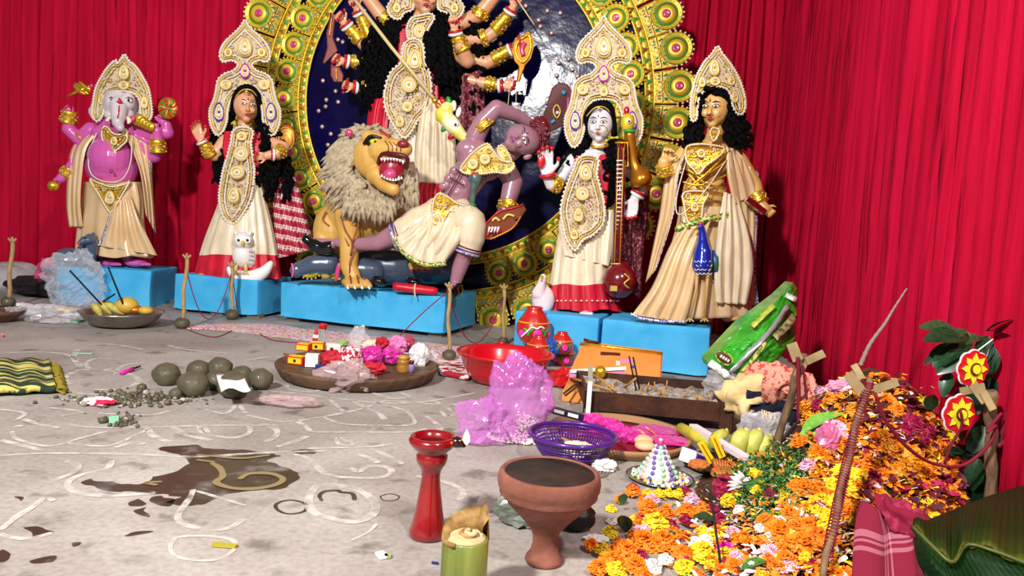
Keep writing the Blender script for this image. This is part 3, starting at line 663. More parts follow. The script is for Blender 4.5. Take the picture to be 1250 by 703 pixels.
# ================= left goddess with the owl =================
SKIN = M('peach_paint', '#d99a72', .35, coat=.4, col2='#e2a880', scale=6)
COIL = [(248, 162), (238, 166)]
def crown3(s, cx, top, w_, seed, dy=0, hgt=1.0, d=-4):
    def q(x, y): return (cx+x*w_, top+y*hgt)
    A = [(0, 0), (5, 8), (12, 16), (20, 24), (27, 34), (30, 46), (26, 54), (16, 52), (8, 58), (14, 66), (24, 70), (32, 78), (34, 90), (37, 104), (42, 118), (41, 136), (34, 150), (27, 146), (22, 132), (21, 118), (17, 104), (9, 96)]
    L = [q(*p) for p in A]+[q(-x, y) for x, y in A[:0:-1]]
    return s.orn('crown', L, d, 4, 'towering cream and pink pith crown with side wings', 3, [q(0, 34)+(8*w_, 13*hgt), q(0, 66)+(5.5*w_, 9*hgt, PINKG), q(-20, 42)+(4.5, 5), q(20, 42)+(4.5, 5), q(-23, 84)+(6.5, 6), q(23, 84)+(6.5, 6), q(-31, 120)+(6, 11, PURG), q(31, 120)+(6, 11, PURG), q(0, 86)+(5, 6)], seed=seed, dens=1.5)
l = S('goddess_idol', 'small goddess idol in a white sari with red hem, a white owl at her feet', 'idol', 5.47, 297, 340)
l.head((301, 128, -2), 15, 22, .10, .04)
l.chain([(299, 145, 2, 7), (298, 158, 3, 9)]); l.ell((297, 178, 2), 23, 20, 12); l.ell((297, 210, 2), 18, 22, 12); l.ell((296, 240, 2), 24, 18, 15)
l.chain([(276, 170, 2, 8), (262, 190, -2, 7), (253, 180, -10, 6), (246, 172, -14, 5)]); t1 = l.hand((244, 170, -14), 108, 24, -1, .35)
l.chain([(320, 170, 2, 8), (346, 180, -2, 7.5), (338, 188, -14, 6.5), (326, 190, -20, 5)]); t2 = l.hand((326, 190, -20), 183, 19, 1, .5)
l.chain([(286, 250, 2, 13), (286, 300, 2, 9), (286, 330, 0, 7)]); l.chain([(308, 250, 2, 13), (310, 300, 2, 9), (310, 330, 0, 7)])
l.ell((247, 336, -12), 6, 3, 7)
for j in range(4): l.cap((243+j*2.5, 337, -17), (242+j*2.7, 338, -20), 1.5)
l.skin('body', SKIN, .006); l.face(); l.nails(t1+t2, 1.6)
cap_ = MB(HAIR); cap_.ell(l.T(301, 121, 5), (17.5*l.k, 14*l.k, 19*l.k), nu=20, nv=14)
for e in (-1, 1): cap_.tube(cat(l.pts([(301, 106, -13), (301+e*9, 110, -14), (301+e*15, 122, -8), (301+e*17, 142, 0)]), 10), 3.8*l.k, 8)
part('hair_cap', cap_, l.r, 'parted black hair')
l.locks('hair', [[(278, 138, 4, 6), (270, 162, 2, 12), (272, 190, -2, 9), (264, 232, 0, 4)], [(320, 140, 2, 5), (322, 165, -6, 8), (318, 195, -10, 7), (316, 232, -10, 4)], [(322, 150, 0, 5), (342, 172, 6, 10), (334, 210, -6, 8), (328, 246, -4, 4)], [(346, 190, 6, 5), (352, 215, 4, 5), (348, 250, 4, 2)]], 7, 3.0, 2.2)
crown3(l, 299, 25, 1.02, 11, hgt=.93)
mb = MB(YEL); mb.tube(cat(l.pts([(287, 119, -14), (294, 111, -19), (301, 109, -20), (308, 111, -18), (315, 119, -12)]), 12), .8*l.k, 5); mb.ell(l.T(301, 112, -21), 1.8*l.k); part('forehead_chain', mb, l.r)
mb = MB(YEL); mb.tube([l.T(305+5*math.cos(a), 133+5*math.sin(a), -17) for a in [k*.5 for k in range(13)]], .45*l.k, 4); part('nose_ring', mb, l.r)
mb = MB(GOLD); mb.tube([l.T(298+9*math.cos(a), 151+3*math.sin(a), -4-6*math.sin(a)) for a in [k*math.pi/10 for k in range(20)]], 1.2*l.k, 5, closed=True); mb.ell(l.T(299, 155, -8), 2.4*l.k); part('choker', mb, l.r)
chestL = [(285, 160), (296, 155), (308, 160), (306, 175), (308, 190), (310, 212), (306, 240), (298, 258), (289, 270), (281, 272), (272, 262), (268, 240), (272, 212), (278, 190), (282, 175)]
l.orn('chest_ornament', chestL, -16, 3, 'long jewelled cream and gold chest ornament', 6, [(294, 187, 9, 9), (289, 210, 9, 8), (285, 238, 7, 10), (295, 166, 6, 5)], seed=5, dens=2.4, bs=1.6, beads=3.0)
for c_, a in (((247, 173, -14), 118), ((334, 189, -17), 180)): l.ring(c_, a, 6.5, 1.6, EYEW, 'white_bangle', 'white conch bangle'); l.ring((c_[0]+2.5*(1 if a < 150 else -1), c_[1]+(-3 if a < 150 else 0), c_[2]), a, 6.3, 1.3, REDP, 'red_bangle', 'red bangle')
l.cuff((258, 190, -5), (249, 175, -12), 8, 6); l.cuff((344, 184, -6), (336, 189, -15), 8.5, 6.5)
l.skirt('sari', [(222, 297, 22, 2, 15), (250, 296, 30, 2, 20), (290, 293, 42, 0, 26), (318, 291, 48, -1, 28), (340, 290, 52, -2, 29)], SILKW, 17, .055, hem=1, label='white pleated sari with a broad red hem', mats=[(0, 17, SILKW), (17, 25, REDS)], cap=False)
def weave():
    m = M('red_white_weave', '#e8c8c4', .5); N = m.node_tree.nodes; L = m.node_tree.links; b = N['Principled BSDF']; tc = N.new('ShaderNodeTexCoord'); mp = N.new('ShaderNodeMapping'); mp.inputs['Rotation'].default_value = (0, -.16, 0); L.new(tc.outputs['Object'], mp.inputs[0])
    w1 = N.new('ShaderNodeTexWave'); w1.bands_direction = 'Z'; w1.inputs['Scale'].default_value = 4.2; w1.inputs['Distortion'].default_value = .5; w2 = N.new('ShaderNodeTexWave'); w2.bands_direction = 'Z'; w2.inputs['Scale'].default_value = 17; w3 = N.new('ShaderNodeTexWave'); w3.bands_direction = 'X'; w3.inputs['Scale'].default_value = 15
    for q in (w1, w2, w3): L.new(mp.outputs[0], q.inputs['Vector'])
    a = N.new('ShaderNodeMath'); a.operation = 'MULTIPLY'; L.new(w2.outputs['Fac'], a.inputs[0]); L.new(w3.outputs['Fac'], a.inputs[1]); g2 = N.new('ShaderNodeMath'); g2.operation = 'MULTIPLY_ADD'; L.new(w1.outputs['Fac'], g2.inputs[0]); g2.inputs[1].default_value = .75; L.new(a.outputs[0], g2.inputs[2])
    r = N.new('ShaderNodeValToRGB'); r.color_ramp.elements[0].position = .38; r.color_ramp.elements[1].position = .55; r.color_ramp.elements[0].color = lin('#e6c4c2'); r.color_ramp.elements[1].color = lin('#a81c34'); L.new(g2.outputs[0], r.inputs[0]); L.new(r.outputs[0], b.inputs['Base Color']); return m
SARI2 = weave()
l.sheet('sari_end', [(332, 215, 6), (334, 260, 2), (336, 292, 0), (338, 316, 0)], [(352, 190, 14), (366, 232, 14), (376, 270, 14), (386, 303, 14)], SARI2, 3, 3, label='red and white woven sari end hanging behind her')
l.sheet('blouse', [(274, 160, -4), (272, 180, -10), (278, 214, -12)], [(322, 162, -4), (322, 182, -10), (316, 214, -12)], REDS, 1, .6, label='red blouse')
pl = thing('amber_pot_ornament', 'amber foil leaf ornament tucked under her bent right arm', 'ornament', l.T(348, 170, 4)); mb = MB(OR); mb.ell(l.T(348, 170, 4), (13*l.k, 3*l.k, 18*l.k), Matrix.Rotation(.2, 3, 'Y')); part('leaf', mb, pl)
mb = MB(YEL)
for r_ in (4, 8, 11): mb.tube([l.T(348+r_*math.cos(a), 170+r_*1.35*math.sin(a), .8) for a in [k*.42 for k in range(15)]], .6*l.k, 4, closed=True)
part('ridges', mb, pl)
ow = S('white_owl_figure', 'white painted owl figure perched on a white crescent', 'figure', 5.30, 305, 340)
ow.ell((297, 312, 0), 13, 15, 12); ow.ell((297, 294, -3), 12, 11, 11); ow.cap((289, 287, -3), (287, 282, -3), 3, 1.5); ow.cap((304, 287, -3), (307, 282, -3), 3, 1.5); ow.ell((306, 315, 2), 7, 13, 8)
ow.skin('body', M('owl_white', '#e8e2e0', .4, coat=.3), .006)
mb = MB(EYEW); mb.ell(ow.T(291, 293, -12), (4.5*ow.k, 2*ow.k, 4.5*ow.k)); mb.ell(ow.T(302, 293, -12), (4.5*ow.k, 2*ow.k, 4.5*ow.k)); mb.m(BLK); mb.ell(ow.T(291, 293, -14.5), 1.7*ow.k); mb.ell(ow.T(302, 293, -14.5), 1.7*ow.k); part('eyes', mb, ow.r)
mb = MB(YB); mb.ell(ow.T(296.5, 297, -14), (2.2*ow.k, 3*ow.k, 3.4*ow.k)); part('beak', mb, ow.r)
mb = MB(M('owl_feather_line', '#9a9090', .6))
for j in range(4):
    for i in range(3): mb.tube([ow.T(303+i*3+2*math.cos(a), 306+j*5+2.2*math.sin(a), -7+i) for a in (0, .8, 1.6, 2.4, 3.14)], .4*ow.k, 4)
part('feather_lines', mb, ow.r)
mb = MB(M('owl_leg', '#d8b878', .5))
for x in (288, 300):
    mb.tube(ow.pts([(x, 320, -6), (x, 331, -9)]), 2.4*ow.k)
    for j in (-2.5, 0, 2.5): mb.tube(ow.pts([(x, 331, -9), (x+j*1.3, 335, -14)]), 1*ow.k)
part('feet', mb, ow.r)
mb = MB(M('moon_white', '#f0ece8', .3, coat=.5)); q = cat(ow.pts([(278, 326, -4), (288, 336, -4), (306, 339, -5), (322, 332, -4), (332, 319, -2)]), 20)
mb.tube(q, [(.8+8.2*math.sin(math.pi*(i+.5)/20)**.8)*ow.k for i in range(20)], 14); part('crescent', mb, ow.r, 'white crescent perch')
# ================= ten armed goddess =================
d = S('ten_armed_goddess_idol', 'tall goddess idol with many arms and a long spear in the centre of the backdrop', 'idol', 5.48, 505, 348)
d.head((519, -9, -2), 19, 28, .05, .0)
d.chain([(516, 10, 2, 9), (512, 30, 3, 11)]); d.ell((510, 58, 4), 28, 28, 14); d.ell((505, 100, 4), 22, 26, 13); d.ell((503, 145, 4), 28, 24, 16)
SP = (495, 52, 6)
d.chain([(488, 42, 4, 10), (468, 22, 4, 9), (448, -4, 2, 8)])
d.chain([(486, 46, 8, 9), (456, 54, 8, 7.5), (446, 34, 4, 7), (437, 12, 0, 5.5)]); t = d.hand((436, 10, -2), 120, 22, -1, 1.1)
d.chain([(486, 56, 12, 9), (447, 58, 10, 7.5), (434, 44, 6, 6.5), (421, 30, 2, 5)]); t += d.hand((420, 28, 0), 128, 22, -1, 1.0)
d.chain([(488, 76, 12, 8), (447, 76, 8, 7.5), (424, 75, 4, 5.5)]); t += d.hand((420, 75, 2), 160, 22, 1, .9)
d.chain([(488, 98, 12, 8), (447, 107, 8, 7), (434, 106, 4, 5)]); t += d.hand((431, 105, 2), 172, 20, 1, .9)
d.chain([(534, 42, 4, 10), (585, 18, 8, 9), (606, -8, 4, 8)])
d.chain([(536, 52, 8, 9), (590, 48, 10, 8), (612, 32, 6, 7.5), (624, 12, 2, 5.5)]); t += d.hand((626, 8, 0), 58, 22, 1, 1.0)
d.chain([(536, 66, 12, 9), (594, 77, 10, 8), (612, 68, 5, 7), (626, 60, 2, 5)]); t += d.hand((628, 58, 0), 30, 20, 1, 1.0)
d.chain([(536, 90, 12, 8), (592, 102, 8, 7.5), (613, 105, 3, 5)]); t += d.hand((615, 105, 0), 2, 22, 1, .8)
d.chain([(534, 44, 0, 10), (570, 74, -8, 9), (562, 56, -18, 8), (555, 38, -22, 5.5)]); t += d.hand((554, 34, -22), 95, 22, -1, 1.3)
d.chain([(492, 150, 2, 15), (490, 250, 2, 12), (490, 340, 2, 9)]); d.chain([(520, 150, 2, 15), (520, 250, 2, 12), (520, 340, 2, 9)])
d.skin('body', SKIN, .0075); d.face(); d.nails(t, 1.7)
for c_, a in (((438, 15, 0), 120), ((423, 31, 2), 128), ((423, 75, 3), 170), ((434, 106, 3), 175), ((623, 14, 1), 58), ((624, 61, 2), 25), ((611, 105, 2), 2), ((556, 40, -22), 100)):
    ux, uy = math.cos(R(a)), -math.sin(R(a)); d.ring((c_[0]-ux*1.6, c_[1]-uy*1.6, c_[2]), a, 7.4, 1.9, EYEW, 'white_bangle', 'white conch bangle'); d.ring((c_[0]+ux*2, c_[1]+uy*2, c_[2]), a, 7, 1.7, REDP, 'red_bangle', 'red bangle')
for a, b, r1, r2 in (((452, 46, 6), (441, 20, 1), 8.4, 7), ((440, 50, 7), (426, 34, 3), 8, 6.6), ((443, 76, 7), (428, 75, 4), 8, 6.6), ((446, 107, 7), (437, 106, 4), 8, 6.6), ((476, 28, 4), (467, 20, 4), 10.5, 10),
                     ((594, 45, 9), (586, 48, 9), 9.4, 9.4), ((604, 38, 7), (620, 19, 2), 8.6, 7), ((602, 73, 7), (621, 62, 3), 8.4, 7), ((594, 102, 7), (606, 104, 4), 8.6, 7), ((583, 22, 8), (588, 12, 7), 10.6, 10.2), ((566, 62, -14), (557, 44, -20), 9.4, 7.4)): d.cuff(a, b, r1, r2)
d.locks('hair', [[(478, 22, 0, 14), (464, 60, -2, 22), (458, 100, 0, 18), (452, 140, 2, 10)], [(545, 22, 0, 12), (548, 60, -6, 16), (549, 100, -4, 13), (552, 136, -2, 8)], [(522, 40, -20, 4), (526, 62, -22, 6), (524, 85, -22, 3)], [(567, 18, 4, 10), (580, 60, 8, 9), (580, 100, 8, 9), (574, 150, 6, 6)], [(486, 18, -4, 12), (478, 50, -8, 12), (482, 90, 0, 12)], [(538, 18, -10, 10), (540, 60, -16, 12), (545, 108, -14, 12)]], 15, 3.1, 1.9, seed=4)
cap_ = MB(HAIR); cap_.ell(d.T(519, -16, 6), (22*d.k, 18*d.k, 26*d.k), nu=20, nv=14); part('hair_cap', cap_, d.r, 'black hair')
def wing(s, cx, cy, sg, sc_, seed, dd=-10, mt=PURG):
    q = lambda x, y: (cx+sg*x*sc_, cy+y*sc_)
    s.orn('crown_wing', [q(*p) for p in [(-14, -26), (2, -30), (16, -22), (17, -8), (13, 2), (18, 12), (12, 24), (2, 26), (-4, 18), (-14, 14), (-15, 0), (-10, -12)]], dd, 3, 'cream pith crown wing with a violet crescent', 2, [q(2, -12)+(7*sc_, 7*sc_, mt), q(6, 12)+(4.5*sc_, 6*sc_)], seed=seed, dens=1.6)
wing(d, 490, -2, -1, .95, 21); wing(d, 549, -2, 1, .95, 22)
d.orn('crown', [(480, -26), (492, -50), (505, -75), (519, -95), (533, -75), (546, -50), (558, -26), (540, -28), (519, -36), (498, -28)], -8, 3, 'pith crown above the face', 4, [(519, -60, 9, 12)], seed=23, dens=1.2)
d.orn('necklace', [(503, 22), (513, 19), (525, 17), (530, 22), (524, 32), (518, 44), (508, 52), (499, 48), (497, 34)], -17, 2, 'pink and silver neck ornament', 3, [(512, 38, 7, 8)], seed=24, dens=2.4, gems=True)
d.orn('chest_ornament', [(497, 50), (508, 48), (516, 56), (518, 74), (524, 90), (526, 112), (522, 132), (510, 146), (502, 160), (493, 168), (484, 158), (476, 144), (470, 128), (471, 106), (478, 88), (490, 76), (492, 60)], -21, 3, 'wide jewelled cream and gold chest ornament with a big teardrop', 7, [(506, 72, 9, 14, GOLD), (499, 103, 9, 9), (497, 130, 6, 6), (488, 148, 5, 7)], seed=25, dens=2.6, bs=1.9, beads=3.4)
d.sheet('blouse', [(488, 30, -8), (486, 60, -12), (486, 110, -12), (480, 160, -12)], [(536, 26, -8), (540, 60, -12), (535, 110, -12), (540, 160, -10)], REDS, 1, .6, label='red blouse', nv=16)
d.skirt('sari', [(120, 505, 26, 2, 16), (160, 505, 38, 2, 22), (220, 504, 44, 0, 26), (280, 503, 50, 0, 28), (345, 503, 55, 0, 30)], SILKW, 15, .06, hem=0, label='ivory sari with a red hem', mats=[(0, 25, SILKW)], cap=False)
d.sheet('front_pleats', [(516, 118, -24), (508, 170, -30), (504, 222, -32)], [(546, 124, -20), (556, 170, -26), (558, 226, -28)], SILKW, 5, 2.2, label='ivory pleats falling in front')
d.sheet('red_hem', [(504, 222, -32), (503, 250, -33)], [(558, 226, -28), (560, 252, -29)], REDS, 5, 2.2, label='red hem of the front pleats')
d.sheet('hip_cloth', [(452, 122, 0), (448, 150, 0), (446, 200, 0)], [(476, 118, -10), (474, 150, -14), (470, 200, -14)], REDS, 2, 2, label='red cloth at the left hip')
MAR = M('maroon_weave', '#5a0c1e', .6, col2='#a8606a', scale=55, lo=.5, hi=.6)
d.sheet('sari_end', [(552, 98, -4), (556, 140, -4), (560, 200, 0)], [(588, 84, 6), (592, 130, 8), (590, 200, 8)], MAR, 2, 2, label='maroon patterned sari end on the right')
SPR = M('pale_bamboo', '#d8c48c', .45); mb = MB(SPR); mb.tube(d.pts([(424, -12, -12), (478, 58, -26), (531, 122, -40)]), .013, 8)
mb2 = MB(GOLD); mb2.ell(d.T(531, 123, -40), 3.6*d.k); mb2.tube(d.pts([(528, 119, -39.5), (532, 124, -40.5)]), 2*d.k)
sp_ = thing('long_spear', 'long thin pale spear slanting down across the central goddess', 'spear', d.T(531, 123, -40)); part('shaft', mb, sp_); part('ball_tip', mb2, sp_, 'small brass ball')
def weapon(name, label, cat_, s, outl, dd, mat, lines=(), thick=2, lm=None):
    r = thing(name, label, cat_, s.T(outl[0][0], outl[0][1], dd)); mb = MB(mat)
    L = [V((p[0], p[1], 0)) for p in outl]; n = len(L); tri = tessellate_polygon([L]); c_ = sum(L, V((0, 0, 0)))/n
    fr = [s.T(p.x, p.y, dd) for p in L]; bk = [s.T(p.x, p.y, dd+thick) for p in L]
    mb.add(fr+bk, [tuple(t) for t in tri]+[tuple(i+n for i in t[::-1]) for t in tri]+[(i, (i+1) % n, (i+1) % n+n, i+n) for i in range(n)], False)
    mb.tube(fr, .8*s.k, 5, closed=True); part('blade' if 'sword' in name else 'plate', mb, r)
    for i, (pl, w_, m_) in enumerate(lines):
        mb = MB(m_); mb.tube(cat([s.T(p[0], p[1], dd-1.2) for p in pl], max(8, len(pl)*4)), w_*s.k, 6); part('ridge', mb, r)
    return r
RUST = M('rust_foil', '#5e1c0e', .4, .35); AMB = M('amber_gilt', '#b8741a', .28, .6); MARN = M('maroon_board', '#5a0a10', .35, coat=.3)
weapon('red_sword', 'rust red sword held in the goddess third left hand', 'sword', d, [(404, 16), (410, 18), (406, 46), (412, 62), (396, 78), (394, 76), (400, 58), (399, 40)], -3, RUST, [([(405, 20), (402, 45)], .8, AMB)])
weapon('red_leaf_weapon', 'small rust red leaf shaped weapon below the left hands', 'ornament', d, [(404, 80), (414, 82), (419, 92), (418, 100), (408, 100), (404, 92)], -2, RUST, [([(410, 82), (411, 98)], .7, AMB)])
weapon('gold_flame_ornament', 'amber gold leaf shaped ornament with a red centre held on the right', 'ornament', d, [(645, 37), (650, 46), (651, 58), (647, 72), (640, 80), (634, 100), (631, 100), (634, 80), (629, 75), (625, 62), (628, 50), (637, 45)], -6, AMB, [([(645, 42), (632, 52), (630, 66), (638, 76), (646, 66), (648, 52), (645, 42)], 1.4, GOLD), ([(641, 52), (637, 60), (639, 68)], 3, PNK)])
mb = MB(SPR); mb.tube(d.pts([(629, -4, -8), (652, 30, -10)]), .9*d.k); solo('thin_wand', mb, 'thin pale wand in the goddess upper right hand', 'wand', d.T(640, 14, -8))
mb = MB(SPR); mb.tube(d.pts([(622, 108, -6), (618, 150, -10)]), .5*d.k); mb.tube(d.pts([(630, 108, -6), (630, 150, -10)]), .5*d.k); mb.tube(d.pts([(622, 108, -6), (626, 105, -7), (630, 108, -6)]), .5*d.k, 5); solo('hanging_string', mb, 'pale string looped from the lowest right hand of the goddess', 'string', d.T(626, 108, -6))
weapon('maroon_bird_head', 'maroon painted bird head board with blue spots left of the white faced goddess', 'ornament', d, [(650, 168), (660, 150), (668, 128), (674, 108), (682, 101), (692, 103), (700, 115), (696, 130), (692, 148), (684, 154), (672, 160), (662, 172)], -40, MARN, [([(676, 132), (680, 128), (684, 136), (680, 144), (676, 138), (676, 132)], 1.2, YEL), ([(680, 136), (681, 139)], 2.2, EYEW), ([(686, 112), (690, 114)], 2.6, BLUE), ([(673, 150), (677, 147)], 2, BLUE), ([(694, 118), (692, 142)], 1.6, PNK)])
bh = bpy.data.objects['maroon_bird_head']; mb = MB(RUST); mb.tube([d.T(660, 165, -38), d.T(664, 172, -6), d.T(668, 178, 30)], .012, 8); part('mounting_rod', mb, bh)
# yellow beast head mask in front of her waist
ms = S('beast_head_figurehead', 'yellow and green painted beast head with a red crest above the demon chest', 'mask', 5.02, 555, 150)
ms.chain([(541, 140, 0, 10), (553, 154, -3, 10), (566, 168, -4, 6), (573, 175, -4, 4)]); ms.ell((546, 132, 0), 9, 8, 8); ms.skin('head', M('lemon_paint', '#e8d84a', .35, coat=.5, col2='#f4f0c8', scale=7, lo=.4, hi=.6), .006)
mb = MB(EYEW); mb.ell(ms.T(556, 152, -12), (3.6*ms.k, 2*ms.k, 3.2*ms.k)); mb.m(BLK); mb.ell(ms.T(556, 152, -14), 1.6*ms.k); part('eye', mb, ms.r)
for i, (c_, m_) in enumerate([((536, 130), OR), ((541, 124), REDP), ((548, 124), GRN), ((554, 129), EYEW), ((560, 137), EYEW), ((536, 142), YB), ((543, 156), GRN), ((552, 166), REDP)]):
    mb = MB(m_); mb.ell(ms.T(c_[0], c_[1], -2), (3.4*ms.k, 3*ms.k, 6.5*ms.k), Matrix.Rotation(-.8+i*.25, 3, 'Y'), 8, 6); part('crest_leaf', mb, ms.r)
# ================= lion =================
LION = M('lion_yellow_paint', '#cc9c48', .45, coat=.25, col2='#d6aa58', scale=7); MANE = M('jute_mane', '#c0b096', .85, col2='#a29074', scale=30, spec=.15); LNR = M('brown_paint_line', '#8c4a34', .5)
n_ = S('lion_idol', 'yellow roaring lion idol with a shaggy jute mane', 'idol', 5.08, 440, 348)
n_.ell((440, 262, 8), 42, 34, 26); n_.ell((408, 282, 14), 26, 36, 22); n_.ell((428, 240, 0), 30, 30, 24); n_.ell((470, 268, 18), 30, 24, 20)
n_.chain([(424, 262, -14, 16), (427, 295, -16, 12.5), (426, 325, -18, 10.5), (432, 340, -22, 9)]); n_.ell((434, 345, -26), 17, 6.5, 11)
for j in range(4): n_.cap((424+j*7.5, 345, -32), (425+j*8.6, 349, -38), 5, 4)
n_.chain([(480, 280, 14, 14), (500, 300, 10, 10), (508, 320, 4, 8)]); n_.ell((512, 324, -4), 14, 6, 9)
for j in range(4): n_.cap((502+j*7, 323, -8), (503+j*7.6, 328, -13), 4, 3.2)
n_.chain([(396, 292, 6, 14), (392, 318, 4, 9), (398, 334, 0, 7)])
n_.skin('body', LION, .0075)
for c_ in [(430, 290), (418, 275), (432, 310), (424, 325)]:
    pass
mb = MB(LNR)
for L in ([(416, 262, -28), (421, 280, -30), (430, 296, -30), (428, 312, -28)], [(440, 262, -28), (436, 280, -30), (430, 296, -30)], [(418, 284, -26), (426, 300, -29)], [(437, 300, -24), (428, 318, -29), (427, 334, -29)], [(398, 258, -8), (394, 268, -8), (402, 276, -8)], [(427, 336, -32), (429, 346, -40)], [(436, 336, -32), (438, 346, -40)], [(444, 338, -32), (447, 347, -38)]):
    mb.tube(cat(n_.pts(L), 9), 1.1*n_.k, 5)
part('painted_creases', mb, n_.r, 'brown painted muscle creases', kind='stuff')
for j in range(4): c2 = MB(EYEW); c2.tube(n_.pts([(424.5+j*8.6, 350, -41), (425+j*8.8, 353, -45)]), [2.2*n_.k, .5*n_.k], 6); part('claw', c2, n_.r, 'white claw tipped red')
for j in range(4): c2 = MB(REDP); c2.tube(n_.pts([(503+j*7.6, 329, -16), (503+j*7.8, 333, -18)]), [2*n_.k, .6*n_.k], 6); part('claw', c2, n_.r, 'red claw')
# head
n_.ell((456, 192, -34), 24, 26, 20); n_.chain([(466, 184, -46, 16), (484, 182, -56, 12), (494, 182, -60, 9)]); n_.cap((450, 168, -44), (468, 172, -50), 9, 7); n_.ell((462, 214, -44), 15, 12, 14)
n_.chain([(456, 210, -42, 10), (468, 224, -52, 9), (480, 231, -60, 7.5)]); n_.ell((450, 196, -46), 9, 12, 7)
n_.skin('head', LION, .0065, label='roaring yellow lion head')
LGUM = M('mouth_red', '#a01c34', .3, coat=.6)
mb = MB(LGUM); mb.ell(n_.T(478, 206, -56), (14*n_.k, 10*n_.k, 17*n_.k), Matrix.Rotation(.35, 3, 'Y'), 18, 12); part('mouth', mb, n_.r, 'open red mouth')
mb = MB(M('tongue_pink', '#c84878', .3, coat=.5)); mb.ell(n_.T(476, 213, -66), (8*n_.k, 5*n_.k, 6.5*n_.k), Matrix.Rotation(-.3, 3, 'Y')); part('tongue', mb, n_.r)
mb = MB(M('nose_maroon', '#8c2028', .4, coat=.3)); mb.ell(n_.T(492, 176, -68), (7*n_.k, 5*n_.k, 4.5*n_.k)); mb.m(MARN); mb.tube(cat(n_.pts([(462, 200, -54), (466, 188, -60), (480, 188, -68), (496, 192, -70), (496, 206, -64)]), 14), 2.6*n_.k, 7); part('nose', mb, n_.r, 'dark red nose and lip')
for i in range(9):
    a = i/8; t_ = n_.T(466+30*a, 193+2*math.sin(a*3.1)*-1+a*4, -67-4*math.sin(a*3)); mb = MB(EYEW); mb.tube([t_, t_-V((0, 0, (4.6 if i in (1, 7) else 3.2)*n_.k))], [1.9*n_.k, .5*n_.k], 6); part('tooth', mb, n_.r)
for i in range(8):
    a = i/7; t_ = n_.T(466+24*a, 216+5*math.sin(a*2.6), -66-4*math.sin(a*3)); mb = MB(EYEW); mb.tube([t_, t_+V((0, 0, (4.8 if i in (1, 6) else 3)*n_.k))], [1.9*n_.k, .5*n_.k], 6); part('tooth', mb, n_.r)
mb = MB(BLK); mb.ell(n_.T(455, 173, -53), (9*n_.k, 3*n_.k, 5.5*n_.k), Matrix.Rotation(-.1, 3, 'Y')); mb.tube(cat(n_.pts([(444, 176, -52), (452, 166, -55), (466, 169, -56)]), 8), 1.8*n_.k); part('eye_socket', mb, n_.r, 'black rim of the eye')
mb = MB(M('lime_eye', '#d8d020', .2, coat=.8)); mb.ell(n_.T(457, 173, -56), (5.4*n_.k, 2*n_.k, 3.2*n_.k)); mb.m(BLK); mb.ell(n_.T(458, 173, -57.6), 1.7*n_.k); part('eye', mb, n_.r, 'lime yellow eye')
mb = MB(LNR)
for k in range(4): mb.tube(cat(n_.pts([(470+k*5, 172+k, -62-k*1.5), (474+k*5, 178, -66-k), (474+k*5, 184, -66-k)]), 6), .8*n_.k, 5)
mb.m(REDP); mb.tube(cat(n_.pts([(464, 160, -52), (471, 163, -55), (476, 168, -56)]), 6), 1.3*n_.k, 5); part('brow_creases', mb, n_.r, 'painted brow and muzzle creases', kind='stuff')
mb = MB(PNK); mb.ell(n_.T(426, 162, -38), (4.5*n_.k, 3*n_.k, 4.5*n_.k)); part('ear', mb, n_.r, 'pink ear')
rnd = random.Random(9); mb = MB(MANE); mb.ell(n_.T(447, 205, -14), (46*n_.k, 16*n_.k, 50*n_.k), nu=24, nv=16); mb.ell(n_.T(440, 246, -12), (36*n_.k, 14*n_.k, 22*n_.k), nu=20, nv=12)
for i in range(1500):
    a = rnd.uniform(0, 2*math.pi); rr0 = rnd.uniform(.42, 1.0); cx, cy = 450, 202
    x = cx+48*rr0*math.cos(a); y = cy+50*rr0*math.sin(a); 
    if x > 446 and 164 < y < 238 and x < 505: continue
    if x > 462 and y < 172: x -= 8
    dd0 = -34+22*(rr0)**2-(4 if y > 215 else 0); ln = rnd.uniform(12, 24); vx = math.cos(a)*.35-.25+rnd.uniform(-.3, .3); vy = .8+rnd.uniform(-.2, .3)
    if y < 165: vx = math.cos(a)*.9; vy = -.25+rnd.uniform(0, .4)
    q = [(x, y, dd0-4), (x+vx*ln*.35, y+vy*ln*.35, dd0-9+rnd.uniform(-2, 2)), (x+vx*ln*.7+rnd.uniform(-2, 2), y+vy*ln*.7, dd0-7), (x+vx*ln+rnd.uniform(-4, 4), y+vy*ln, dd0-2)]
    mb.tube(n_.pts(q), [2.2*n_.k, 2.6*n_.k, 1.7*n_.k, .3*n_.k], 4, cap=False)
for i in range(420):
    x = rnd.uniform(425, 508); y0 = 226+(12 if x < 480 else 0)-abs(x-470)*.1; y = y0+rnd.uniform(-6, 12); ln = rnd.uniform(14, 30)
    if x > 490: y -= 26*rnd.random()
    vx = rnd.uniform(-.35, .25); q = [(x, y, -34), (x+vx*ln*.4, y+ln*.4, -44+rnd.uniform(-3, 3)), (x+vx*ln*.8, y+ln*.8, -38), (x+vx*ln, y+ln, -28)]; mb.tube(n_.pts(q), [2.4*n_.k, 2.8*n_.k, 1.7*n_.k, .3*n_.k], 4, cap=False)
mb.ell(n_.T(470, 232, -22), (36*n_.k, 12*n_.k, 18*n_.k), nu=20, nv=12)
part('mane', mb, n_.r, 'grey brown shaggy jute mane', kind='stuff')
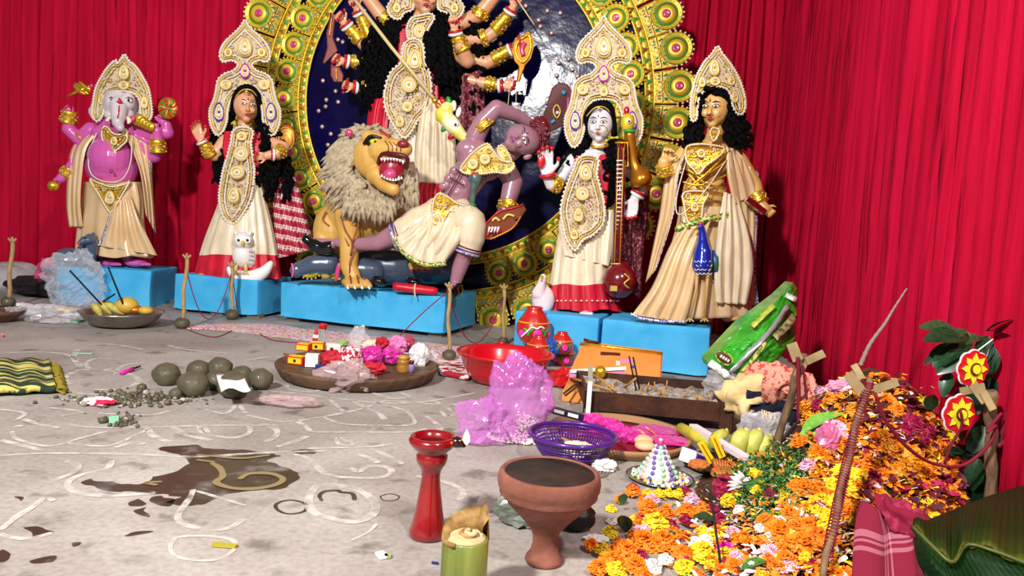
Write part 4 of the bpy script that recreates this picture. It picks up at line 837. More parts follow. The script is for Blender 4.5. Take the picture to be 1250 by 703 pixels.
# ================= buffalo =================
BUF = M('buffalo_slate_paint', '#3c4a5e', .28, coat=.6, col2='#4a586e', scale=5)
b = S('buffalo_figure', 'slate blue painted buffalo lying under the lion and demon', 'figure', 5.08, 450, 348)
b.chain([(366, 328, -8, 9), (384, 322, -8, 11), (402, 322, -4, 13)]); b.ell((362, 330, -10), 8, 9, 8); b.ell((470, 326, 16), 52, 22, 20); b.ell((440, 330, -2), 30, 16, 14); b.ell((530, 322, 20), 40, 26, 16)
b.skin('body', BUF, .0075); mb = MB(PNK); mb.ell(b.T(412, 332, -20), (3*b.k, 2*b.k, 12*b.k), Matrix.Rotation(.15, 3, 'Y')); part('ear', mb, b.r, 'pink inner ear'); mb = MB(M('muzzle_pink', '#d868a8', .4)); mb.tube([b.T(356+2*math.sin(a), 330+8*math.cos(a), -14-5*math.sin(a)) for a in [k*.45 for k in range(8)]], 1.2*b.k, 5); part('muzzle_line', mb, b.r)
mb = MB(BLK); mb.tube(cat(b.pts([(396, 314, -10), (388, 300, -8), (376, 292, -6), (370, 288, -6)]), 10), [3.4*b.k, 3.6*b.k, 3.6*b.k, 3.6*b.k, 3.2*b.k, 2.8*b.k, 2.2*b.k, 1.6*b.k, 1*b.k, .4*b.k], 8); part('horn', mb, b.r, 'black curved horn')
SHOE = M('shiny_black', '#060606', .15, coat=.8)
for (x, y) in ((463, 343), (505, 344)):
    mb = MB(SHOE); mb.ell(b.T(x, y, -28), (10*b.k, 9*b.k, 6*b.k), Matrix.Rotation(.3, 3, 'Y')); part('hoof', mb, b.r, 'shiny black hoof')
# ================= demon =================
DEM = M('mauve_paint', '#a0707e', .25, coat=.7, col2='#a87888', scale=5)
a_ = S('demon_idol', 'mauve muscular demon idol with red curls leaning back, arm over his head', 'idol', 4.98, 545, 350)
a_.chain([(548, 262, -4, 22), (562, 232, -6, 20), (580, 204, -6, 22)]); a_.ell((585, 196, -8), 30, 22, 17, -.55); a_.ell((572, 182, -14), 15, 12, 9); a_.ell((604, 204, -14), 15, 12, 9)
for (x, y) in [(553, 205), (560, 210), (549, 216), (557, 222), (570, 227), (563, 234), (553, 232), (544, 226)]: pass
for i in range(3):
    for j in (-1, 1): a_.ell((563-8*i*.8+j*7.5, 212+9.5*i+j*4, -24+i), 7.5, 5.5, 5, .35)
a_.chain([(580, 168, -6, 12), (590, 148, -8, 11), (606, 132, -10, 10), (632, 142, 6, 8), (650, 152, 14, 6)]); a_.hand((650, 152, 14), -20, 18, 1, .3)
a_.chain([(616, 204, -4, 13), (626, 222, -4, 12), (620, 246, -10, 10), (612, 270, -14, 8), (604, 282, -18, 6)]); a_.hand((604, 282, -18), 225, 16, 1, 1.2)
a_.chain([(612, 186, -8, 9), (624, 178, -8, 9)])
a_.chain([(536, 262, -10, 20), (505, 272, -18, 16), (486, 284, -20, 13), (462, 296, -14, 10), (440, 298, -4, 8), (412, 296, 2, 6)])
a_.cap((404, 298, 4), (386, 296, 6), 7, 6)
a_.chain([(556, 262, -14, 20), (574, 273, -28, 15), (571, 298, -28, 11), (560, 330, -24, 9), (556, 344, -22, 7)]); a_.cap((556, 350, -24), (550, 353, -38), 7, 5)
a_.skin('body', DEM, .007)
for nm, L, ra in (('shoe', [(406, 302, 2), (390, 302, 2), (374, 292, 2), (372, 284, 2)], [9, 8, 6, 2]), ('shoe', [(558, 352, -22), (552, 356, -36), (548, 355, -46)], [9, 8, 4])):
    mb = MB(SHOE); mb.tube(cat(a_.pts(L), len(L)*3), [x*a_.k for x in [ra[min(int(i/(len(L)*3)*len(ra)), len(ra)-1)] for i in range(len(L)*3)]], 12); part(nm, mb, a_.r, 'black pointed shoe')
# head lying tilted: build face with roll
a_.head((638, 170, -26), 17, 23, -.30, 1.22)
a_.cap((630, 184, -14), (620, 192, -8), 8, 9)
a_.skin('head', DEM, .006, label='mauve face tilted to the side'); a_.face(iris='#3a2a10', lip=M('demon_lip', '#8a3a8a', .3, coat=.5), bindi=True, mouth=1.5, es=1.25)
CURL = M('maroon_curls', '#6a0c24', .35, coat=.3); mb = MB(CURL); rnd = random.Random(3)
mb.ell(a_.T(657, 164, -14), (14*a_.k, 13*a_.k, 22*a_.k), Matrix.Rotation(.2, 3, 'Y'), 16, 12)
for i in range(230):
    a = rnd.uniform(-2.2, 2.6); r_ = rnd.uniform(.1, 1); x = 657+14*r_*math.cos(a); y = 167+23*r_*math.sin(a); r2 = rnd.uniform(2, 3.2); ph = rnd.uniform(0, 6)
    if x < 649 and 155 < y < 186: continue
    z = -28+12*r_*r_+rnd.uniform(-2, 2); mb.tube([a_.T(x+r2*math.cos(ph+k*.9)*(1-k*.06), y+r2*math.sin(ph+k*.9)*(1-k*.06), z-k*.35) for k in range(8)], 1.0*a_.k, 5)
part('curls', mb, a_.r, 'dark red curled hair', kind='stuff')
mb = MB(DEM); mb.ell(a_.T(644, 191, -26), (5.5*a_.k, 2.5*a_.k, 3.6*a_.k), Matrix.Rotation(-.5, 3, 'Y')); part('ear', mb, a_.r)
a_.orn('breast_plate', [(596, 176), (602, 184), (612, 196), (625, 198), (627, 205), (618, 211), (604, 210), (588, 212), (572, 212), (562, 207), (570, 194), (580, 184), (588, 178)], -32, 3, 'gold filigree breast ornament', 4, [(577, 200, 6, 6), (592, 194, 6, 6)], base=YEL, rims=(0,), gems=False, dens=2, seed=31)
a_.cuff((594, 158, -8), (588, 150, -8), 13, 12, 'armlet'); a_.cuff((622, 248, -8), (618, 258, -12), 12, 11, 'armlet'); a_.orn('collar', [(608, 180), (614, 178), (622, 190), (624, 199), (616, 196), (609, 189)], -26, 2, 'gold collar', 1, base=YEL, rims=(0,), gems=False, dens=1.4)
a_.skirt('dhoti', [(246, 554, 24, -6, 22), (258, 550, 32, -8, 26), (270, 546, 38, -10, 28), (282, 544, 36, -12, 26), (290, 542, 26, -12, 18)], SILKW, 9, .04, label='cream satin dhoti')
for L, ra in (([(540, 264, -14), (510, 276, -20), (488, 288, -22), (482, 290, -22)], [24, 21, 17, 15.5]), ([(558, 262, -18), (574, 274, -30), (572, 298, -30), (569, 307, -29)], [21, 19, 16.5, 15])):
    mb = MB(SILKW); p = cat(a_.pts(L), 14); rr1 = [x.x*a_.k for x in cat([V((r, 0, 0)) for r in ra], 14)]; mb.tube(p, [r*(1+.05*math.sin(i*1.9)) for i, r in enumerate(rr1)], 26); part('trouser_leg', mb, a_.r, 'gathered cream dhoti leg')
    A, B = V(L[-2]), V(L[-1]); dr = (B-A).normalized()
    for j, m_ in enumerate((TRIM, M('violet_braid', '#4a2c9c', .4), MARN)):
        c_ = B-dr*(j*3.2); e = s_ = None; mb = MB(m_); ps = []; tt = (a_.T(*B)-a_.T(*A)).normalized(); u1 = tt.cross(V((0, 1, 0))).normalized(); u2 = tt.cross(u1)
        mb.tube([a_.T(*c_)+(u1*math.cos(x)+u2*math.sin(x))*(ra[-1]+1)*a_.k for x in [k*math.pi/14 for k in range(28)]], 1.2*a_.k, 5, closed=True); part('braid_band', mb, a_.r)
GTR = M('green_gold_braid', '#3c7a3a', .4, .3, col2='#d8d070', scale=70, lo=.48, hi=.52)
fc = a_.sheet('front_cloth', [(524, 252, -28), (500, 276, -42), (484, 292, -44)], [(566, 256, -32), (564, 290, -46), (542, 322, -42)], SILKW, 5, 3, label='cream gathered cloth hanging between the legs')
mb = MB(GTR); q = cat([V(p) for p in [(482, 290, -45), (490, 308, -47), (506, 320, -48), (524, 326, -47), (545, 324, -43)]], 24); mb.grid([[a_.T(p.x, p.y-5, p.z-1), a_.T(p.x-1, p.y, p.z-1.6)] for p in q]); o = part('woven_trim', mb, fc, 'green and gold braid hem', fix=False); solid(o, .004)
fl2 = MB(SILKW); fl2.grid([[a_.T(p.x+(530-p.x)*u*.9, p.y-(p.y-270)*u, p.z+u*6+1.5*math.sin(i*1.3)) for u in (0, .15, .3, .45, .6, .75, .9)] for i, p in enumerate(q)]); o = part('cloth_fan', fl2, a_.r, 'fanned pleats of the front cloth', fix=False); solid(o, .004)
a_.orn('belt', [(536, 236), (546, 240), (558, 248), (572, 252), (574, 258), (560, 258), (548, 258), (540, 272), (534, 282), (527, 272), (528, 256), (530, 244)], -36, 3, 'gold belt with a pendant', 3, [(533, 268, 5, 6)], base=GOLD, rims=(0,), gems=False, dens=1.6, seed=33)
mb = MB(M('crease_mauve', '#5c2c44', .4)); 
for L in ([(566, 206, -33), (556, 222, -31), (547, 238, -29)], [(556, 206, -30), (572, 216, -32)], [(549, 216, -29), (566, 226, -31)], [(592, 216, -30), (604, 214, -31), (616, 208, -30)]): mb.tube(cat(a_.pts(L), 8), .9*a_.k, 5)
part('painted_creases', mb, a_.r, 'dark painted muscle creases', kind='stuff')
SNK = M('snake_grey', '#44585c', .4, coat=.3, col2='#5c7468', scale=30)
sn = S('grey_snake', 'grey green snake with red head rising in front of the demon belly', 'snake', 4.80, 580, 240); mb = MB(SNK); L = cat([V(p) for p in [(580, 212, 0), (580, 222, -2), (577, 240, 0), (577, 262, 4), (582, 284, 8)]], 26)
mb.tube([sn.T(*p) for p in L], [(3.5+5*math.exp(-((i-4)/4)**2)*1.0)*sn.k*(.5 if i == 0 else 1) for i in range(26)], 12); part('body', mb, sn.r); mb = MB(REDP); mb.ell(sn.T(579, 216, -7), (3.6*sn.k, 2.4*sn.k, 6*sn.k)); part('hood_mark', mb, sn.r, 'red hood marking')
mb = MB(GRN); 
for y in (250, 258, 266): mb.tube([sn.T(577+4.2*math.cos(a), y, 2-4.2*math.sin(a)) for a in [k*.63 for k in range(10)]], .7*sn.k, 5, closed=True)
part('bands', mb, sn.r)
# flat paper demon mask
mk = weapon('paper_demon_mask', 'brown red paper mask with white fangs leaning at the lower panels', 'mask', a_, [(585, 290), (592, 276), (598, 268), (604, 262), (610, 254), (617, 258), (622, 250), (630, 254), (638, 248), (642, 256), (636, 264), (628, 268), (632, 274), (620, 280), (610, 288), (604, 284), (598, 292)], -30, M('mask_brown', '#7a3410', .4, .3), [([(601, 270), (605, 266), (610, 270)], 1.8, YEL), ([(614, 268), (620, 262), (628, 264)], 1.8, YEL), ([(594, 288), (600, 282), (612, 282)], 2, REDP), ([(590, 278), (598, 268), (610, 258), (626, 254), (638, 250)], 1.0, REDP), ([(598, 292), (612, 286), (626, 278), (636, 264)], 1.2, OR)])
for i in range(4): mb = MB(EYEW); mb.tube(a_.pts([(598+i*3.6, 277, -34), (596+i*3.6, 284, -35)]), [1.6*a_.k, .6*a_.k], 6); part('fang', mb, mk)
# red cloth packet
rp = S('red_cloth_packet', 'small red cloth packet tied with string at the front edge of the long plinth', 'packet', 4.86, 508, 356)
mb = MB(REDS); p = rp.T(507, 352.5, 0); mb.lathe([(.001, -.155), (.028, -.15), (.035, -.12), (.036, 0), (.035, .12), (.028, .15), (.001, .155)], p, 16, Matrix.Rotation(R(93.5), 3, 'Y'), .85, 1.0); part('cloth_roll', mb, rp.r)
mb = MB(SPR); mb.tube([p+V((.0, .037*math.cos(t_), .034*math.sin(t_))) for t_ in [k*math.pi/10 for k in range(20)]], .006, 6, closed=True); mb.tube([p+V((0, -.03, .0)), p+V((.004, -.04, -.03)), p+V((.01, -.05, -.055))], .005, 5); part('string_knot', mb, rp.r)
# ================= white faced goddess with long lute =================
WSK = M('white_face_paint', '#ddd8dc', .3, coat=.5)
s_ = S('white_faced_goddess_idol', 'white faced goddess idol in a cream sari with red hem, right of the demon', 'idol', 4.52, 712, 384)
s_.head((732, 150, -2), 16, 24, -.12, .02)
s_.chain([(732, 170, 2, 7.5), (728, 186, 3, 10)]); s_.ell((724, 206, 4), 27, 24, 13); s_.ell((718, 245, 4), 22, 28, 13); s_.ell((716, 285, 4), 28, 22, 17)
s_.chain([(700, 196, 4, 9), (682, 222, 2, 7.5), (672, 226, -8, 6.5), (667, 214, -14, 5.5)]); t1 = s_.hand((667, 213, -14), 93, 34, -1, .25)
s_.chain([(750, 198, 4, 9), (782, 216, 2, 8.5), (783, 232, -8, 7.5), (775, 242, -16, 6)]); t2 = s_.hand((775, 243, -18), 256, 27, -1, .35)
s_.chain([(704, 290, 4, 14), (704, 350, 4, 10), (704, 376, 4, 8)]); s_.chain([(728, 290, 4, 14), (728, 350, 4, 10), (724, 376, 2, 8)])
s_.ell((716, 382, -24), 9, 4, 9)
for j in range(5): s_.cap((709+j*3.3, 382, -31), (709+j*3.3, 383.5, -35), 2, 1.8)
s_.skin('body', WSK, .006); s_.face(es=1.0); s_.nails(t1, 2.2); s_.nails(t2, 2.0)
mb = MB(REDP); mb.ell(s_.T(661, 197, -21), (4.6*s_.k, 1.6*s_.k, 8*s_.k)); part('palm_paint', mb, s_.r, 'red painted palm'); 
cap_ = MB(HAIR); cap_.ell(s_.T(733, 141, 5), (18.5*s_.k, 15*s_.k, 20*s_.k), nu=20, nv=14)
for e in (-1, 1): cap_.tube(cat(s_.pts([(732, 127, -13), (732+e*10, 131, -14), (732+e*16, 143, -8), (732+e*18, 166, 0)]), 10), 4*s_.k, 8)
part('hair_cap', cap_, s_.r, 'parted black hair')
s_.locks('hair', [[(716, 166, 4, 5), (704, 190, 2, 12), (694, 205, 2, 12), (686, 222, 4, 6)], [(748, 172, 0, 6), (746, 200, -10, 10), (744, 225, -8, 9), (742, 255, -6, 4)], [(756, 172, 6, 6), (768, 195, 8, 10), (770, 225, 8, 6)]], 8, 3.2, 2.2, seed=8)
crown3(s_, 737, 20, 1.12, 41, hgt=1.06)
mb = MB(YEL); mb.tube(cat(s_.pts([(716, 142, -14), (724, 133, -19), (732, 130, -21), (740, 132, -18), (747, 140, -12)]), 12), .8*s_.k, 5); mb.ell(s_.T(731, 132, -22), 2*s_.k); part('forehead_chain', mb, s_.r)
mb = MB(YEL); mb.tube([s_.T(735+5.5*math.cos(a), 158+5.5*math.sin(a), -19) for a in [k*.5 for k in range(13)]], .5*s_.k, 4); part('nose_ring', mb, s_.r)
mb = MB(GOLD); mb.tube([s_.T(732+10*math.cos(a), 177+3*math.sin(a), -4-6*math.sin(a)) for a in [k*math.pi/10 for k in range(20)]], 1.6*s_.k, 5, closed=True); part('choker', mb, s_.r)
s_.orn('chest_ornament', [(706, 194), (718, 190), (730, 195), (728, 212), (732, 228), (737, 250), (736, 272), (724, 286), (712, 292), (702, 305), (692, 292), (688, 276), (685, 258), (688, 240), (694, 222), (700, 208)], -22, 3, 'long jewelled cream and gold chest ornament', 7, [(715, 210, 8, 10), (711, 236, 8, 8), (701, 286, 5, 6), (706, 262, 6, 8)], seed=45, dens=2.5, bs=1.8, beads=3.3)
l2 = ((669, 215, -13), 95)
s_.ring((669, 214, -13), 100, 8, 2.8, REDP, 'red_bangle', 'red wrist paint'); s_.ring((778, 238, -14), 60, 7.8, 1.9, EYEW, 'white_bangle', 'white conch bangle'); s_.ring((780, 234, -12), 60, 8.2, 1.9, REDP, 'red_bangle', 'red bangle'); s_.cuff((682, 226, -2), (673, 224, -8), 9.5, 8); s_.cuff((784, 224, -2), (781, 232, -10), 10, 8.6)
s_.skirt('sari', [(254, 716, 26, 4, 17), (285, 714, 32, 3, 21), (325, 711, 36, 1, 25), (355, 711, 40, 0, 28), (379, 713, 44, -1, 30)], SILKW, 15, .06, hem=1.5, label='cream pleated sari with a broad red hem', mats=[(0, 17, SILKW), (17, 25, REDS)], cap=False)
mb = MB(WHT); 
for j in range(18): a = math.pi*(.08+.84*j/17); x = 713-44*math.cos(a)*.98; mb.ell(s_.T(x, 367, -1-30*math.sin(a)*1.06), (1.5*s_.k, 1*s_.k, 1.0*s_.k), nu=6, nv=4)
part('hem_dots', mb, s_.r, 'white dotted line along the red hem', kind='stuff')
s_.sheet('blouse', [(702, 190, -4), (700, 210, -12), (700, 252, -14)], [(748, 188, -4), (744, 212, -12), (740, 252, -12)], REDS, 1, .6, label='red blouse')
s_.sheet('veil', [(754, 232, 8), (756, 280, 6), (760, 330, 4), (764, 352, 4)], [(794, 222, 12), (790, 270, 12), (784, 330, 12), (782, 366, 12)], MAR, 3, 2.6, label='maroon checked veil behind the lute')
s_.sheet('hip_wrap', [(686, 256, -10), (682, 280, -16), (690, 312, -22)], [(750, 256, -8), (752, 285, -14), (744, 325, -20)], SILKW, 4, 2, label='cream silk wrap over the hips')
# lute (veena)
ve = thing('red_lute', 'long necked dark red lute standing in front of the white faced goddess', 'lute', s_.T(757, 362, -34)); RL = M('lacquer_maroon', '#6e0a10', .22, coat=.7)
mb = MB(RL); mb.tube(s_.pts([(759, 172, -28), (757, 240, -31), (753, 326, -34)]), [5.5*s_.k, 6*s_.k, 7*s_.k], 12); part('neck', mb, ve)
mb = MB(RL); mb.lathe([(.001, -21*s_.k), (10*s_.k, -19*s_.k), (18*s_.k, -11*s_.k), (21*s_.k, 0), (18*s_.k, 10*s_.k), (11*s_.k, 17*s_.k), (6*s_.k, 22*s_.k)], s_.T(756, 342, -34), 28); part('gourd', mb, ve, 'round dark red gourd body')
mb = MB(EYEW)
for j in range(24): y = 196+j*5.2; mb.tube(s_.pts([(752.5-j*.03, y, -37.5), (760-j*.03, y, -37.5)]), .8*s_.k, 4)
part('frets', mb, ve, kind='stuff')
mb = MB(YEL); 
for x in (-3, 3.4): mb.tube(s_.pts([(758+x, 180, -37), (753+x, 326, -40)]), .6*s_.k, 4)
for y in (322, 327, 332): mb.tube([s_.T(754+8*math.cos(a), y, -34+8*math.sin(a)) for a in [k*.5 for k in range(13)]], 1*s_.k, 5, closed=True)
part('strings_and_bands', mb, ve); mb = MB(YEL); mb.tube(cat(s_.pts([(762, 334, -54), (768, 340, -53), (762, 346, -55), (768, 352, -52)]), 12), 1.0*s_.k, 5); mb.box(s_.T(749, 352, -52), (8*s_.k, 2*s_.k, 6*s_.k)); part('gourd_mark', mb, ve, 'gold leaf mark on the gourd')
mb = MB(BLK)
for y in (182, 190): mb.tube(s_.pts([(751, y, -30), (768, y, -30)]), 1.8*s_.k, 6)
mb.m(GOLD); mb.tube(s_.pts([(751, 174, -34), (766, 174, -34), (767, 202, -34), (760, 204, -34)]), 1*s_.k, 5); part('pegs', mb, ve)
gl = thing('gold_bird_headed_neck', 'gold bird headed piece of the lute beside her shoulder', 'ornament', s_.T(780, 225, -24)); mb = MB(AMB)
mb.tube(cat(s_.pts([(767, 158, -26), (771, 178, -25), (774, 200, -24), (781, 216, -24), (785, 228, -24)]), 18), [x*s_.k for x in [4, 6, 6.5, 6, 5.5, 5, 5, 5, 5.5, 6, 7, 9, 11.5, 13, 13.5, 12.5, 9, 3]], 14); part('neck', mb, gl)
mb = MB(YB); mb.ell(s_.T(766, 150, -28), (8*s_.k, 6*s_.k, 11*s_.k)); mb.m(REDP); mb.ell(s_.T(765, 135, -28), (3.5*s_.k, 3*s_.k, 5*s_.k)); mb.m(GRN); mb.ell(s_.T(768, 160, -30), (7*s_.k, 5*s_.k, 3*s_.k)); mb.m(EYEW); mb.ell(s_.T(768, 148, -34), 2.8*s_.k); mb.m(BLK); mb.ell(s_.T(768, 148, -36), 1.4*s_.k); part('bird_head', mb, gl, 'yellow bird head with a red crest')
# swan-like bundle
sw = S('white_swan_figure', 'small white swan figure wrapped at the left foot of the white faced goddess', 'figure', 4.42, 663, 380); sw.ell((663, 366, 0), 14, 18, 12); sw.chain([(658, 358, -4, 9), (661, 346, -8, 5), (663, 338, -10, 4)]); sw.skin('body', M('swan_pink_white', '#e8ccd0', .5, col2='#f2e6e6', scale=10), .006)
mb = MB(YB); mb.tube(sw.pts([(662, 338, -12), (660, 342, -18)]), [2.5*sw.k, .6*sw.k], 8); part('beak', mb, sw.r)
# ================= long haired god with peacock =================
YSK = M('yellow_skin_paint', '#d8a860', .32, coat=.5, col2='#dcb06a', scale=6)
k = S('long_haired_god_idol', 'god idol with long black hair, moustache and cream satin robe on the right plinth', 'idol', 4.22, 860, 392)
k.head((872, 131, -2), 18, 26, -.30, .02)
k.chain([(874, 152, 2, 8.5), (872, 170, 3, 12)]); k.ell((866, 195, 4), 34, 24, 15); k.ell((860, 235, 4), 27, 28, 15); k.ell((862, 275, 4), 34, 22, 20)
k.chain([(838, 186, 4, 11), (818, 206, 2, 9), (810, 210, -6, 8), (810, 198, -12, 7)]); t = k.hand((810, 196, -12), 62, 26, -1, .9)
k.chain([(896, 188, 4, 12), (920, 226, 2, 10), (926, 246, -8, 8), (934, 255, -14, 6)]); k.hand((932, 254, -14), -35, 22, 1, .9)
k.chain([(846, 280, 4, 17), (842, 340, 2, 12), (842, 382, 2, 9)]); k.chain([(880, 280, 4, 17), (886, 340, 4, 12), (888, 384, 2, 9)]); k.ell((895, 388, -18), 10, 4, 10)
k.skin('body', YSK, .0065); k.face(moust=True, es=.95)
cap_ = MB(HAIR); cap_.ell(k.T(876, 124, 7), (22*k.k, 17*k.k, 24*k.k), nu=20, nv=14); part('hair_cap', cap_, k.r, 'black hair')
k.locks('hair', [[(860, 112, -12, 5), (853, 122, -10, 5), (850, 150, -6, 6), (846, 185, -8, 9)], [(884, 112, -10, 8), (894, 135, -8, 10), (900, 160, -10, 14), (903, 184, -10, 13)], [(852, 140, 0, 6), (846, 165, 0, 10), (848, 188, 0, 12)], [(868, 108, -15, 9), (880, 112, -15, 8), (892, 124, -12, 6)]], 12, 3.4, 2.4, seed=12, dsp=6)
A = [(876, 57), (882, 66), (893, 80), (903, 98), (909, 118), (909, 134), (903, 140), (896, 132), (892, 116), (886, 108)]
k.orn('crown', A+[(874, 105), (862, 109), (854, 118), (851, 132), (850, 145), (844, 146), (843, 128), (846, 108), (851, 92), (860, 76), (869, 66)], -14, 4, 'tall arched cream and pink pith crown', 5, [(872, 82, 6, 10), (873, 99, 6, 5), (897, 118, 4, 7), (857, 100, 4, 6), (893, 98, 4, 6)], seed=51, dens=1.6)
k.orn('pendant', [(868, 158), (872, 156), (878, 159), (876, 166), (871, 172), (867, 164)], -20, 2, 'pink centred neck pendant', 0, base=GOLD, rims=(0,), dens=1)
k.orn('breast_plate', [(838, 180), (852, 176), (868, 177), (884, 181), (876, 192), (862, 202), (853, 212), (846, 206), (838, 196)], -26, 2, 'gold tinsel breast ornament', 4, [(856, 187, 5, 5)], base=GOLD, rims=(0,), gems=False, dens=1.8, seed=52)
k.orn('belly_ornament', [(834, 236), (848, 233), (864, 236), (858, 250), (856, 266), (846, 278), (838, 266), (835, 250)], -28, 2, 'gold tinsel belly ornament', 4, [(848, 252, 5, 6)], base=GOLD, rims=(0,), gems=False, dens=1.8, seed=53)
mb = MB(GOLD)
for L in ([(838, 206, -20), (858, 214, -27), (888, 196, -20)], [(834, 222, -20), (856, 226, -27), (890, 212, -18)], [(838, 196, -22), (858, 222, -28), (884, 230, -20)], [(836, 232, -21), (862, 212, -28), (890, 184, -18)], [(840, 212, -22), (862, 234, -27), (884, 238, -20)]): mb.tube(cat(k.pts(L), 12), 1.5*k.k, 6)
part('chest_chains', mb, k.r, 'crossed gold tinsel chains'); k.cuff((812, 212, -6), (810, 201, -12), 9.5, 8.5); k.cuff((923, 238, -6), (929, 249, -12), 10, 8.5)
k.tube('sacred_thread', [(842, 182, -24), (826, 240, -24), (830, 262, -30), (858, 236, -34), (886, 196, -24)], .7, WHT, 5, 30)
k.skirt('dhoti', [(252, 862, 33, 4, 20), (278, 864, 38, 3, 24), (315, 862, 46, 0, 28), (350, 860, 52, -1, 30), (388, 858, 60, -2, 32)], SATIN, 13, .06, hem=1, label='cream satin dhoti')
k.sheet('left_fold', [(846, 256, -24), (818, 300, -30), (796, 350, -34), (776, 378, -34), (772, 384, -34)], [(870, 262, -30), (856, 310, -38), (846, 360, -40), (838, 388, -40), (836, 394, -40)], SATIN, 4, 3.5, label='satin fold sweeping to the left foot')
mb = MB(TRIM); q = cat([V(p) for p in [(770, 384, -36), (784, 390, -38), (806, 393, -40), (838, 394, -42)]], 20); mb.grid([[k.T(p.x, p.y-3, p.z), k.T(p.x-.5, p.y+.6, p.z-.5)] for p in q]); o = part('hem_trim', mb, k.r, 'blue braid along the hem', fix=False); solid(o, .004)
k.sheet('right_fold', [(884, 234, -26), (876, 280, -34), (872, 330, -38), (874, 370, -38)], [(900, 240, -18), (916, 290, -22), (920, 330, -24), (912, 372, -26)], SILKW, 4, 3, label='hanging gathered white satin fold')
k.sheet('robe_side', [(838, 182, -16), (828, 215, -18), (822, 262, -14), (800, 330, -8)], [(830, 186, 4), (812, 220, 4), (804, 268, 6), (788, 345, 8)], SATIN, 3, 2, label='left side of the robe', trim=TRIM)
k.sheet('robe_side', [(926, 212, 0), (926, 250, 0), (924, 290, 0), (922, 330, 2), (926, 372, 4)], [(886, 178, -18), (894, 225, -22), (900, 262, -20), (898, 310, -16), (892, 378, -10)], SATIN, 3, 2.4, label='right side of the robe', trim=TRIM, trimw=.12)
k.sheet('shoulder_drape', [(930, 232, -6), (918, 205, -4), (904, 182, -2)], [(896, 250, -22), (888, 215, -24), (886, 180, -18)], SATIN, 3, 2, label='satin drape over the right shoulder')
mb = MB(GTR); mb.grid([[k.T(p.x, p.y-3.5, p.z), k.T(p.x, p.y+3.5, p.z)] for p in cat([V(p) for p in [(824, 280, -26), (846, 272, -34), (870, 266, -34), (890, 262, -26)]], 16)]); o = part('belt', mb, k.r, 'green gold belt', fix=False); solid(o, .004)
mb = MB(RL); mb.box(k.T(922, 251, -24), (.03, .05, .13), Matrix.Rotation(-1.0, 3, 'Y')); solo('red_wood_bow_grip', mb, 'short dark red wooden stick in the god idol hand at right', 'stick', k.T(922, 251, -24))
pk = S('blue_peacock_figure', 'shiny blue peacock figure standing in front of the god idol', 'figure', 4.02, 858, 392); PKB = M('peacock_blue', '#0a2aa0', .2, .2, coat=.8)
pk.chain([(857, 324, 0, 12.5), (858, 308, 2, 11), (858, 295, 0, 6.5), (857, 282, 0, 4.2), (855, 277, -1, 4.6)]); pk.skin('body', PKB, .005)
mb = MB(REDP); mb.ell(pk.T(855, 274, -1), (3.5*pk.k, 3*pk.k, 3*pk.k)); part('crest', mb, pk.r); mb = MB(YB); mb.tube(pk.pts([(852, 277, -3), (846, 280, -8)]), [2*pk.k, .5*pk.k], 6); part('beak', mb, pk.r)
mb = MB(EYEW)
for j in range(4):
    for i in range(4): mb.tube([pk.T(850+i*5+(j % 2)*2+2.2*math.cos(a), 318+j*5+2*math.sin(a), -12+abs(i-1.5)*1.6) for a in (0, .8, 1.6, 2.4, 3.14)], .4*pk.k, 4)
part('feather_scales', mb, pk.r, 'white painted feather scales', kind='stuff')
mb = MB(M('peacock_leg', '#c8a060', .5))
for x, d0 in ((851, -2), (864, -2)):
    x2 = x-6 if x < 855 else x-1; mb.tube(pk.pts([(x, 334, 0), (x+(-1), 352, d0), (x2-3, 388, d0)]), [2.6*pk.k, 1.9*pk.k, 1.7*pk.k])
    for t_ in (-4, 0, 4): mb.tube(pk.pts([(x2-3, 388, d0), (x2-3+t_*1.2, 392.5, d0-7)]), [1.5*pk.k, .8*pk.k])
part('legs', mb, pk.r, 'thin tan legs'); mb = MB(M('peacock_tail', '#3a6a2a', .4, .2, col2='#2a4a9a', scale=30)); mb.ell(pk.T(872, 322, 16), (9*pk.k, 14*pk.k, 18*pk.k), Matrix.Rotation(-.3, 3, 'Y')); part('tail', mb, pk.r, 'green tail')
# ================= floor paint, water, powder =================
def film(name, col, alpha, rough, nsc, lo, hi, coat=0):
    m = M(name, col, rough, coat=coat); N = m.node_tree.nodes; L = m.node_tree.links; b = N['Principled BSDF']
    tc = N.new('ShaderNodeTexCoord'); n = N.new('ShaderNodeTexNoise'); n.inputs['Scale'].default_value = nsc; n.inputs['Detail'].default_value = 6; L.new(tc.outputs['Object'], n.inputs[0])
    r = N.new('ShaderNodeMapRange'); r.inputs[1].default_value = lo; r.inputs[2].default_value = hi; r.inputs[3].default_value = alpha*.25; r.inputs[4].default_value = alpha
    L.new(n.outputs[0], r.inputs[0]); L.new(r.outputs[0], b.inputs['Alpha']); return m
CHALK = film('rice_paste', '#d8d1c8', .78, .85, 22, .36, .60)
def strokes(name, lab, LL, mat, z=.0022, wdef=5):
    mb = MB(mat)
    for L in LL:
        w_ = wdef
        if isinstance(L[0], (int, float)): w_, L = L[0], L[1:]
        q = cat([G(*p) for p in L], max(8, len(L)*7)); w_ *= .5; rows = []
        for i, p in enumerate(q):
            t = (q[min(i+1, len(q)-1)]-q[max(i-1, 0)]); t = t.normalized() if t.length > 1e-6 else V((1, 0, 0)); n = V((-t.y, t.x, 0))
            hw = w_*p.y/F*(1.0+.35*noise.noise(p*14))*(.55 if i in (0, len(q)-1) else 1)*1.42
            e = V((0, 0, z)); rows.append([p+n*hw+e, p-n*hw+e])
        mb.grid(rows)
    o = solo(name, mb, lab, 'floor painting', (0, 3, 0), fix=False); return o
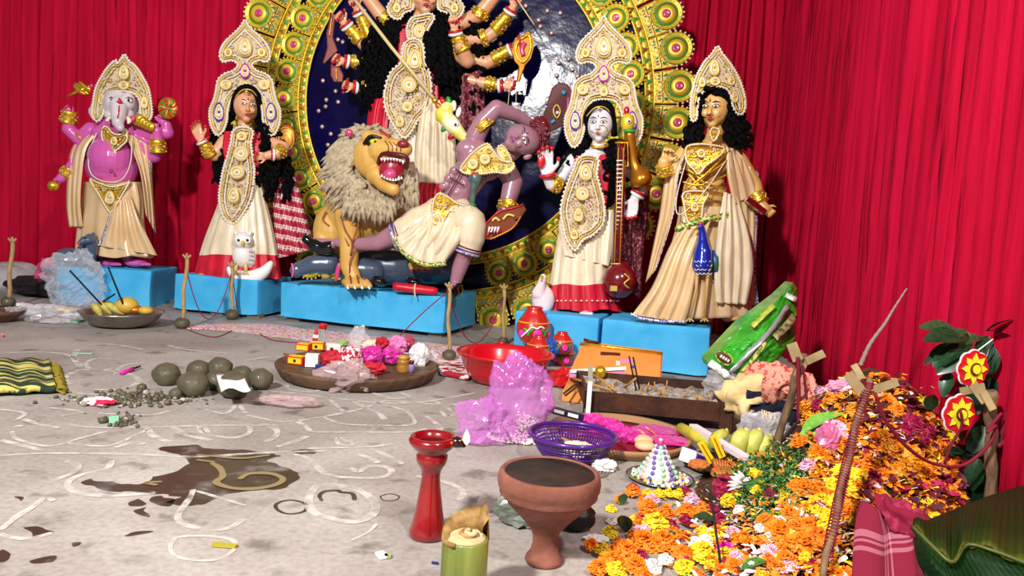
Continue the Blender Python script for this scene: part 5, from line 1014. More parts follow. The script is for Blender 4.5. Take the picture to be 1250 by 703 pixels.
strokes('painted_floor_pattern', 'white rice paste curls and loops painted on the concrete floor', [
    [6, (0, 538), (22, 543), (52, 551)], [(0, 557), (60, 554), (160, 555), (235, 558), (330, 553), (400, 551)], [6, (82, 563), (95, 570), (88, 578), (64, 588)], [6, (136, 563), (130, 573), (100, 580), (83, 590), (92, 601), (125, 606), (160, 605), (190, 602)],
    [6, (0, 648), (20, 632), (42, 618), (55, 609), (66, 612)], [6, (0, 653), (15, 657), (38, 658), (65, 651)], [6, (236, 598), (232, 608), (222, 622), (217, 633), (228, 642), (255, 648), (280, 645), (298, 634)],
    [4, (215, 657), (208, 668), (215, 680), (240, 685), (268, 683), (287, 670), (283, 660), (262, 656), (235, 655), (215, 657)], [8, (389, 592), (380, 602), (377, 616), (386, 628), (405, 634), (432, 638), (452, 631), (459, 620), (452, 608), (437, 599), (415, 594), (392, 593)],
    [6, (360, 555), (380, 562), (392, 575), (408, 582), (440, 584), (466, 583), (478, 577), (472, 571), (450, 570), (438, 576), (426, 572)], [5, (435, 555), (452, 560), (462, 566)], [6, (453, 548), (470, 556), (492, 567)], [4, (300, 507), (345, 515), (390, 510), (440, 500), (470, 490), (500, 492), (560, 496)],
    [4, (330, 478), (370, 482), (420, 488), (460, 492), (510, 492), (580, 480)], [4, (400, 485), (410, 495), (422, 505)], [5, (430, 488), (445, 498), (462, 505), (470, 513)], [4, (470, 495), (495, 502), (505, 512), (502, 519), (470, 520), (420, 518), (395, 510)], [5, (360, 514), (372, 520), (379, 528)],
    [6, (322, 518), (336, 524), (338, 531), (325, 540)], [6, (338, 546), (355, 541), (376, 533)], [5, (243, 521), (250, 530), (285, 535), (305, 528), (302, 518)], [4, (380, 528), (430, 528), (500, 528), (520, 524)], [4, (15, 527), (22, 537), (60, 545), (100, 535), (130, 527)], [5, (16, 522), (28, 520)], [4, (80, 518), (110, 522), (180, 522), (260, 520), (340, 520)],
    [7, (176, 543), (162, 541), (140, 547)], [6, (180, 523), (188, 533), (208, 541)], [5, (28, 512), (50, 519), (72, 523)], [4, (70, 540), (130, 545), (165, 532), (180, 525)], [6, (212, 522), (225, 531), (258, 538)], [6, (247, 522), (255, 530)], [5, (95, 427), (90, 438), (100, 448)], [4, (0, 432), (45, 430), (80, 433), (95, 440)],
    [4, (110, 421), (140, 421), (175, 427)], [4, (148, 440), (118, 438), (105, 445), (115, 452), (140, 450)], [5, (85, 470), (80, 462), (100, 452), (150, 455), (170, 465), (150, 475), (115, 476)], [4, (175, 443), (150, 447), (140, 458)], [5, (70, 470), (90, 480), (160, 483)], [5, (490, 480), (498, 485), (480, 487), (455, 480)], [4, (530, 490), (548, 500), (553, 507), (546, 510), (538, 502)],
    [5, (520, 508), (535, 520), (538, 530)], [7, (582, 506), (572, 520), (555, 528)], [5, (540, 497), (600, 487)], [4, (425, 540), (412, 535), (414, 543), (430, 544), (428, 538)], [5, (375, 548), (450, 546), (480, 542)], [4, (0, 500), (30, 505), (20, 513)], [4, (250, 500), (275, 505), (290, 495), (300, 505)], [4, (350, 470), (375, 466), (400, 468), (385, 478), (355, 476), (350, 470)],
    [6, (508, 582), (540, 588), (565, 600), (560, 612)], [6, (590, 606), (586, 622), (600, 630)], [4, (240, 600), (300, 618)], [4, (208, 502), (180, 507), (120, 505)], [3, (460, 640), (450, 650), (430, 660)], [4, (205, 422), (235, 428), (280, 432)], [4, (300, 440), (340, 436), (345, 446)], [4, (60, 498), (100, 503), (75, 508)],
], CHALK)
POW2 = None
WET = film('wet_patch', '#3a3024', .84, .3, 9, .30, .50, coat=.15)
def blob2(name, lab, polys, mat, cat_, z=.0020):
    mb = MB(mat)
    for L in polys:
        c = [G(*p) for p in L]; m_ = len(c); q = []
        for i in range(m_*6):
            t = i/6; k_0 = int(t); f = t-k_0; p0, p1, p2, p3 = c[(k_0-1) % m_], c[k_0], c[(k_0+1) % m_], c[(k_0+2) % m_]
            pt = .5*((2*p1)+(p2-p0)*f+(2*p0-5*p1+4*p2-p3)*f*f+(3*p1-p0-3*p2+p3)*f**3); d_ = V((noise.noise(pt*25), noise.noise(pt*25+V((5, 5, 5))), 0))*.018; q.append(pt+d_+V((0, 0, z)))
        tri = tessellate_polygon([[V((p.x, p.y, 0)) for p in q]]); mb.add(q, [tuple(t) for t in tri])
    return solo(name, mb, lab, cat_, (0, 2.5, 0), fix=False)
blob2('water_puddle', 'brown wet puddle spread over the painted floor pattern', [[(192, 547), (232, 544), (262, 548), (300, 550), (345, 556), (325, 562), (340, 568), (362, 576), (362, 586), (345, 596), (300, 600), (270, 606), (240, 618), (205, 614), (220, 606), (180, 602), (160, 601), (130, 597), (105, 590), (108, 585), (140, 590), (165, 592), (190, 582), (215, 577), (230, 562), (215, 555)]], WET, 'puddle', .0012)
for n_i, (pl_, lb) in enumerate(zip([[(165, 624), (175, 620), (184, 625), (178, 631), (168, 630)], [(182, 612), (196, 606), (212, 610), (205, 618), (190, 616)], [(158, 614), (170, 610), (175, 614), (165, 619)], [(28, 645), (45, 643), (64, 650), (50, 656), (32, 654)], [(0, 672), (12, 675), (8, 684), (0, 684)], [(38, 684), (60, 680), (62, 686), (42, 688)], [(86, 664), (98, 662), (98, 667), (88, 668)], [(150, 653), (165, 651), (182, 651), (165, 655)], [(358, 550), (375, 549), (388, 552), (372, 555), (360, 553)], [(16, 608), (30, 607), (28, 612)]], ('dark damp blob below the puddle left end', 'flat damp streak just under the puddle', 'small damp streak left of the puddle tip', 'wide damp patch near the left edge', 'dark corner stain at the lower left edge', 'narrow stain right of the corner stain', 'small stain above the bottom left corner', 'thin broken stain left of the looped circle', 'dark mark right of the puddle', 'faint stain by the left edge'))): blob2('damp_stain', lb+' on the floor', [pl_], WET, 'stain', .0012)
strokes('damp_ring', 'dark damp ring left of the white loop on the floor', [[3, (336, 616), (345, 612), (358, 611), (372, 615), (373, 623), (362, 627), (348, 627), (338, 622), (336, 616)]], WET, .0014)
strokes('damp_ring', 'broken damp arc inside the white loop', [[4, (393, 612), (390, 605), (397, 600), (412, 599), (416, 601), (430, 603), (433, 611)]], WET, .0014)
strokes('damp_ring', 'faint small damp ring right of the white loop', [[1.5, (464, 606), (475, 603), (487, 606), (482, 611), (468, 611), (464, 606)]], WET, .0014)
strokes('wet_painted_curls', 'yellowish soaked curls of the floor painting showing through the puddle', [[4, (240, 556), (275, 559), (300, 560), (330, 556)], [6, (258, 566), (268, 572), (272, 582), (264, 590), (285, 597), (315, 597), (338, 592), (345, 585), (330, 579), (305, 579), (292, 586)], [4, (198, 589), (178, 590), (192, 593)], [5, (240, 562), (262, 565)]], M('soaked_paste', '#8c7c56', .4), .0030, 4)
def powder():
    m = bpy.data.materials.new('coloured_powder'); m.use_nodes = True; N = m.node_tree.nodes; L = m.node_tree.links; b = N['Principled BSDF']; b.inputs['Roughness'].default_value = .95
    tc = N.new('ShaderNodeTexCoord'); v = N.new('ShaderNodeTexVoronoi'); v.inputs['Scale'].default_value = 75; L.new(tc.outputs['Object'], v.inputs['Vector'])
    n = N.new('ShaderNodeTexNoise'); n.inputs['Scale'].default_value = 5.5; n.inputs['Detail'].default_value = 3; L.new(tc.outputs['Object'], n.inputs['Vector'])
    a = N.new('ShaderNodeMath'); a.operation = 'MULTIPLY_ADD'; a.inputs[1].default_value = .38; L.new(v.outputs['Color'], a.inputs[0]); L.new(n.outputs[0], a.inputs[2])
    r = N.new('ShaderNodeValToRGB'); r.color_ramp.interpolation = 'CONSTANT'; e = r.color_ramp.elements; cs = [(0, '#8a4a8c'), (.44, '#e8e0d8'), (.56, '#e6b8c8'), (.66, '#d84f9a'), (.71, '#ecdfd4'), (.78, '#e6b93c'), (.85, '#f0e4dc'), (.93, '#c0708c')]
    e[0].color = lin(cs[0][1]); e[1].position = cs[1][0]; e[1].color = lin(cs[1][1])
    for p, c in cs[2:]: x = e.new(p); x.color = lin(c)
    L.new(a.outputs[0], r.inputs[0]); L.new(r.outputs[0], b.inputs['Base Color'])
    bp = N.new('ShaderNodeBump'); bp.inputs['Strength'].default_value = .8; bp.inputs['Distance'].default_value = .01; L.new(v.outputs['Distance'], bp.inputs['Height']); L.new(bp.outputs[0], b.inputs['Normal']); return m
mb = MB(powder()); A = cat([G(*p) for p in [(225, 399), (262, 396), (320, 395), (380, 402), (450, 410), (520, 418), (625, 430)]], 60); B = cat([G(*p) for p in [(228, 402), (270, 404), (330, 411), (400, 420), (470, 432), (540, 443), (640, 455)]], 60)
mb.grid([[A[i].lerp(B[i], j/6)+V((.02*noise.noise(A[i]*9), .03*noise.noise(B[i]*7+V((j, 0, 0))), (0 if j in (0, 6) else .006)+.0016)) for j in range(7)] for i in range(60)]); solo('powder_rangoli', mb, 'band of pink white and yellow coloured powder in front of the long plinth', 'powder', (-1, 4.5, 0), fix=False)
# ================= vessels =================
def vessel(name, label, cat_, c, k, layers, n=40, group=None, rot=None):
    """layers: (part name, material, profile in px, optional label)"""
    r = thing(name, label, cat_, c, group)
    for l_ in layers:
        nm, mat, prof = l_[:3]; mb = MB(mat); mb.lathe([(max(a, .001)*k, b_*k) for a, b_ in prof], c, n); o = part(nm, mb, r, l_[3] if len(l_) > 3 else None)
    return r
TER = M('terracotta', '#704030', .88, col2='#8a5444', scale=14, bump=.3, bscale=50); ASH = M('grey_ash', '#8a7264', .95, col2='#5a4640', scale=25, bump=.5, bscale=60); CHAR = M('charcoal', '#17161a', .8, bump=.8, bscale=60)
c = V((.112, 1.60, 0)); k0 = 1.62/F
ce = vessel('clay_censer', 'terracotta footed bowl with ash and charcoal in the foreground', 'incense burner', c, k0, [('bowl', TER, [(22, 0), (24, 3), (23, 7), (18, 14), (15.5, 24), (15.5, 34), (19, 42), (32, 58), (48, 74), (58, 86), (61, 89), (60, 92), (63, 97), (64, 105), (62.5, 113), (60, 116), (57, 116.5), (55.5, 114)]), ('soot_lining', M('soot', '#1a100c', .9, col2='#3a241a', scale=12), [(55.5, 114.5), (54.5, 110), (52, 100), (46, 92), (30, 86), (0, 84)], 'soot blackened inside wall'), ('ash', ASH, [(0, 98), (20, 97.5), (40, 97), (50.5, 98), (40, 93), (0, 91)], 'brown grey ash filling the bowl')])
mb = MB(CHAR); rnd = random.Random(2)
for i in range(45):
    a = rnd.uniform(0, 6.3); r_ = rnd.uniform(0, 1)**.6*.04; p = c+V((r_*math.cos(a)-.006, r_*math.sin(a)*.7+.012, 99*k0+rnd.uniform(0, .008))); mb.box(p, (rnd.uniform(.006, .018), rnd.uniform(.005, .012), rnd.uniform(.004, .01)), Matrix.Rotation(rnd.uniform(0, 3), 3, 'Z')@Matrix.Rotation(rnd.uniform(-.6, .6), 3, 'X'))
part('charcoal', mb, ce, 'black burnt charcoal', 'stuff')
RP = M('red_gloss_paint', '#8c060c', .25, coat=.8, col2='#74050a', scale=14, bump=.12, bscale=20); DKR = M('oily_dark_red', '#2a0a08', .2, coat=.5)
c = V((-.167, 1.70, 0)); k0 = 1.71/F
lp = vessel('red_oil_lamp', 'tall red painted clay oil lamp with a lit flame', 'oil lamp', c, k0, [('stand', RP, [(21, 0), (23.5, 2), (23.5, 8), (20, 18), (17, 34), (14.5, 52), (12.5, 66), (11.5, 76), (12, 82), (12.5, 85), (16, 91), (18.5, 95), (19.5, 99), (19.5, 104), (17.5, 106), (17.5, 108), (25, 114), (29.5, 120), (30, 123), (27, 128), (24, 128), (22.5, 124), (16, 117), (0, 115)]), ('oil', DKR, [(0, 120.5), (20, 120), (18, 118), (0, 117)], 'dark oil in the cup')])
mb = MB(DKR); mb.tube([c+V((.042, -.008, .236)), c+V((.058, -.010, .240)), c+V((.072, -.012, .238)), c+V((.080, -.013, .231))], [.011, .014, .011, .004], 10); part('spout', mb, lp, 'charred black wick spout')
mb = MB(M('flame', '#ffc873', .5, emit=14)); mb.lathe([(.0005, -.002), (.005, .003), (.0085, .010), (.0075, .018), (.004, .028), (.0004, .036)], c+V((.081, -.012, .236)), 14); part('flame', mb, lp, 'small yellow flame')
ST = M('banana_stem_green', '#586222', .42, col2='#80863a', scale=5, stretch=(6, 6, .6), coat=.3, lo=.35, hi=.7); STB = M('stem_cut_brown', '#6a4a22', .7, col2='#a8844a', scale=30, bump=.4); STC = M('stem_pith', '#d2ba94', .7, col2='#b8945c', scale=25)
c = G(563, 742); c.z = 0; k0 = c.y/F; ht = P(565, 655, c.y).z; r0 = 29*k0
rs = thing('banana_trunk_section', 'cut green banana trunk section standing upright in the foreground', 'plant stem', c)
mb = MB(ST); mb.lathe([(r0*1.04, 0), (r0*1.0, ht*.5), (r0*.99, ht*.98), (r0*.93, ht)], c, 40, fn=lambda a, z: 1+.035*math.cos(2*a+1)+.012*math.cos(5*a)); part('sheath', mb, rs)
mb = MB(STB)
n = 40; R1 = []; R2 = []
for i in range(n):
    a = math.pi*(-.15+1.35*i/(n-1))+.55; x = r0*math.cos(a); y = r0*math.sin(a); up = .058*max(0, 1-abs((i/(n-1))-.12)/.75)*(1.0 if i > 3 else .8)
    R1.append([c+V((x, y, ht-.006)), c+V((x*.98, y*.98, ht+up)), c+V((x*.72, y*.72, ht+up*.55)), c+V((x*.66, y*.66, ht-.004))])
mb.grid(R1); o = part('torn_rim', mb, rs, 'brown torn outer sheath rim', fix=False); solid(o, .004)
mb = MB(STC)
for j, (rr0, cx_, cy_) in enumerate(((.60, .004, 0), (.42, .008, -.004), (.26, .012, -.006))):
    mb.m(STC if j != 1 else STB); q = [c+V((cx_+r0*rr0*(1-.02*i)*math.cos(i*.24+j), cy_+r0*rr0*(1-.02*i)*math.sin(i*.24+j), ht+.004+.004*j)) for i in range(24)]; mb.tube(q, .0052, 6)
mb.m(STC); mb.lathe([(.9*r0, -.002), (.88*r0, .002), (.5*r0, .006), (.001, .004)], c+V((0, 0, ht)), 30); part('layered_core', mb, rs, 'pale layered core of the cut stem')
PR = M('red_plastic', '#c00a1a', .25, coat=.4, sss=.0); c = V((-.012, 3.56, 0)); k0 = 3.56/F; h_ = P(614, 430, 3.56).z/k0
vessel('red_plastic_basin', 'large red plastic wash basin', 'basin', c, k0, [('basin', PR, [(0, 1), (36, 0), (42, 3), (50, h_*.45), (56, h_-4), (60, h_-2), (61, h_), (59.5, h_+1.2), (56.5, h_), (54, h_-6), (48, h_*.45), (40, 6), (0, 4)])], 56)
STL = M('dull_steel', '#a8a098', .3, .85, col2='#8c857c', scale=12); c = V((-2.44, 4.5, 0)); k0 = 4.5/F; h_ = P(147, 379.5, 4.5).z/k0
vessel('steel_fruit_bowl', 'wide dull steel bowl holding fruit and incense sticks', 'bowl', c, k0, [('bowl', STL, [(0, .6), (20, 0), (32, 3), (41, 10), (46, h_-2), (48.5, h_), (46, h_-.6), (40, 11), (30, 5), (0, 3)])], 48)
BAN = M('banana_green', '#a8983c', .5, col2='#c4b45c', scale=9, bump=.3, bscale=30); PAP = M('papaya', '#b4a83c', .4, col2='#d0a848', scale=6)
for j, (x, y, rx, an, lb) in enumerate(((118, 376, 8, .9, 'small bruised banana at the left of the steel bowl'), (128, 374, 9, .7, 'yellow banana second from left in the steel bowl'), (134, 373, 9, .5, 'yellow banana leaning in the middle of the steel bowl'), (141, 377, 9, .3, 'yellow green banana lying low in the steel bowl'))):
    p = P(x, y, 4.42); mb = MB(BAN); q = [p+V((.055*t_*math.cos(an), 0, -.05*t_*math.sin(an)-.018*t_*t_)) for t_ in [-1, -.8, -.4, 0, .4, .8, 1]]; mb.tube(q, [.005, .012, .022, .026, .024, .014, .006], 7); solo('banana', mb, lb, 'fruit', p)
for x, y, rx, rz, m_, lb, nm in ((155, 373, .07, .055, PAP, 'large round yellow green fruit in the steel bowl', 'papaya'), (165, 378, .05, .03, OR, 'reddish fruit at the right of the steel bowl', 'fruit'), (178, 379, .045, .028, PAP, 'small yellow fruit at the right rim of the steel bowl', 'fruit'), (150, 380, .04, .025, M('peach_fruit', '#c89a5c', .5), 'pale peach coloured fruit at the front of the steel bowl', 'fruit')):
    p = P(x, y, 4.45); mb = MB(m_); mb.ell(p, (rx, rx*.9, rz), nu=18, nv=12); mb.m(STB); mb.ell(p+V((rx*.8, 0, rz*.4)), .008, nu=6, nv=5); solo(nm, mb, lb, 'fruit', p)
INC = M('incense_black', '#15100e', .8)
for (a, b_, lb) in (((153, 378), (132, 326), 'thin black incense stick standing upright in the steel bowl'), ((124, 372), (85, 330), 'thin dark incense stick slanting left from the steel bowl'), ((126, 368), (140, 359), 'short dark twig crossing over the fruit bowl')):
    mb = MB(INC); mb.tube([P(*a, 4.4), P(*b_, 4.35)], .0055, 6); solo('incense_stick', mb, lb, 'incense stick', P(*a, 4.4))
# round wooden tray and what it carries
WD = M('dark_wood', '#4a3424', .6, col2='#6a4e36', scale=4, stretch=(1, 8, 1), bump=.3); c = V((-.722, 3.46, 0)); k0 = 3.46/F
tr = vessel('round_wooden_tray', 'wide round dark wooden tray loaded with worship goods', 'tray', c, k0, [('tray', WD, [(0, 3), (84, 0), (92, 2), (98, 13), (99, 16), (95, 16.5), (90, 12), (0, 11)])], 56)
zt = 12*k0
def TP(x, y): return G(x, y, zt)
def box(name, lab, cat_, p, d, rz, mats, rx=0, ry=0):
    q = Matrix.Rotation(rz, 3, 'Z')@Matrix.Rotation(ry, 3, 'Y')@Matrix.Rotation(rx, 3, 'X'); r = thing(name, lab, cat_, p); mb = MB(mats[0]); mb.box(p+V((0, 0, d[2]/2)), d, q); o = part('carton', mb, r); md = o.modifiers.new('b', 'BEVEL'); md.width = .002; md.segments = 2
    if len(mats) > 1: mb = MB(mats[1]); mb.box(p+V((0, 0, d[2]/2))+q@V((0, -d[1]/2-.001, 0)), (d[0]*.82, .003, d[2]*.7), q); mb.box(p+V((0, 0, d[2]/2))+q@V((0, 0, d[2]/2+.001)), (d[0]*.82, d[1]*.8, .003), q); part('printed_panel', mb, r)
    if len(mats) > 2: mb = MB(mats[2]); mb.ell(p+V((0, 0, d[2]/2))+q@V((0, -d[1]/2-.003, 0)), (d[2]*.2, .002, d[2]*.22), q, 10, 6); part('printed_dot', mb, r)
    return r
MR = M('match_red', '#c4161c', .4); MY = M('match_yellow', '#ecc21c', .45); BL2 = M('ink_blue', '#1c2c6c', .5); WH = M('white_card', '#e8e6e2', .6); GLS = M('clear_glass', '#ffffff', .05, trans=.9, ior=1.3); BRJ = M('honey_plastic', '#a8742a', .3, coat=.5, trans=.2)
box('matchbox', 'red and yellow matchbox at the lower left of the tray', 'matchbox', TP(363, 444), (.085, .05, .038), -.25, (MR, MY, BLK)); box('matchbox', 'red and yellow matchbox lying on top of the others', 'matchbox', TP(371, 432)+V((0, 0, .02)), (.075, .05, .034), -.15, (MR, MY)); box('matchbox', 'red and yellow matchbox standing open at the right of the stack', 'matchbox', TP(385, 432)+V((0, .02, .02)), (.085, .05, .04), .12, (MR, MY, BLK)); box('white_thread_spool_box', 'small white box beside the matchboxes on the tray', 'box', TP(381, 447), (.06, .05, .06), .1, (WH,)); box('white_packet', 'white packet with a dark red dot at the back of the tray', 'box', TP(407, 431), (.09, .05, .05), -.1, (WH, WHT, MARN)); box('small_dark_box', 'small navy box resting below the white box', 'box', TP(390, 450), (.04, .03, .02), .3, (BL2,))
mb = MB(OR); mb.tube([TP(347, 437)+V((0, 0, .02)), TP(358, 440)+V((0, 0, .02))], .006, 6); solo('orange_stick', mb, 'short orange stick at the left end of the tray', 'stick', TP(350, 438))
def bottle(name, lab, p, k_, lay): return vessel(name, lab, 'bottle', p, k_, lay, 20)
kk = 3.5/F
bottle('glass_bottle', 'clear glass bottle with a red cap at the back of the tray', TP(393, 429), kk, [('bottle', GLS, [(0, 0), (6.5, 0), (7, 3), (7, 14), (5.5, 19), (4.4, 22), (4.4, 32), (0, 32)]), ('label_band', WH, [(7.1, 4), (7.2, 4), (7.2, 12), (7.1, 12)]), ('cap', MR, [(0, 31), (5.2, 31), (5.2, 37), (4.8, 38), (0, 38)], 'red screw cap')])
bottle('striped_bottle', 'slim red and white striped plastic bottle beside the glass bottle', TP(385, 428), kk, [('bottle', WH, [(0, 0), (4, 0), (4.4, 4), (4, 22), (0, 22)]), ('stripe', MR, [(4.5, 6), (4.6, 6), (4.4, 10), (4.3, 10)]), ('stripe', MR, [(4.3, 14), (4.45, 14), (4.3, 18), (4.2, 18)]), ('nozzle', MR, [(3, 22), (2.6, 24), (1, 31), (0, 33)])])
bottle('honey_jar', 'amber plastic jar at the front right of the tray', TP(492, 454), kk, [('jar', BRJ, [(0, 0), (7.6, 0), (8, 2), (8, 8), (7, 9.5), (8, 11), (7.6, 14), (6, 16), (0, 16)]), ('cap', M('mustard_cap', '#b88a3a', .4), [(0, 15), (6.4, 15), (6.4, 20), (0, 20.5)])])
bottle('honey_jar', 'small amber jar at the back of the tray', TP(446, 430), kk, [('jar', GLS, [(0, 0), (5.4, 0), (5.8, 8), (4.5, 11), (0, 11)]), ('honey', BRJ, [(0, 1), (5, 1), (5.2, 6), (0, 6)]), ('cap', M('mustard_cap', '#b88a3a'), [(0, 10.5), (5.4, 10.5), (5.4, 15), (0, 15.5)])])
bottle('violet_bottle', 'tiny dark violet bottle right of the amber jar', TP(502, 455), kk, [('bottle', M('lilac_glass', '#8a78a8', .2, coat=.5), [(0, 0), (3.6, 0), (3.8, 9), (2.4, 11), (0, 11)]), ('cap', MARN, [(0, 10.8), (2.8, 10.8), (2.8, 15), (0, 15)])])
def crumple(name, lab, cat_, p, r_, mat, seed=0, amp=.35, fs=2.2, flat=True, nu=30, nv=18, zmin=None, solo_=True, rot=0, group=None):
    mb = MB(mat); mb.ell(V((0, 0, 0)), (1, 1, 1), nu=nu, nv=nv); o = V((seed*3.7, seed*1.3, 0)); q = Matrix.Rotation(rot, 3, 'Z')
    for i, v in enumerate(mb.v):
        d_ = 1+amp*(noise.noise(v*fs+o)*1.2+.5*(1-2*abs(noise.noise(v*fs*2.3+o)))-.25+.25*noise.noise(v*fs*5+o)); w_ = V((v.x*r_[0], v.y*r_[1], v.z*r_[2]))*d_
        if zmin is not None: w_.z = max(w_.z, zmin-p.z+.001*(i % 3))
        mb.v[i] = p+q@w_
    if flat: mb.sm = [False]*len(mb.f)
    return solo(name, mb, lab, cat_, (p.x, p.y, zmin or p.z), group, fix=False) if solo_ else mb
CLR = M('clear_polythene', '#e8e4ea', .1, alpha=.34, coat=1, spec=1); MAG = M('magenta_foil', '#c4108c', .4, .1, sheen=.3); CRIM = M('crimson_cloth', '#a80a20', .7, col2='#c01c34', scale=30, bump=.5, bscale=60); LPK = M('light_pink_foil', '#d878b0', .5); PKW = M('pink_white_print', '#e8d8dc', .5, col2='#b8102c', scale=55, lo=.48, hi=.5); LUC = M('creased_white_plastic', '#dcdcdc', .3, coat=.6, bump=.6, bscale=40)
for a in (('cloth_bundle', 'dark red folded cloth on the left middle of the tray', 'cloth', TP(405, 447)+V((0, 0, .035)), (.055, .04, .045), CRIM, 1), ('gift_packet', 'round red and white printed packet in the middle of the tray', 'packet', TP(428, 448)+V((0, 0, .045)), (.055, .04, .055), PKW, 2), ('cloth_bundle', 'bright crimson cloth packet at the front of the tray', 'cloth', TP(455, 456)+V((0, 0, .025)), (.06, .035, .03), CRIM, 3), ('foil_packet', 'shiny magenta foil packet left of the amber jar', 'packet', TP(452, 446)+V((0, 0, .05)), (.06, .045, .045), MAG, 4), ('foil_packet', 'magenta foil packet on the right slope of the pile', 'packet', TP(474, 446)+V((0, .02, .045)), (.06, .04, .04), MAG, 5), ('red_paper_flower', 'crumpled dark red paper flower on top of the tray pile', 'ornament', TP(466, 438)+V((0, 0, .08)), (.035, .03, .035), CRIM, 6),
          ('pink_net_packet', 'light pink netted packet at the back right of the tray', 'packet', TP(484, 432)+V((0, 0, .05)), (.06, .04, .045), LPK, 7), ('brown_red_packet', 'dull red paper packet beside the pink net packet', 'packet', TP(498, 430)+V((0, 0, .05)), (.035, .03, .05), M('dull_red_paper', '#a84050', .7), 8), ('clear_plastic_packet', 'creased white plastic packet at the right end of the tray', 'packet', TP(511, 446)+V((0, 0, .05)), (.045, .035, .065), LUC, 9), ('clear_plastic_packet', 'small crumpled clear plastic piece at the far right of the tray', 'packet', TP(525, 443)+V((0, 0, .03)), (.04, .03, .035), CLR, 10), ('clear_plastic_packet', 'clear plastic wrapping sticking up at the back of the tray', 'packet', TP(437, 427)+V((0, 0, .06)), (.05, .03, .07), CLR, 11), ('cream_cloth', 'pale crumpled cloth behind the foil packets', 'cloth', TP(455, 432)+V((0, 0, .04)), (.06, .04, .035), M('cream_rag', '#d8c8b0', .8), 12), ('green_leaf_scrap', 'pale green leaf scrap at the back of the tray', 'leaf', TP(418, 430)+V((0, 0, .05)), (.03, .02, .018), M('pale_leaf', '#8aa860', .6), 13)):
    crumple(*a, amp=.25)
# plastic bags on the floor
crumple('clear_plastic_bag', 'crumpled clear pinkish plastic bag on the floor before the tray', 'plastic bag', G(422, 476)+V((0, 0, .055)), (.125, .09, .075), M('pink_clear_polythene', '#d8b8b8', .12, alpha=.42, coat=1, spec=1), 21, .4, zmin=.003)
crumple('clear_plastic_bag', 'flat clear plastic bag on the floor left of the bigger bag', 'plastic bag', G(352, 495)+V((0, 0, .018)), (.13, .05, .02), M('pink_clear_polythene'), 22, .4, zmin=.003)
crumple('clear_plastic_bag', 'clear plastic bag draped on the left end of the leftmost plinth over the rat', 'plastic bag', P(92, 342, 5.28), (.21, .10, .20), M('thin_clear_polythene', '#dfe4ee', .08, alpha=.25, coat=1, spec=1), 23, .38, 2.2, nu=44, nv=28, zmin=.004)
crumple('clear_plastic_bag', 'clear plastic bag lying in the litter left of the steel bowl', 'plastic bag', G(63, 393)+V((0, 0, .05)), (.16, .1, .06), CLR, 24, .35, zmin=.004); crumple('clear_plastic_bag', 'small shiny plastic bag at far left beside the wooden plate', 'plastic bag', G(30, 390)+V((0, 0, .04)), (.1, .07, .05), CLR, 25, .4, zmin=.004)
crumple('grey_sack', 'grey white stuffed sack lying by the curtain at the left edge', 'sack', P(8, 341, 5.9), (.34, .2, .14), M('sack_grey', '#b8b0b0', .7, col2='#a09898', scale=8), 26, .18, 1.4, flat=False)
crumple('dark_bundle', 'dark bundle under the grey sack at the left edge', 'bundle', G(40, 368)+V((0, .35, .09)), (.4, .2, .1), M('dark_cloth', '#180a10', .9), 27, .2, zmin=.003); crumple('pink_plastic_bag', 'small thin bright pink plastic bag beside the grey sack', 'plastic bag', P(56, 338, 5.6), (.08, .06, .12), M('pink_polythene', '#e0487c', .2, alpha=.6, coat=1), 28, .4)
WP = vessel('wooden_plate', 'dark round plate cut by the left edge of the picture', 'plate', G(-10, 392), 4.7/F, [('plate', WD, [(0, 1), (20, 0), (30, 9), (34, 14), (30, 12), (0, 4)])])
for j, (x, y, w_, m_, lb) in enumerate(((35, 372, .14, WH, 'white and pink packet in the litter by the leftmost plinth'), (42, 380, .1, M('mint_paper', '#8ad0a8', .5), 'mint green packet in the litter left of the steel bowl'), (80, 376, .1, MY, 'yellow packet in the litter beside the steel bowl'), (90, 383, .12, WH, 'white paper in the litter beside the steel bowl'), (97, 388, .05, GRN, 'green packet touching the steel bowl'), (25, 374, .06, LPK, 'pink packet in the litter at the far left'))):
    p = G(x, y+4); mb = MB(m_); mb.box(p+V((0, 0, .014)), (w_, .07, .024), Matrix.Rotation(.3*math.sin(j*2), 3, 'Z')@Matrix.Rotation(.15*math.cos(j*3), 3, 'Y')); o = solo('litter_packet', mb, lb, 'packet', p); md = o.modifiers.new('b', 'BEVEL'); md.width = .008; md.segments = 2
crumple('pink_polythene_rice_bag', 'translucent pink polythene bag of puffed rice standing on the floor', 'plastic bag', G(625, 548)+V((.02, .11, .135)), (.115, .075, .175), M('pink_polythene_clear', '#d478d0', .12, alpha=.42, coat=1, spec=1), 31, .30, 1.8, flat=False, nu=70, nv=50, zmin=.006)
crumple('pink_bag_flap', 'open pink polythene flap spread left of the rice bag', 'plastic bag', G(590, 546)+V((.0, .07, .055)), (.10, .07, .10), M('pink_polythene_clear'), 32, .35, 2.2, zmin=.004)
mb = MB(M('puffed_rice', '#f2e2de', .7)); rnd = random.Random(5); rc = G(628, 546)+V((.02, .1, 0))
for i in range(1500):
    a = rnd.uniform(0, 6.283); r_ = rnd.uniform(0, 1)**.5; x = .12*r_*math.cos(a); y = .075*r_*math.sin(a); z = rnd.uniform(0, 1)*.085*(1-r_**2.5)+.006; mb.ell(rc+V((x, y, z)), (.0055, .004, .004), nu=5, nv=4)
solo('puffed_rice', mb, 'pinkish white puffed rice inside the pink polythene bag', 'puffed rice', rc, kind='stuff')
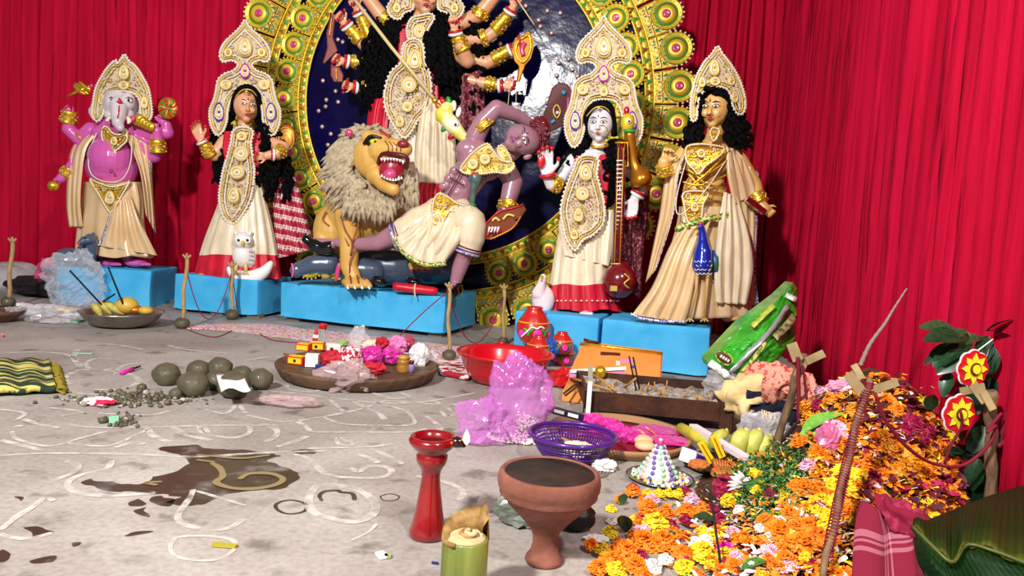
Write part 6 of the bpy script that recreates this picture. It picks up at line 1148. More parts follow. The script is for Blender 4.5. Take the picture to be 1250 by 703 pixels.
# painted pots
POTR = M('pot_red', '#c01c14', .35, coat=.5); POTY = M('pot_yellow_band', '#e8a01c', .4); POTG = M('pot_green_leaf', '#3a9a3a', .45); POTP = M('pot_pink_dot', '#e838b8', .4)
def pot(lab, x, y, r_, Y, hf=1.25, rot=None, z=None, swirl=False):
    c = G(x, y) if z is None else P(x, y, z); k_ = c.y/F; R_ = r_*k_; r = thing('painted_clay_pot', lab, 'pot', c, None); q = rot or Matrix.Identity(3)
    prof = [(.0, 0), (.42, .02), (.7, .18), (.95, .55), (1.0, .8), (.92, 1.1), (.62, 1.5), (.42, 1.72), (.46, 1.82), (.42, 1.84), (.36, 1.72), (0, 1.7)]; prof = [(a*R_+.0005, b_*R_*hf/1.25) for a, b_ in prof]
    mb = MB(POTR); mb.lathe(prof, c, 32, q); part('pot_body', mb, r); zb = 1.12*R_*hf/1.25
    mb = MB(POTY); mb.tube([c+q@V((R_*.92*math.cos(a), R_*.92*math.sin(a), zb)) for a in [k*math.pi/16 for k in range(32)]], .05*R_, 6, closed=True); part('yellow_band', mb, r)
    for j, (a, zz, m_, s1) in enumerate(((-1.35, .62, POTP, .27), (-1.9, .66, POTG, .2), (-.85, .66, POTG, .2), (-2.35, .6, POTP, .22), (-.4, .62, POTP, .22))):
        p = c+q@V((R_*.985*math.cos(a), R_*.985*math.sin(a), zz*R_*hf/1.25)); mb = MB(m_); qq = q@Matrix.Rotation(a+math.pi/2, 3, 'Z')
        if m_ is POTG:
            for e in (-.5, 0, .5): mb.ell(p+qq@V((e*.3*R_, 0, abs(e)*.3*R_)), (s1*.5*R_, .03*R_, s1*.9*R_), qq@Matrix.Rotation(e*2, 3, 'Y'), 8, 6)
        else: mb.ell(p, (s1*R_, .04*R_, s1*R_), qq, 12, 8)
        part('painted_leaves' if m_ is POTG else 'painted_dot', mb, r)
    if swirl:
        mb = MB(EYEW); mb.tube(cat([c+q@V((R_*1.01*math.cos(a), R_*1.01*math.sin(a), zz*R_*hf/1.25)) for a, zz in ((-2.3, .45), (-2.0, .7), (-1.7, .95), (-1.4, .9), (-1.2, 1.0), (-.95, .9))], 18), .05*R_, 6); part('white_swirl', mb, r)
    return r
pot('largest red painted clay pot with a white swirl, behind the smaller pots', 650, 421, 21.5, 4.3, 1.5, swirl=True, z=4.16)
pot('smallish red painted pot with a pink dot standing in front of the largest pot', 657, 437, 15.5, 4.0, z=3.96); pot('red painted pot right of the others against the blue plinth', 685, 431, 14.5, 4.0, z=4.0)
tq = Matrix.Rotation(R(180), 3, 'X'); pot('red painted pot turned upside down left of the orange folder', 687, 446, 15, 3.8); pot('small red and yellow pot half hidden behind the orange folder', 707, 438, 11, 3.9, .9); pot('low red and yellow pot behind the red basin', 612, 428, 11, 4.2, .7); pot('red pot base seen between the small pots and the basin', 645, 440, 10, 3.8, .8)
crumple('blue_cloth_scrap', 'dark blue crumpled scrap between the small painted pots', 'cloth', P(672, 425, 3.95), (.045, .03, .05), M('royal_blue_rag', '#1c4a9a', .5), 33)
crumple('red_plastic_packet', 'crumpled red plastic packet right of the red basin', 'packet', G(688, 474)+V((0, .05, .035)), (.08, .06, .05), M('red_polythene', '#c4141c', .2, coat=.8, alpha=.85), 34, .4, zmin=.004)
CLP = M('red_swirl_print', '#a8142c', .6, col2='#ecd8d4', scale=26, lo=.47, hi=.5, detail=1); mb = MB(CLP); q = [G(*p) for p in ((533, 444), (580, 452), (572, 466), (536, 459))]; mb.hexa([p+V((0, 0, .004)) for p in q]+[p+V((0, 0, .03)) for p in q]); o = solo('printed_red_cloth', mb, 'folded red and white swirl printed cloth tucked by the red basin', 'cloth', q[0]); md = o.modifiers.new('b', 'BEVEL'); md.width = .01; md.segments = 3
# orange folder, notebooks
ORG = M('orange_card', '#e08a3a', .65, col2='#e4954a', scale=5); of = thing('orange_folder', 'orange card folder with a gold edge leaning behind the iron fire box', 'folder', G(750, 470))
a, b_, c_, d_ = P(712, 420, 3.75), P(808, 432, 3.70), P(806, 470, 3.40), P(694, 462, 3.45); mb = MB(ORG); n_v = V((0, .02, .012)); mb.hexa([d_-n_v, c_-n_v, c_+n_v, d_+n_v, a-n_v, b_-n_v, b_+n_v, a+n_v]); part('card_cover', mb, of); mb = MB(GOLD); mb.tube([a+V((-.02, -.02, .005)), b_+V((.0, -.02, .005))], .009, 6); part('gold_edge', mb, of); mb = MB(MARN); mb.tube([a+V((.0, 0, .025)), a.lerp(b_, .2)+V((0, 0, .014))], .008, 6); part('red_edge', mb, of)
for (x, y, w_, h2, m_) in ((765, 440, .06, .03, LPK), (772, 447, .02, .02, PURG), (755, 444, .02, .03, WHT), (745, 432, .1, .02, RUST)):
    s0 = (y-424)/45; p = a.lerp(b_, (x-712)/96).lerp(d_.lerp(c_, (x-700)/106), s0)-V((0, .03, 0)); mb = MB(m_); mb.box(p, (w_, .004, h2), Matrix.Rotation(-.7, 3, 'X')); part('printed_patch', mb, of)
mb = MB(ORG); q = [G(*p) for p in ((686, 490), (716, 494), (722, 478), (694, 474))]; mb.hexa([p+V((0, 0, .003)) for p in q]+[p+V((0, 0, .05)) for p in q]); solo('orange_box', mb, 'small orange box at the left corner of the iron fire box', 'box', q[0])
for x, y, dz, rz, m_, lb in ((723, 452, .085, -.12, WH, 'white booklet leaning on the orange folder, topmost of two'), (722, 458, .055, -.1, LPK, 'pink edged booklet under the white booklet')):
    p = P(x+6, y, 3.38); mb = MB(m_); mb.box(p, (.26, .1, .016), Matrix.Rotation(rz, 3, 'Y')@Matrix.Rotation(-.25, 3, 'X')); o = solo('booklet', mb, lb, 'booklet', p)
mb = MB(GOLD); mb.ell(P(733, 454, 3.3), (.028, .028, .03), nu=20, nv=14); mb.ell(P(733, 460, 3.3), (.012, .012, .02)); solo('brass_bell', mb, 'small shiny brass ball beside the booklets', 'bell', P(733, 454, 3.3))
mb = MB(M('yellow_straw', '#c8a83c', .6)); mb.tube([P(688, 466, 3.5), P(730, 463, 3.38), P(840, 474, 3.3)], .006, 6); solo('yellow_rod', mb, 'long thin yellow rod lying behind the fire box', 'rod', P(688, 466, 3.5))
# ================= iron fire box =================
IRN = M('rusty_iron', '#2e1a14', .55, .3, col2='#54301e', scale=9, bump=.35, bscale=30); fx = thing('iron_fire_box', 'rusty rectangular iron fire box full of ash and incense sticks', 'fire box', G(800, 510))
fl_, fr_, br_, bl_ = V((.335, 2.90, 0)), V((.905, 2.83, 0)), V((.905, 3.26, 0)), V((.335, 3.33, 0)); zt0, zb0 = .122, .045
def wall(a, b_, nm):
    t = (b_-a).normalized(); n = V((-t.y, t.x, 0))*.006; out = V((0, 0, 0)); mb = MB(IRN); mb.hexa([a+n+V((0, 0, zb0)), b_+n+V((0, 0, zb0)), b_-n+V((0, 0, zb0)), a-n+V((0, 0, zb0)), a+n*1+V((0, 0, zt0)), b_+n+V((0, 0, zt0)), b_-n+V((0, 0, zt0)), a-n+V((0, 0, zt0))]); part(nm, mb, fx)
for a, b_ in ((fl_, fr_), (fr_, br_), (br_, bl_), (bl_, fl_)): wall(a, b_, 'side_panel')
for p in (fl_, fr_, br_, bl_):
    for sx, sy in ((.028, 0), (0, .028)):
        cx = 1 if p.x < .6 else -1; cy = 1 if p.y < 3.1 else -1; mb = MB(IRN); mb.box(p+V((sx*cx*.8-(.009*cx if sy else 0), sy*cy*.8-(.009*cy if sx else 0), zt0/2)), (.05 if sx else .006, .05 if sy else .006, zt0), Matrix.Rotation(-.12, 3, 'Z')); part('leg', mb, fx)
mb = MB(IRN); mb.hexa([fl_+V((0, 0, zb0)), fr_+V((0, 0, zb0)), br_+V((0, 0, zb0)), bl_+V((0, 0, zb0)), fl_+V((0, 0, zb0+.01)), fr_+V((0, 0, zb0+.01)), br_+V((0, 0, zb0+.01)), bl_+V((0, 0, zb0+.01))]); part('bottom_plate', mb, fx)
AS2 = M('pale_ash', '#b4aa9c', .95, col2='#7c7268', scale=40, bump=.8, bscale=50); mb = MB(AS2); mb.grid([[fl_.lerp(fr_, .02+.96*i/30).lerp(bl_.lerp(br_, .02+.96*i/30), .03+.94*j/16)+V((0, 0, .088+.03*noise.noise(V((i*.35, j*.35, 0)))+.008*noise.noise(V((i*1.3, j*1.3, 3))))) for i in range(31)] for j in range(17)]); part('ash', mb, fx, 'pale grey ash heap', fix=False)
for e, p0 in ((-1, V((.335, 3.12, .1))), (1, V((.905, 3.0, .115)))):
    mb = MB(IRN); q = [p0, p0+V((e*.02, -.02, .0)), p0+V((e*(.075 if e < 0 else .02), -.04, -.045 if e < 0 else .06)), p0+V((e*(.08 if e < 0 else .02), .0, -.045 if e < 0 else .062)), p0+V((e*.02, .03, 0)), p0+V((0, .03, 0))]; mb.tube(q, .0045, 6); part('handle', mb, fx, 'bent wire handle')
rnd = random.Random(8); STR = M('straw_stub', '#b4823c', .7)
for i in range(26):
    u, v = rnd.uniform(.08, .92), rnd.uniform(.15, .8); p = fl_.lerp(fr_, u).lerp(bl_.lerp(br_, u), v)+V((0, 0, .085)); h2 = rnd.uniform(.02, .05); mb = MB(STR if i % 3 else OR); mb.tube([p, p+V((rnd.uniform(-.4, .4)*h2, rnd.uniform(-.2, .2)*h2, h2))], .003, 5); solo('incense_stub', mb, 'short burnt incense stub standing in the ash of the fire box', 'incense stick', p, 'incense stubs in the fire box')
for a, b_, lb in (((777, 478), (768, 435), 'long black incense stick leaning left in the fire box'), ((782, 482), (773, 436), 'long black incense stick right beside its twin in the fire box')): mb = MB(INC); mb.tube([P(*a, 3.1), P(*b_, 3.05)], .004, 6); solo('incense_stick', mb, lb, 'incense stick', P(*a, 3.1))
for a, b_, lb in (((700, 462), (746, 476), 'thin brown stick lying across the left of the fire box'), ((724, 457), (752, 477), 'thin tan stick lying in the fire box ash'), ((760, 475), (776, 462), 'orange burnt stick end in the middle of the fire box')): mb = MB(STR); mb.tube([P(*a, 3.15), P(*b_, 3.0)], .005, 6); solo('stick', mb, lb, 'stick', P(*a, 3.1))
mb = MB(M('grey_card', '#a09c90', .7)); mb.box(P(721, 462, 3.15), (.022, .006, .11), Matrix.Rotation(-.1, 3, 'Y')); solo('grey_wood_strip', mb, 'grey flat strip standing at the left end of the fire box', 'strip', P(721, 470, 3.15)); mb = MB(WH); mb.box(P(719, 485, 2.86), (.018, .008, .13)); solo('white_cardboard_strip', mb, 'white strip standing against the left front corner of the fire box', 'strip', G(719, 505))
# purple basket
PUR = M('purple_plastic', '#4a1a78', .3, coat=.4); c = V((.235, 2.37, 0)); k0 = 2.37/F; hB = P(700, 530, 2.37).z; bk = thing('purple_basket', 'purple plastic net basket between the rice bag and the clay censer', 'basket', c); r1, r2 = 54*k0, 33*k0
mb = MB(PUR); mb.tube([c+V((r1*math.cos(a), r1*math.sin(a), hB)) for a in [k*math.pi/28 for k in range(56)]], .0075, 8, closed=True); part('rim', mb, bk)
mb = MB(PUR)
for j in range(7): t = .08+.8*j/6; rr_ = r2+(r1-r2)*t**.8; mb.tube([c+V((rr_*math.cos(a), rr_*math.sin(a), .004+(hB-.004)*t)) for a in [k*math.pi/24 for k in range(48)]], .0022 if j % 2 else .0034, 4, closed=True)
for k in range(76): a = k*2*math.pi/76; mb.tube([c+V(((r2+(r1-r2)*t**.8)*math.cos(a), (r2+(r1-r2)*t**.8)*math.sin(a), .004+(hB-.004)*t)) for t in (0, .25, .55, 1)], .0021, 4)
part('net_wall', mb, bk, 'slotted purple net wall'); mb = MB(PUR); mb.lathe([(0.001, .003), (r2, .003), (r2, .006), (.001, .006)], c, 32); part('base', mb, bk)
crumple('cream_cloth', 'crumpled cream cloth inside the purple basket', 'cloth', c+V((.02, 0, .035)), (.05, .04, .025), M('cream_rag'), 41); crumple('dark_leaf_bundle', 'dark crumpled leaves inside the purple basket', 'leaf', c+V((-.045, .01, .03)), (.04, .04, .02), M('dark_leaf_m', '#2a2418', .7), 42)
# magenta tray
RED2 = M('maroon_tray', '#8a1028', .6); TN = M('cane_tray', '#a07850', .7); c = G(752, 545); c = V((.43, 2.62, 0)); vessel('cane_tray', 'round cane tray lined with dark red, holding magenta foil packets', 'tray', c, 2.62/F, [('tray', TN, [(0, 2), (78, 0), (86, 8), (88, 14), (84, 13), (78, 5), (0, 4)]), ('lining', RED2, [(0, 6), (60, 6), (76, 7), (60, 5), (0, 5)], 'dark red lining')], 48)
for x, y, r_, sd, lb in ((724, 513, .055, 51, 'bright magenta foil bundle at the left of the cane tray'), (745, 515, .045, 52, 'magenta net bundle in the middle of the cane tray'), (752, 524, .05, 53, 'magenta foil bundle at the front of the cane tray'), (768, 528, .045, 54, 'magenta crumpled foil beside the round buns'), (800, 518, .09, 55, 'flat magenta foil sheet at the back of the cane tray'), (818, 530, .07, 56, 'flat magenta foil corner at the right of the cane tray')):
    flat_ = sd > 54; crumple('magenta_foil_bundle', lb, 'packet', G(x, y+8, .03)+V((0, 0, .0 if flat_ else .012)), (r_, r_*.8, .012 if flat_ else r_*.62), MAG, sd, .28)
BUN = M('pale_bun', '#d8a878', .7, col2='#e0b890', scale=8)
for x, y, lb in ((776, 531, 'pale round bun at the back of three on the cane tray'), (785, 538, 'pale round bun in the middle of three on the cane tray'), (787, 545, 'pale round bun nearest the sweets cone on the cane tray')): mb = MB(BUN); p = G(x, y+3, .025); mb.ell(p+V((0, 0, .012)), (.036, .034, .018), nu=20, nv=10); solo('round_bun', mb, lb, 'bun', p)
q = [P(667, 498, 2.66), P(712, 510, 2.6)]; box_ = thing('dark_incense_carton', 'long navy incense carton with white labels leaning on the cane tray', 'carton', q[0]); mb = MB(M('navy_carton', '#14102c', .4)); t = (q[1]-q[0]).normalized(); qq = t.to_track_quat('X', 'Z').to_matrix(); mid = (q[0]+q[1])/2; mb.box(mid, ((q[1]-q[0]).length, .02, .024), qq); part('carton', mb, box_)
for e in (-.12, .25): mb = MB(WH); mb.box(mid+qq@V((e*.15, -.011, .002)), (.04, .003, .012), qq); part('white_label', mb, box_)
mb = MB(MY)
for j in range(14): p = P(788+j*2.6, 521+j*2.2, 2.62); mb.tube([p, p+V((.02, -.004, -.012))], .0022, 4)
solo('yellow_tinsel', mb, 'yellow green tinsel fringe draped over the buns', 'tinsel', P(800, 530, 2.62), kind='stuff')
# sweets cone on steel plate
c = G(805, 585)+V((0, .0, 0)); k0 = c.y/F; vessel('small_steel_plate', 'small round steel plate under the cone of sweets', 'plate', c, k0, [('plate', STL, [(0, .6), (34, 0), (40, 3.5), (42, 4.5), (39, 4), (33, 1.6), (0, 1.8)])], 48)
MINT = M('mint_sweet', '#a0d8b0', .5); LIL = M('lilac_sweet', '#6a58a8', .5); CRE = M('cream_sweet', '#ece0c8', .6); PKS = M('pink_sweet', '#e0a8b4', .5); mb = MB(CRE); mb.lathe([(22*k0, 0), (21*k0, 5*k0), (13*k0, 24*k0), (7*k0, 38*k0), (3*k0, 42*k0), (.001, 43*k0)], c+V((-.006, 0, .006)), 24); cone = thing('sweets_cone', 'white cone offering dotted with mint and violet sweets', 'food offering', c+V((0, 0, .006))); part('rice_cone', mb, cone)
for s_i in range(10):
    a = s_i*2*math.pi/10-1.6; m_ = [MINT, LIL, MINT, PKS, LIL][s_i % 5]; mb = MB(m_)
    for j in range(7): t = j/6; r_ = (23*(1-t)+5*t)*k0; mb.ell(c+V((-.006+r_*math.cos(a+.15*math.sin(j)), r_*math.sin(a), (4+35*t)*k0+.006)), .0075, nu=8, nv=6)
    part('sweet_row', mb, cone, kind='stuff')
mb = MB(PNK); mb.ell(c+V((-.006, 0, 46*k0)), (.011, .011, .012)); mb.m(CRE); mb.ell(c+V((-.006, 0, 50*k0)), .006); part('top_sweet', mb, cone, 'pink sweet on the tip'); mb = MB(CRE); rnd = random.Random(6)
for i in range(150): a = rnd.uniform(0, 6.3); r_ = rnd.uniform(24, 36)*k0; mb.m(rnd.choice([CRE, MINT, YB, LIL, PKS, CRE])); mb.ell(c+V((r_*math.cos(a), r_*math.sin(a), .010)), rnd.uniform(.004, .0065), nu=6, nv=5)
solo('scattered_sweets', mb, 'tiny mixed sweets scattered around the cone on the steel plate', 'sweets', c+V((0, 0, .005)), kind='stuff')
# dark plate with packets
c = G(878, 575)+V((0, .02, 0)); k0 = c.y/F; vessel('dark_leaf_plate', 'dark boat shaped plate of biscuits and packets in front of the bananas', 'plate', c, k0, [('plate', M('dark_green_plate', '#2a2a18', .5), [(0, .6), (30, 0), (42, 5), (46, 9), (42, 8), (30, 2.4), (0, 2.4)])], 40)
a3 = box('printed_carton', 'white carton with violet and orange print beside the sweets cone', 'carton', P(846, 552, 2.33)-V((0, 0, .04)), (.06, .06, .045), .65, (WH, PURG), 0, .35)
for x, y, rz, lb in ((862, 552, 1.0, 'yellow striped packet leaning on the white carton'), (876, 545, .8, 'yellow packet behind the striped one')): mb = MB(MY); p = P(x, y, 2.28); mb.box(p, (.022, .012, .075), Matrix.Rotation(-rz*.6, 3, 'Y')); mb.m(OR); mb.box(p+V((0, -.007, 0)), (.004, .002, .065), Matrix.Rotation(-rz*.6, 3, 'Y')); solo('yellow_packet', mb, lb, 'packet', p)
BIS = M('biscuit_brown', '#a8521c', .6, col2='#c07030', scale=20)
for j in range(10): p = P(872+j*3.6, 567+j*.6, 2.22); mb = MB(BIS); mb.lathe([(.001, -.0035), (.019, -.003), (.02, 0), (.019, .003), (.001, .0035)], p, 16, Matrix.Rotation(R(78), 3, 'Y')@Matrix.Rotation(.1*j, 3, 'X')); solo('biscuit', mb, ('leftmost' if j == 0 else 'rightmost' if j == 9 else ('second third fourth fifth sixth seventh eighth ninth'.split()[j-1]+' from the left'))+' brown biscuit in the row on the dark plate', 'biscuit', p, 'biscuits in a row on the dark plate')
for x, y, sd, lb in ((853, 567, 61, 'brown snack packet at the left of the dark plate'), (880, 577, 62, 'orange brown snack at the front of the dark plate'), (895, 580, 63, 'small orange snack by the green blades')): crumple('snack_packet', lb, 'packet', P(x, y, 2.2), (.034, .022, .016), BIS, sd, .2)
a, b_ = P(846, 520, 2.62), P(925, 568, 2.12); mb = MB(M('white_pink_wrapper', '#e8dce4', .4)); t = (b_-a).normalized(); qq = t.to_track_quat('X', 'Z').to_matrix(); mb.box((a+b_)/2, ((b_-a).length, .03, .016), qq); o = solo('long_white_wrapper', mb, 'long white incense wrapper lying diagonally before the bananas', 'wrapper', a); mb = MB(M('olive_wrapper', '#8a8420', .4, col2='#c4b83c', scale=12)); a, b_ = P(830, 522, 2.68), P(872, 545, 2.42); t = (b_-a).normalized(); mb.tube([a, a+t*.01, a.lerp(b_, .3), b_], [.01, .022, .024, .016], 8); solo('olive_foil_roll', mb, 'olive yellow foil roll beside the white wrapper', 'packet', a)
# bananas
BN2 = M('mottled_banana', '#a8a83c', .5, col2='#c8c468', scale=26, bump=.3, bscale=30)
for x0, y0, x1, y1, r_, lb in ((900, 552, 910, 527, 12, 'leftmost upright mottled green banana'), (916, 556, 926, 527, 11, 'second mottled banana from the left'), (924, 560, 940, 534, 10, 'third mottled banana from the left'), (934, 560, 955, 545, 10, 'fourth mottled banana, leaning right'), (945, 568, 966, 556, 10, 'fifth mottled banana lying low by the stick'), (870, 540, 886, 528, 8, 'small banana tip beside the fire box leg')):
    Yb = 2.42; k0 = Yb/F; q = cat([P(x0, y0+8, Yb), P((x0+x1)/2-3, (y0+y1)/2, Yb), P(x1, y1, Yb+.02), P(x1+1, y1-5, Yb+.02)], 12); mb = MB(BN2); mb.tube(q, [x*r_*k0 for x in (.3, .7, .95, 1, 1, .98, .9, .75, .5, .3, .22, .2)], 6); solo('banana', mb, lb, 'fruit', q[0])
crumple('clear_plastic_bag', 'clear plastic bag behind the upright bananas', 'plastic bag', P(935, 528, 2.6), (.1, .06, .07), CLR, 64, .3)
# green rice sack
def bagm():
    m = M('green_sack_plastic', '#189014', .28, col2='#44b834', scale=6, coat=.6, bump=.9, bscale=14); return m
Yg = 3.25; gs = thing('green_plastic_sack', 'crumpled shiny green plastic sack with a silver stripe against the right curtain', 'sack', P(905, 465, 3.1))
ou = [(968, 345), (973, 352), (972, 380), (971, 412), (958, 430), (938, 452), (918, 466), (893, 470), (866, 448), (863, 440), (880, 422), (905, 395), (930, 377), (950, 362)]
rows = []; cx, cy = 925, 415; NN = 72
per = []; m_ = len(ou)
for i in range(NN): t = i/NN*m_; j = int(t); f = t-j; p1, p2 = V((*ou[j], 0)), V((*ou[(j+1) % m_], 0)); per.append(p1.lerp(p2, f))
for ri in range(13):
    t = ri/12; ring = []
    for p in per:
        x = cx+(p.x-cx)*(1-t); y = cy+(p.y-cy)*(1-t); dep = Yg-.0025*(y-400)-.09*math.sin(math.pi*min(1, t*1.0)*.5)-.035*(noise.noise(V((x*.05, y*.05, 1)))+1.1*abs(noise.noise(V((x*.12+y*.10, y*.03, 4))))+.5*abs(noise.noise(V((x*.2, y*.22, 7)))))*(1 if ri else 0)
        ring.append(P(x, y, dep))
    rows.append(ring)
mb = MB(bagm()); mb.loft([[p+V((0, .10, 0)) for p in rows[0]]]+rows, cap=True); mb.sm = [False]*len(mb.f); part('sack_body', mb, gs, fix=True)
def ribbon(nm, L, wpx, mat, root, lift=.035, lab=None):
    q = cat([V((x, y, 0)) for x, y in L], 16); rr_ = []
    for i, p in enumerate(q):
        t = (q[min(i+1, 15)]-q[max(i-1, 0)]).normalized(); n = V((-t.y, t.x, 0)); o_ = []
        for e in (-1, 1):
            x, y = (p+n*wpx*e*.5).x, (p+n*wpx*e*.5).y; mx = max(abs(x-cx)/55, abs(y-cy)/60); t0 = max(0, 1-mx); dep = Yg-.0025*(y-400)-.09*math.sin(math.pi*t0*.5)-.035*(noise.noise(V((x*.05, y*.05, 1)))+1.1*abs(noise.noise(V((x*.12+y*.10, y*.03, 4))))+.5*abs(noise.noise(V((x*.2, y*.22, 7)))))-lift; o_.append(P(x, y, dep))
        rr_.append(o_)
    mb = MB(mat); mb.grid(rr_); o = part(nm, mb, root, lab, fix=False); solid(o, .004)
SIL = M('silver_strip', '#b8bcc0', .3, .5, bump=.5, bscale=30); KH = M('gold_print', '#c8b860', .5, col2='#5a6a2a', scale=60, lo=.5, hi=.54)
ribbon('silver_stripe', [(891, 456), (920, 425), (945, 398), (962, 372)], 6, SIL, gs); ribbon('gold_text_band', [(903, 458), (918, 440), (935, 418)], 5, KH, gs, lab='narrow gold band with small dark lettering'); ribbon('brown_picture', [(946, 412), (960, 398), (970, 385)], 9, M('brown_print', '#4a3820', .5, col2='#c8b880', scale=30), gs); ribbon('white_corner', [(866, 442), (880, 452), (897, 466)], 9, WH, gs); ribbon('yellow_flower_print', [(918, 398), (930, 386), (945, 372)], 7, M('flower_print', '#d8c850', .5, col2='#58b040', scale=35), gs); ribbon('white_top_print', [(960, 360), (972, 366)], 6, WH, gs)
mb = MB(M('emblem_brown', '#5a2c10', .5)); p = P(884, 437, 3.0); q = Matrix.Rotation(.5, 3, 'Y'); mb.ell(p, (.035, .006, .018), q, 16, 8); mb.m(KH); mb.tube([p+q@V((.038*math.cos(a), -.004, .024*math.sin(a))) for a in [k*.35 for k in range(18)]], .003, 5, closed=True); mb.m(EYEW)
for j in range(4): mb.box(p+q@V((-.018+.012*j, -.008, 0)), (.007, .003, .012), q)
part('round_emblem', mb, gs, 'brown oval emblem with a gold ring')
crumple('silver_plastic_bag', 'white and silver plastic bag at the foot of the green sack', 'plastic bag', P(885, 470, 3.1), (.09, .06, .08), CLR, 65, .3)
# cloth pile
PCH = M('peach_check_cloth', '#d8927c', .8, col2='#b83c3c', scale=60, lo=.55, hi=.6, bump=.3, bscale=80); BEI = M('beige_cloth', '#d8b87c', .8, col2='#e0c48c', scale=8, bump=.2); NVY = M('navy_cloth', '#0c0f28', .9)
def drape(name, lab, L, mat, r_, seed, dep, fl_=.6):
    q = cat([P(x, y, d_) for x, y, d_ in L], 22); mb = MB(mat); rings = []
    for i, p in enumerate(q):
        t = (q[min(i+1, 21)]-q[max(i-1, 0)]).normalized(); u1 = t.cross(V((0, 1, 0))).normalized(); u2 = t.cross(u1).normalized(); rr_ = r_*(.45+.75*math.sin(math.pi*(i+.5)/22)**.6)
        rings.append([p+(u1*math.cos(a)+u2*math.sin(a)*fl_)*rr_*(1+.10*math.sin(9*a+seed+i*.4)+.22*(1-2*abs(math.sin(3*a+i*.22+seed)))+.45*noise.noise(V((math.cos(a)*2, math.sin(a)*2, i*.3+seed)))) for a in [k*math.pi/18 for k in range(36)]])
    mb.loft(rings); return solo(name, mb, lab, 'cloth', q[0])
drape('navy_cloth', 'dark navy folded cloth under the peach cloth', [(915, 508, 2.8), (945, 505, 2.75), (992, 496, 2.8)], NVY, .075, 1, 0); drape('beige_cloth', 'beige folded cloth right of the fire box', [(893, 496, 2.85), (912, 488, 2.8), (938, 490, 2.8)], BEI, .085, 2, 0); drape('peach_checked_cloth', 'peach and red checked cotton towel folded beside the green sack', [(905, 475, 2.95), (930, 462, 2.85), (960, 458, 2.8)], PCH, .05, 3, 0); drape('peach_towel_fold', 'looped red bordered end of the peach towel', [(940, 490, 2.72), (950, 470, 2.68), (968, 468, 2.7), (960, 490, 2.7)], PCH, .045, 4, 0); drape('cream_towel_end', 'cream towel end right of the leaning stick', [(975, 500, 2.72), (980, 480, 2.72), (984, 456, 2.76)], PCH, .04, 5, 0)
mb = MB(SPR)
for j in range(9): p = P(930+j*2, 500+j*.6, 2.62); mb.tube([p, p+V((.01*math.sin(j*2), -.01, -.02)), p+V((.02*math.sin(j*3), -.012, -.045))], .0025, 4)
solo('towel_fringe', mb, 'cream knotted fringe hanging over the navy cloth', 'fringe', P(935, 500, 2.65), kind='stuff')
# bundle and stones behind censer, tissue, coil, small scraps
crumple('wrapped_leaf_bundle', 'plastic wrapped grey green bundle behind the clay censer', 'bundle', G(637, 650)+V((.01, .05, .048)), (.075, .05, .058), M('grey_green_wrap', '#5c6658', .3, coat=.7, col2='#8a9088', scale=12), 71, .2, zmin=.004); crumple('black_stone', 'black stone right behind the clay censer', 'stone', G(704, 655)+V((.0, .04, .035)), (.05, .035, .035), M('black_stone_m', '#141414', .5), 72, .12, flat=False, zmin=.003); crumple('white_tissue', 'crumpled white tissue right of the purple basket', 'tissue', G(738, 574)+V((0, 0, .015)), (.035, .03, .02), WH, 73, .4, zmin=.003); crumple('white_petal_scrap', 'white paper scrap beside the censer shadow', 'paper', G(728, 661)+V((0, 0, .008)), (.028, .02, .008), WH, 74, .3, zmin=.002)
mb = MB(M('coil_brown', '#8a7a70', .8)); cc = G(722, 580)+V((0, .02, .006)); mb.tube([cc+V((.062*(1-i/110)*math.cos(i*.35), .062*(1-i/110)*math.sin(i*.35), 0)) for i in range(100)], .0028, 5); solo('coiled_mat', mb, 'flat grey brown coil lying beside the purple basket', 'coil', cc)
# clay balls, crumbs, paper
CLY = M('wet_clay', '#484230', .6, col2='#5e5842', scale=10, bump=.9, bscale=16, coat=.15)
for x, y, r_, lb in ((200, 471, 16.5, 'single round clay ball at the left of the group'), (240, 463, 14, 'clay ball at the back left of the group'), (266, 462, 15.5, 'clay ball at the back centre of the group'), (233, 485, 19, 'large lumpy clay ball at the front left of the group'), (262, 476, 14, 'clay ball half hidden behind the paper'), (293, 468, 13, 'clay ball behind the right end of the paper'), (316, 476, 15.5, 'rightmost clay ball of the group'), (283, 487, 20, 'broad clay lump under the white paper'), (213, 487, 8, 'small clay lump left of the front ball'), (172, 478, 6, 'tiny clay lump in the crumbs')):
    p = G(x, y); k0 = p.y/F; crumple('clay_ball', lb, 'clay ball', p+V((0, r_*k0*.3, r_*k0*.82)), (r_*k0, r_*k0*.9, r_*k0*.85), CLY, x % 17, .07, 1.5, flat=False, zmin=.001)
q = [P(264, 457, 2.93), P(296, 455, 2.95), P(306, 478, 2.72), P(270, 482, 2.72)]; mb = MB(WH); mb.grid([[q[0].lerp(q[1], i/8).lerp(q[3].lerp(q[2], i/8), j/6)+V((0, 0, .012*math.sin(i*.7)*(j/6)+.012*(j/6)**2)) for i in range(9)] for j in range(7)]); o = solo('white_paper_sheet', mb, 'creased white paper lying on the clay lumps', 'paper', q[0], fix=False); solid(o, .0015)
mb = MB(CLY); rnd = random.Random(11)
for i in range(420):
    t = rnd.gauss(0, 1); x = 165+t*38; y = 488+rnd.gauss(0, 4.5)-(x-165)*.03
    if i > 360: x = 148+rnd.gauss(0, 9); y = 515+rnd.gauss(0, 4)
    p = G(x, y); s1 = rnd.uniform(.003, .011)*(1.7 if rnd.random() < .12 else 1); mb.m(CLY if rnd.random() < .85 else AS2); mb.ell(p+V((0, 0, s1*.6)), (s1, s1*.8, s1*.7), Matrix.Rotation(rnd.uniform(0, 3), 3, 'Z'), 6, 4)
solo('clay_crumbs', mb, 'dark clay crumbs scattered between the mat and the clay balls', 'clay crumbs', G(165, 488), kind='stuff')
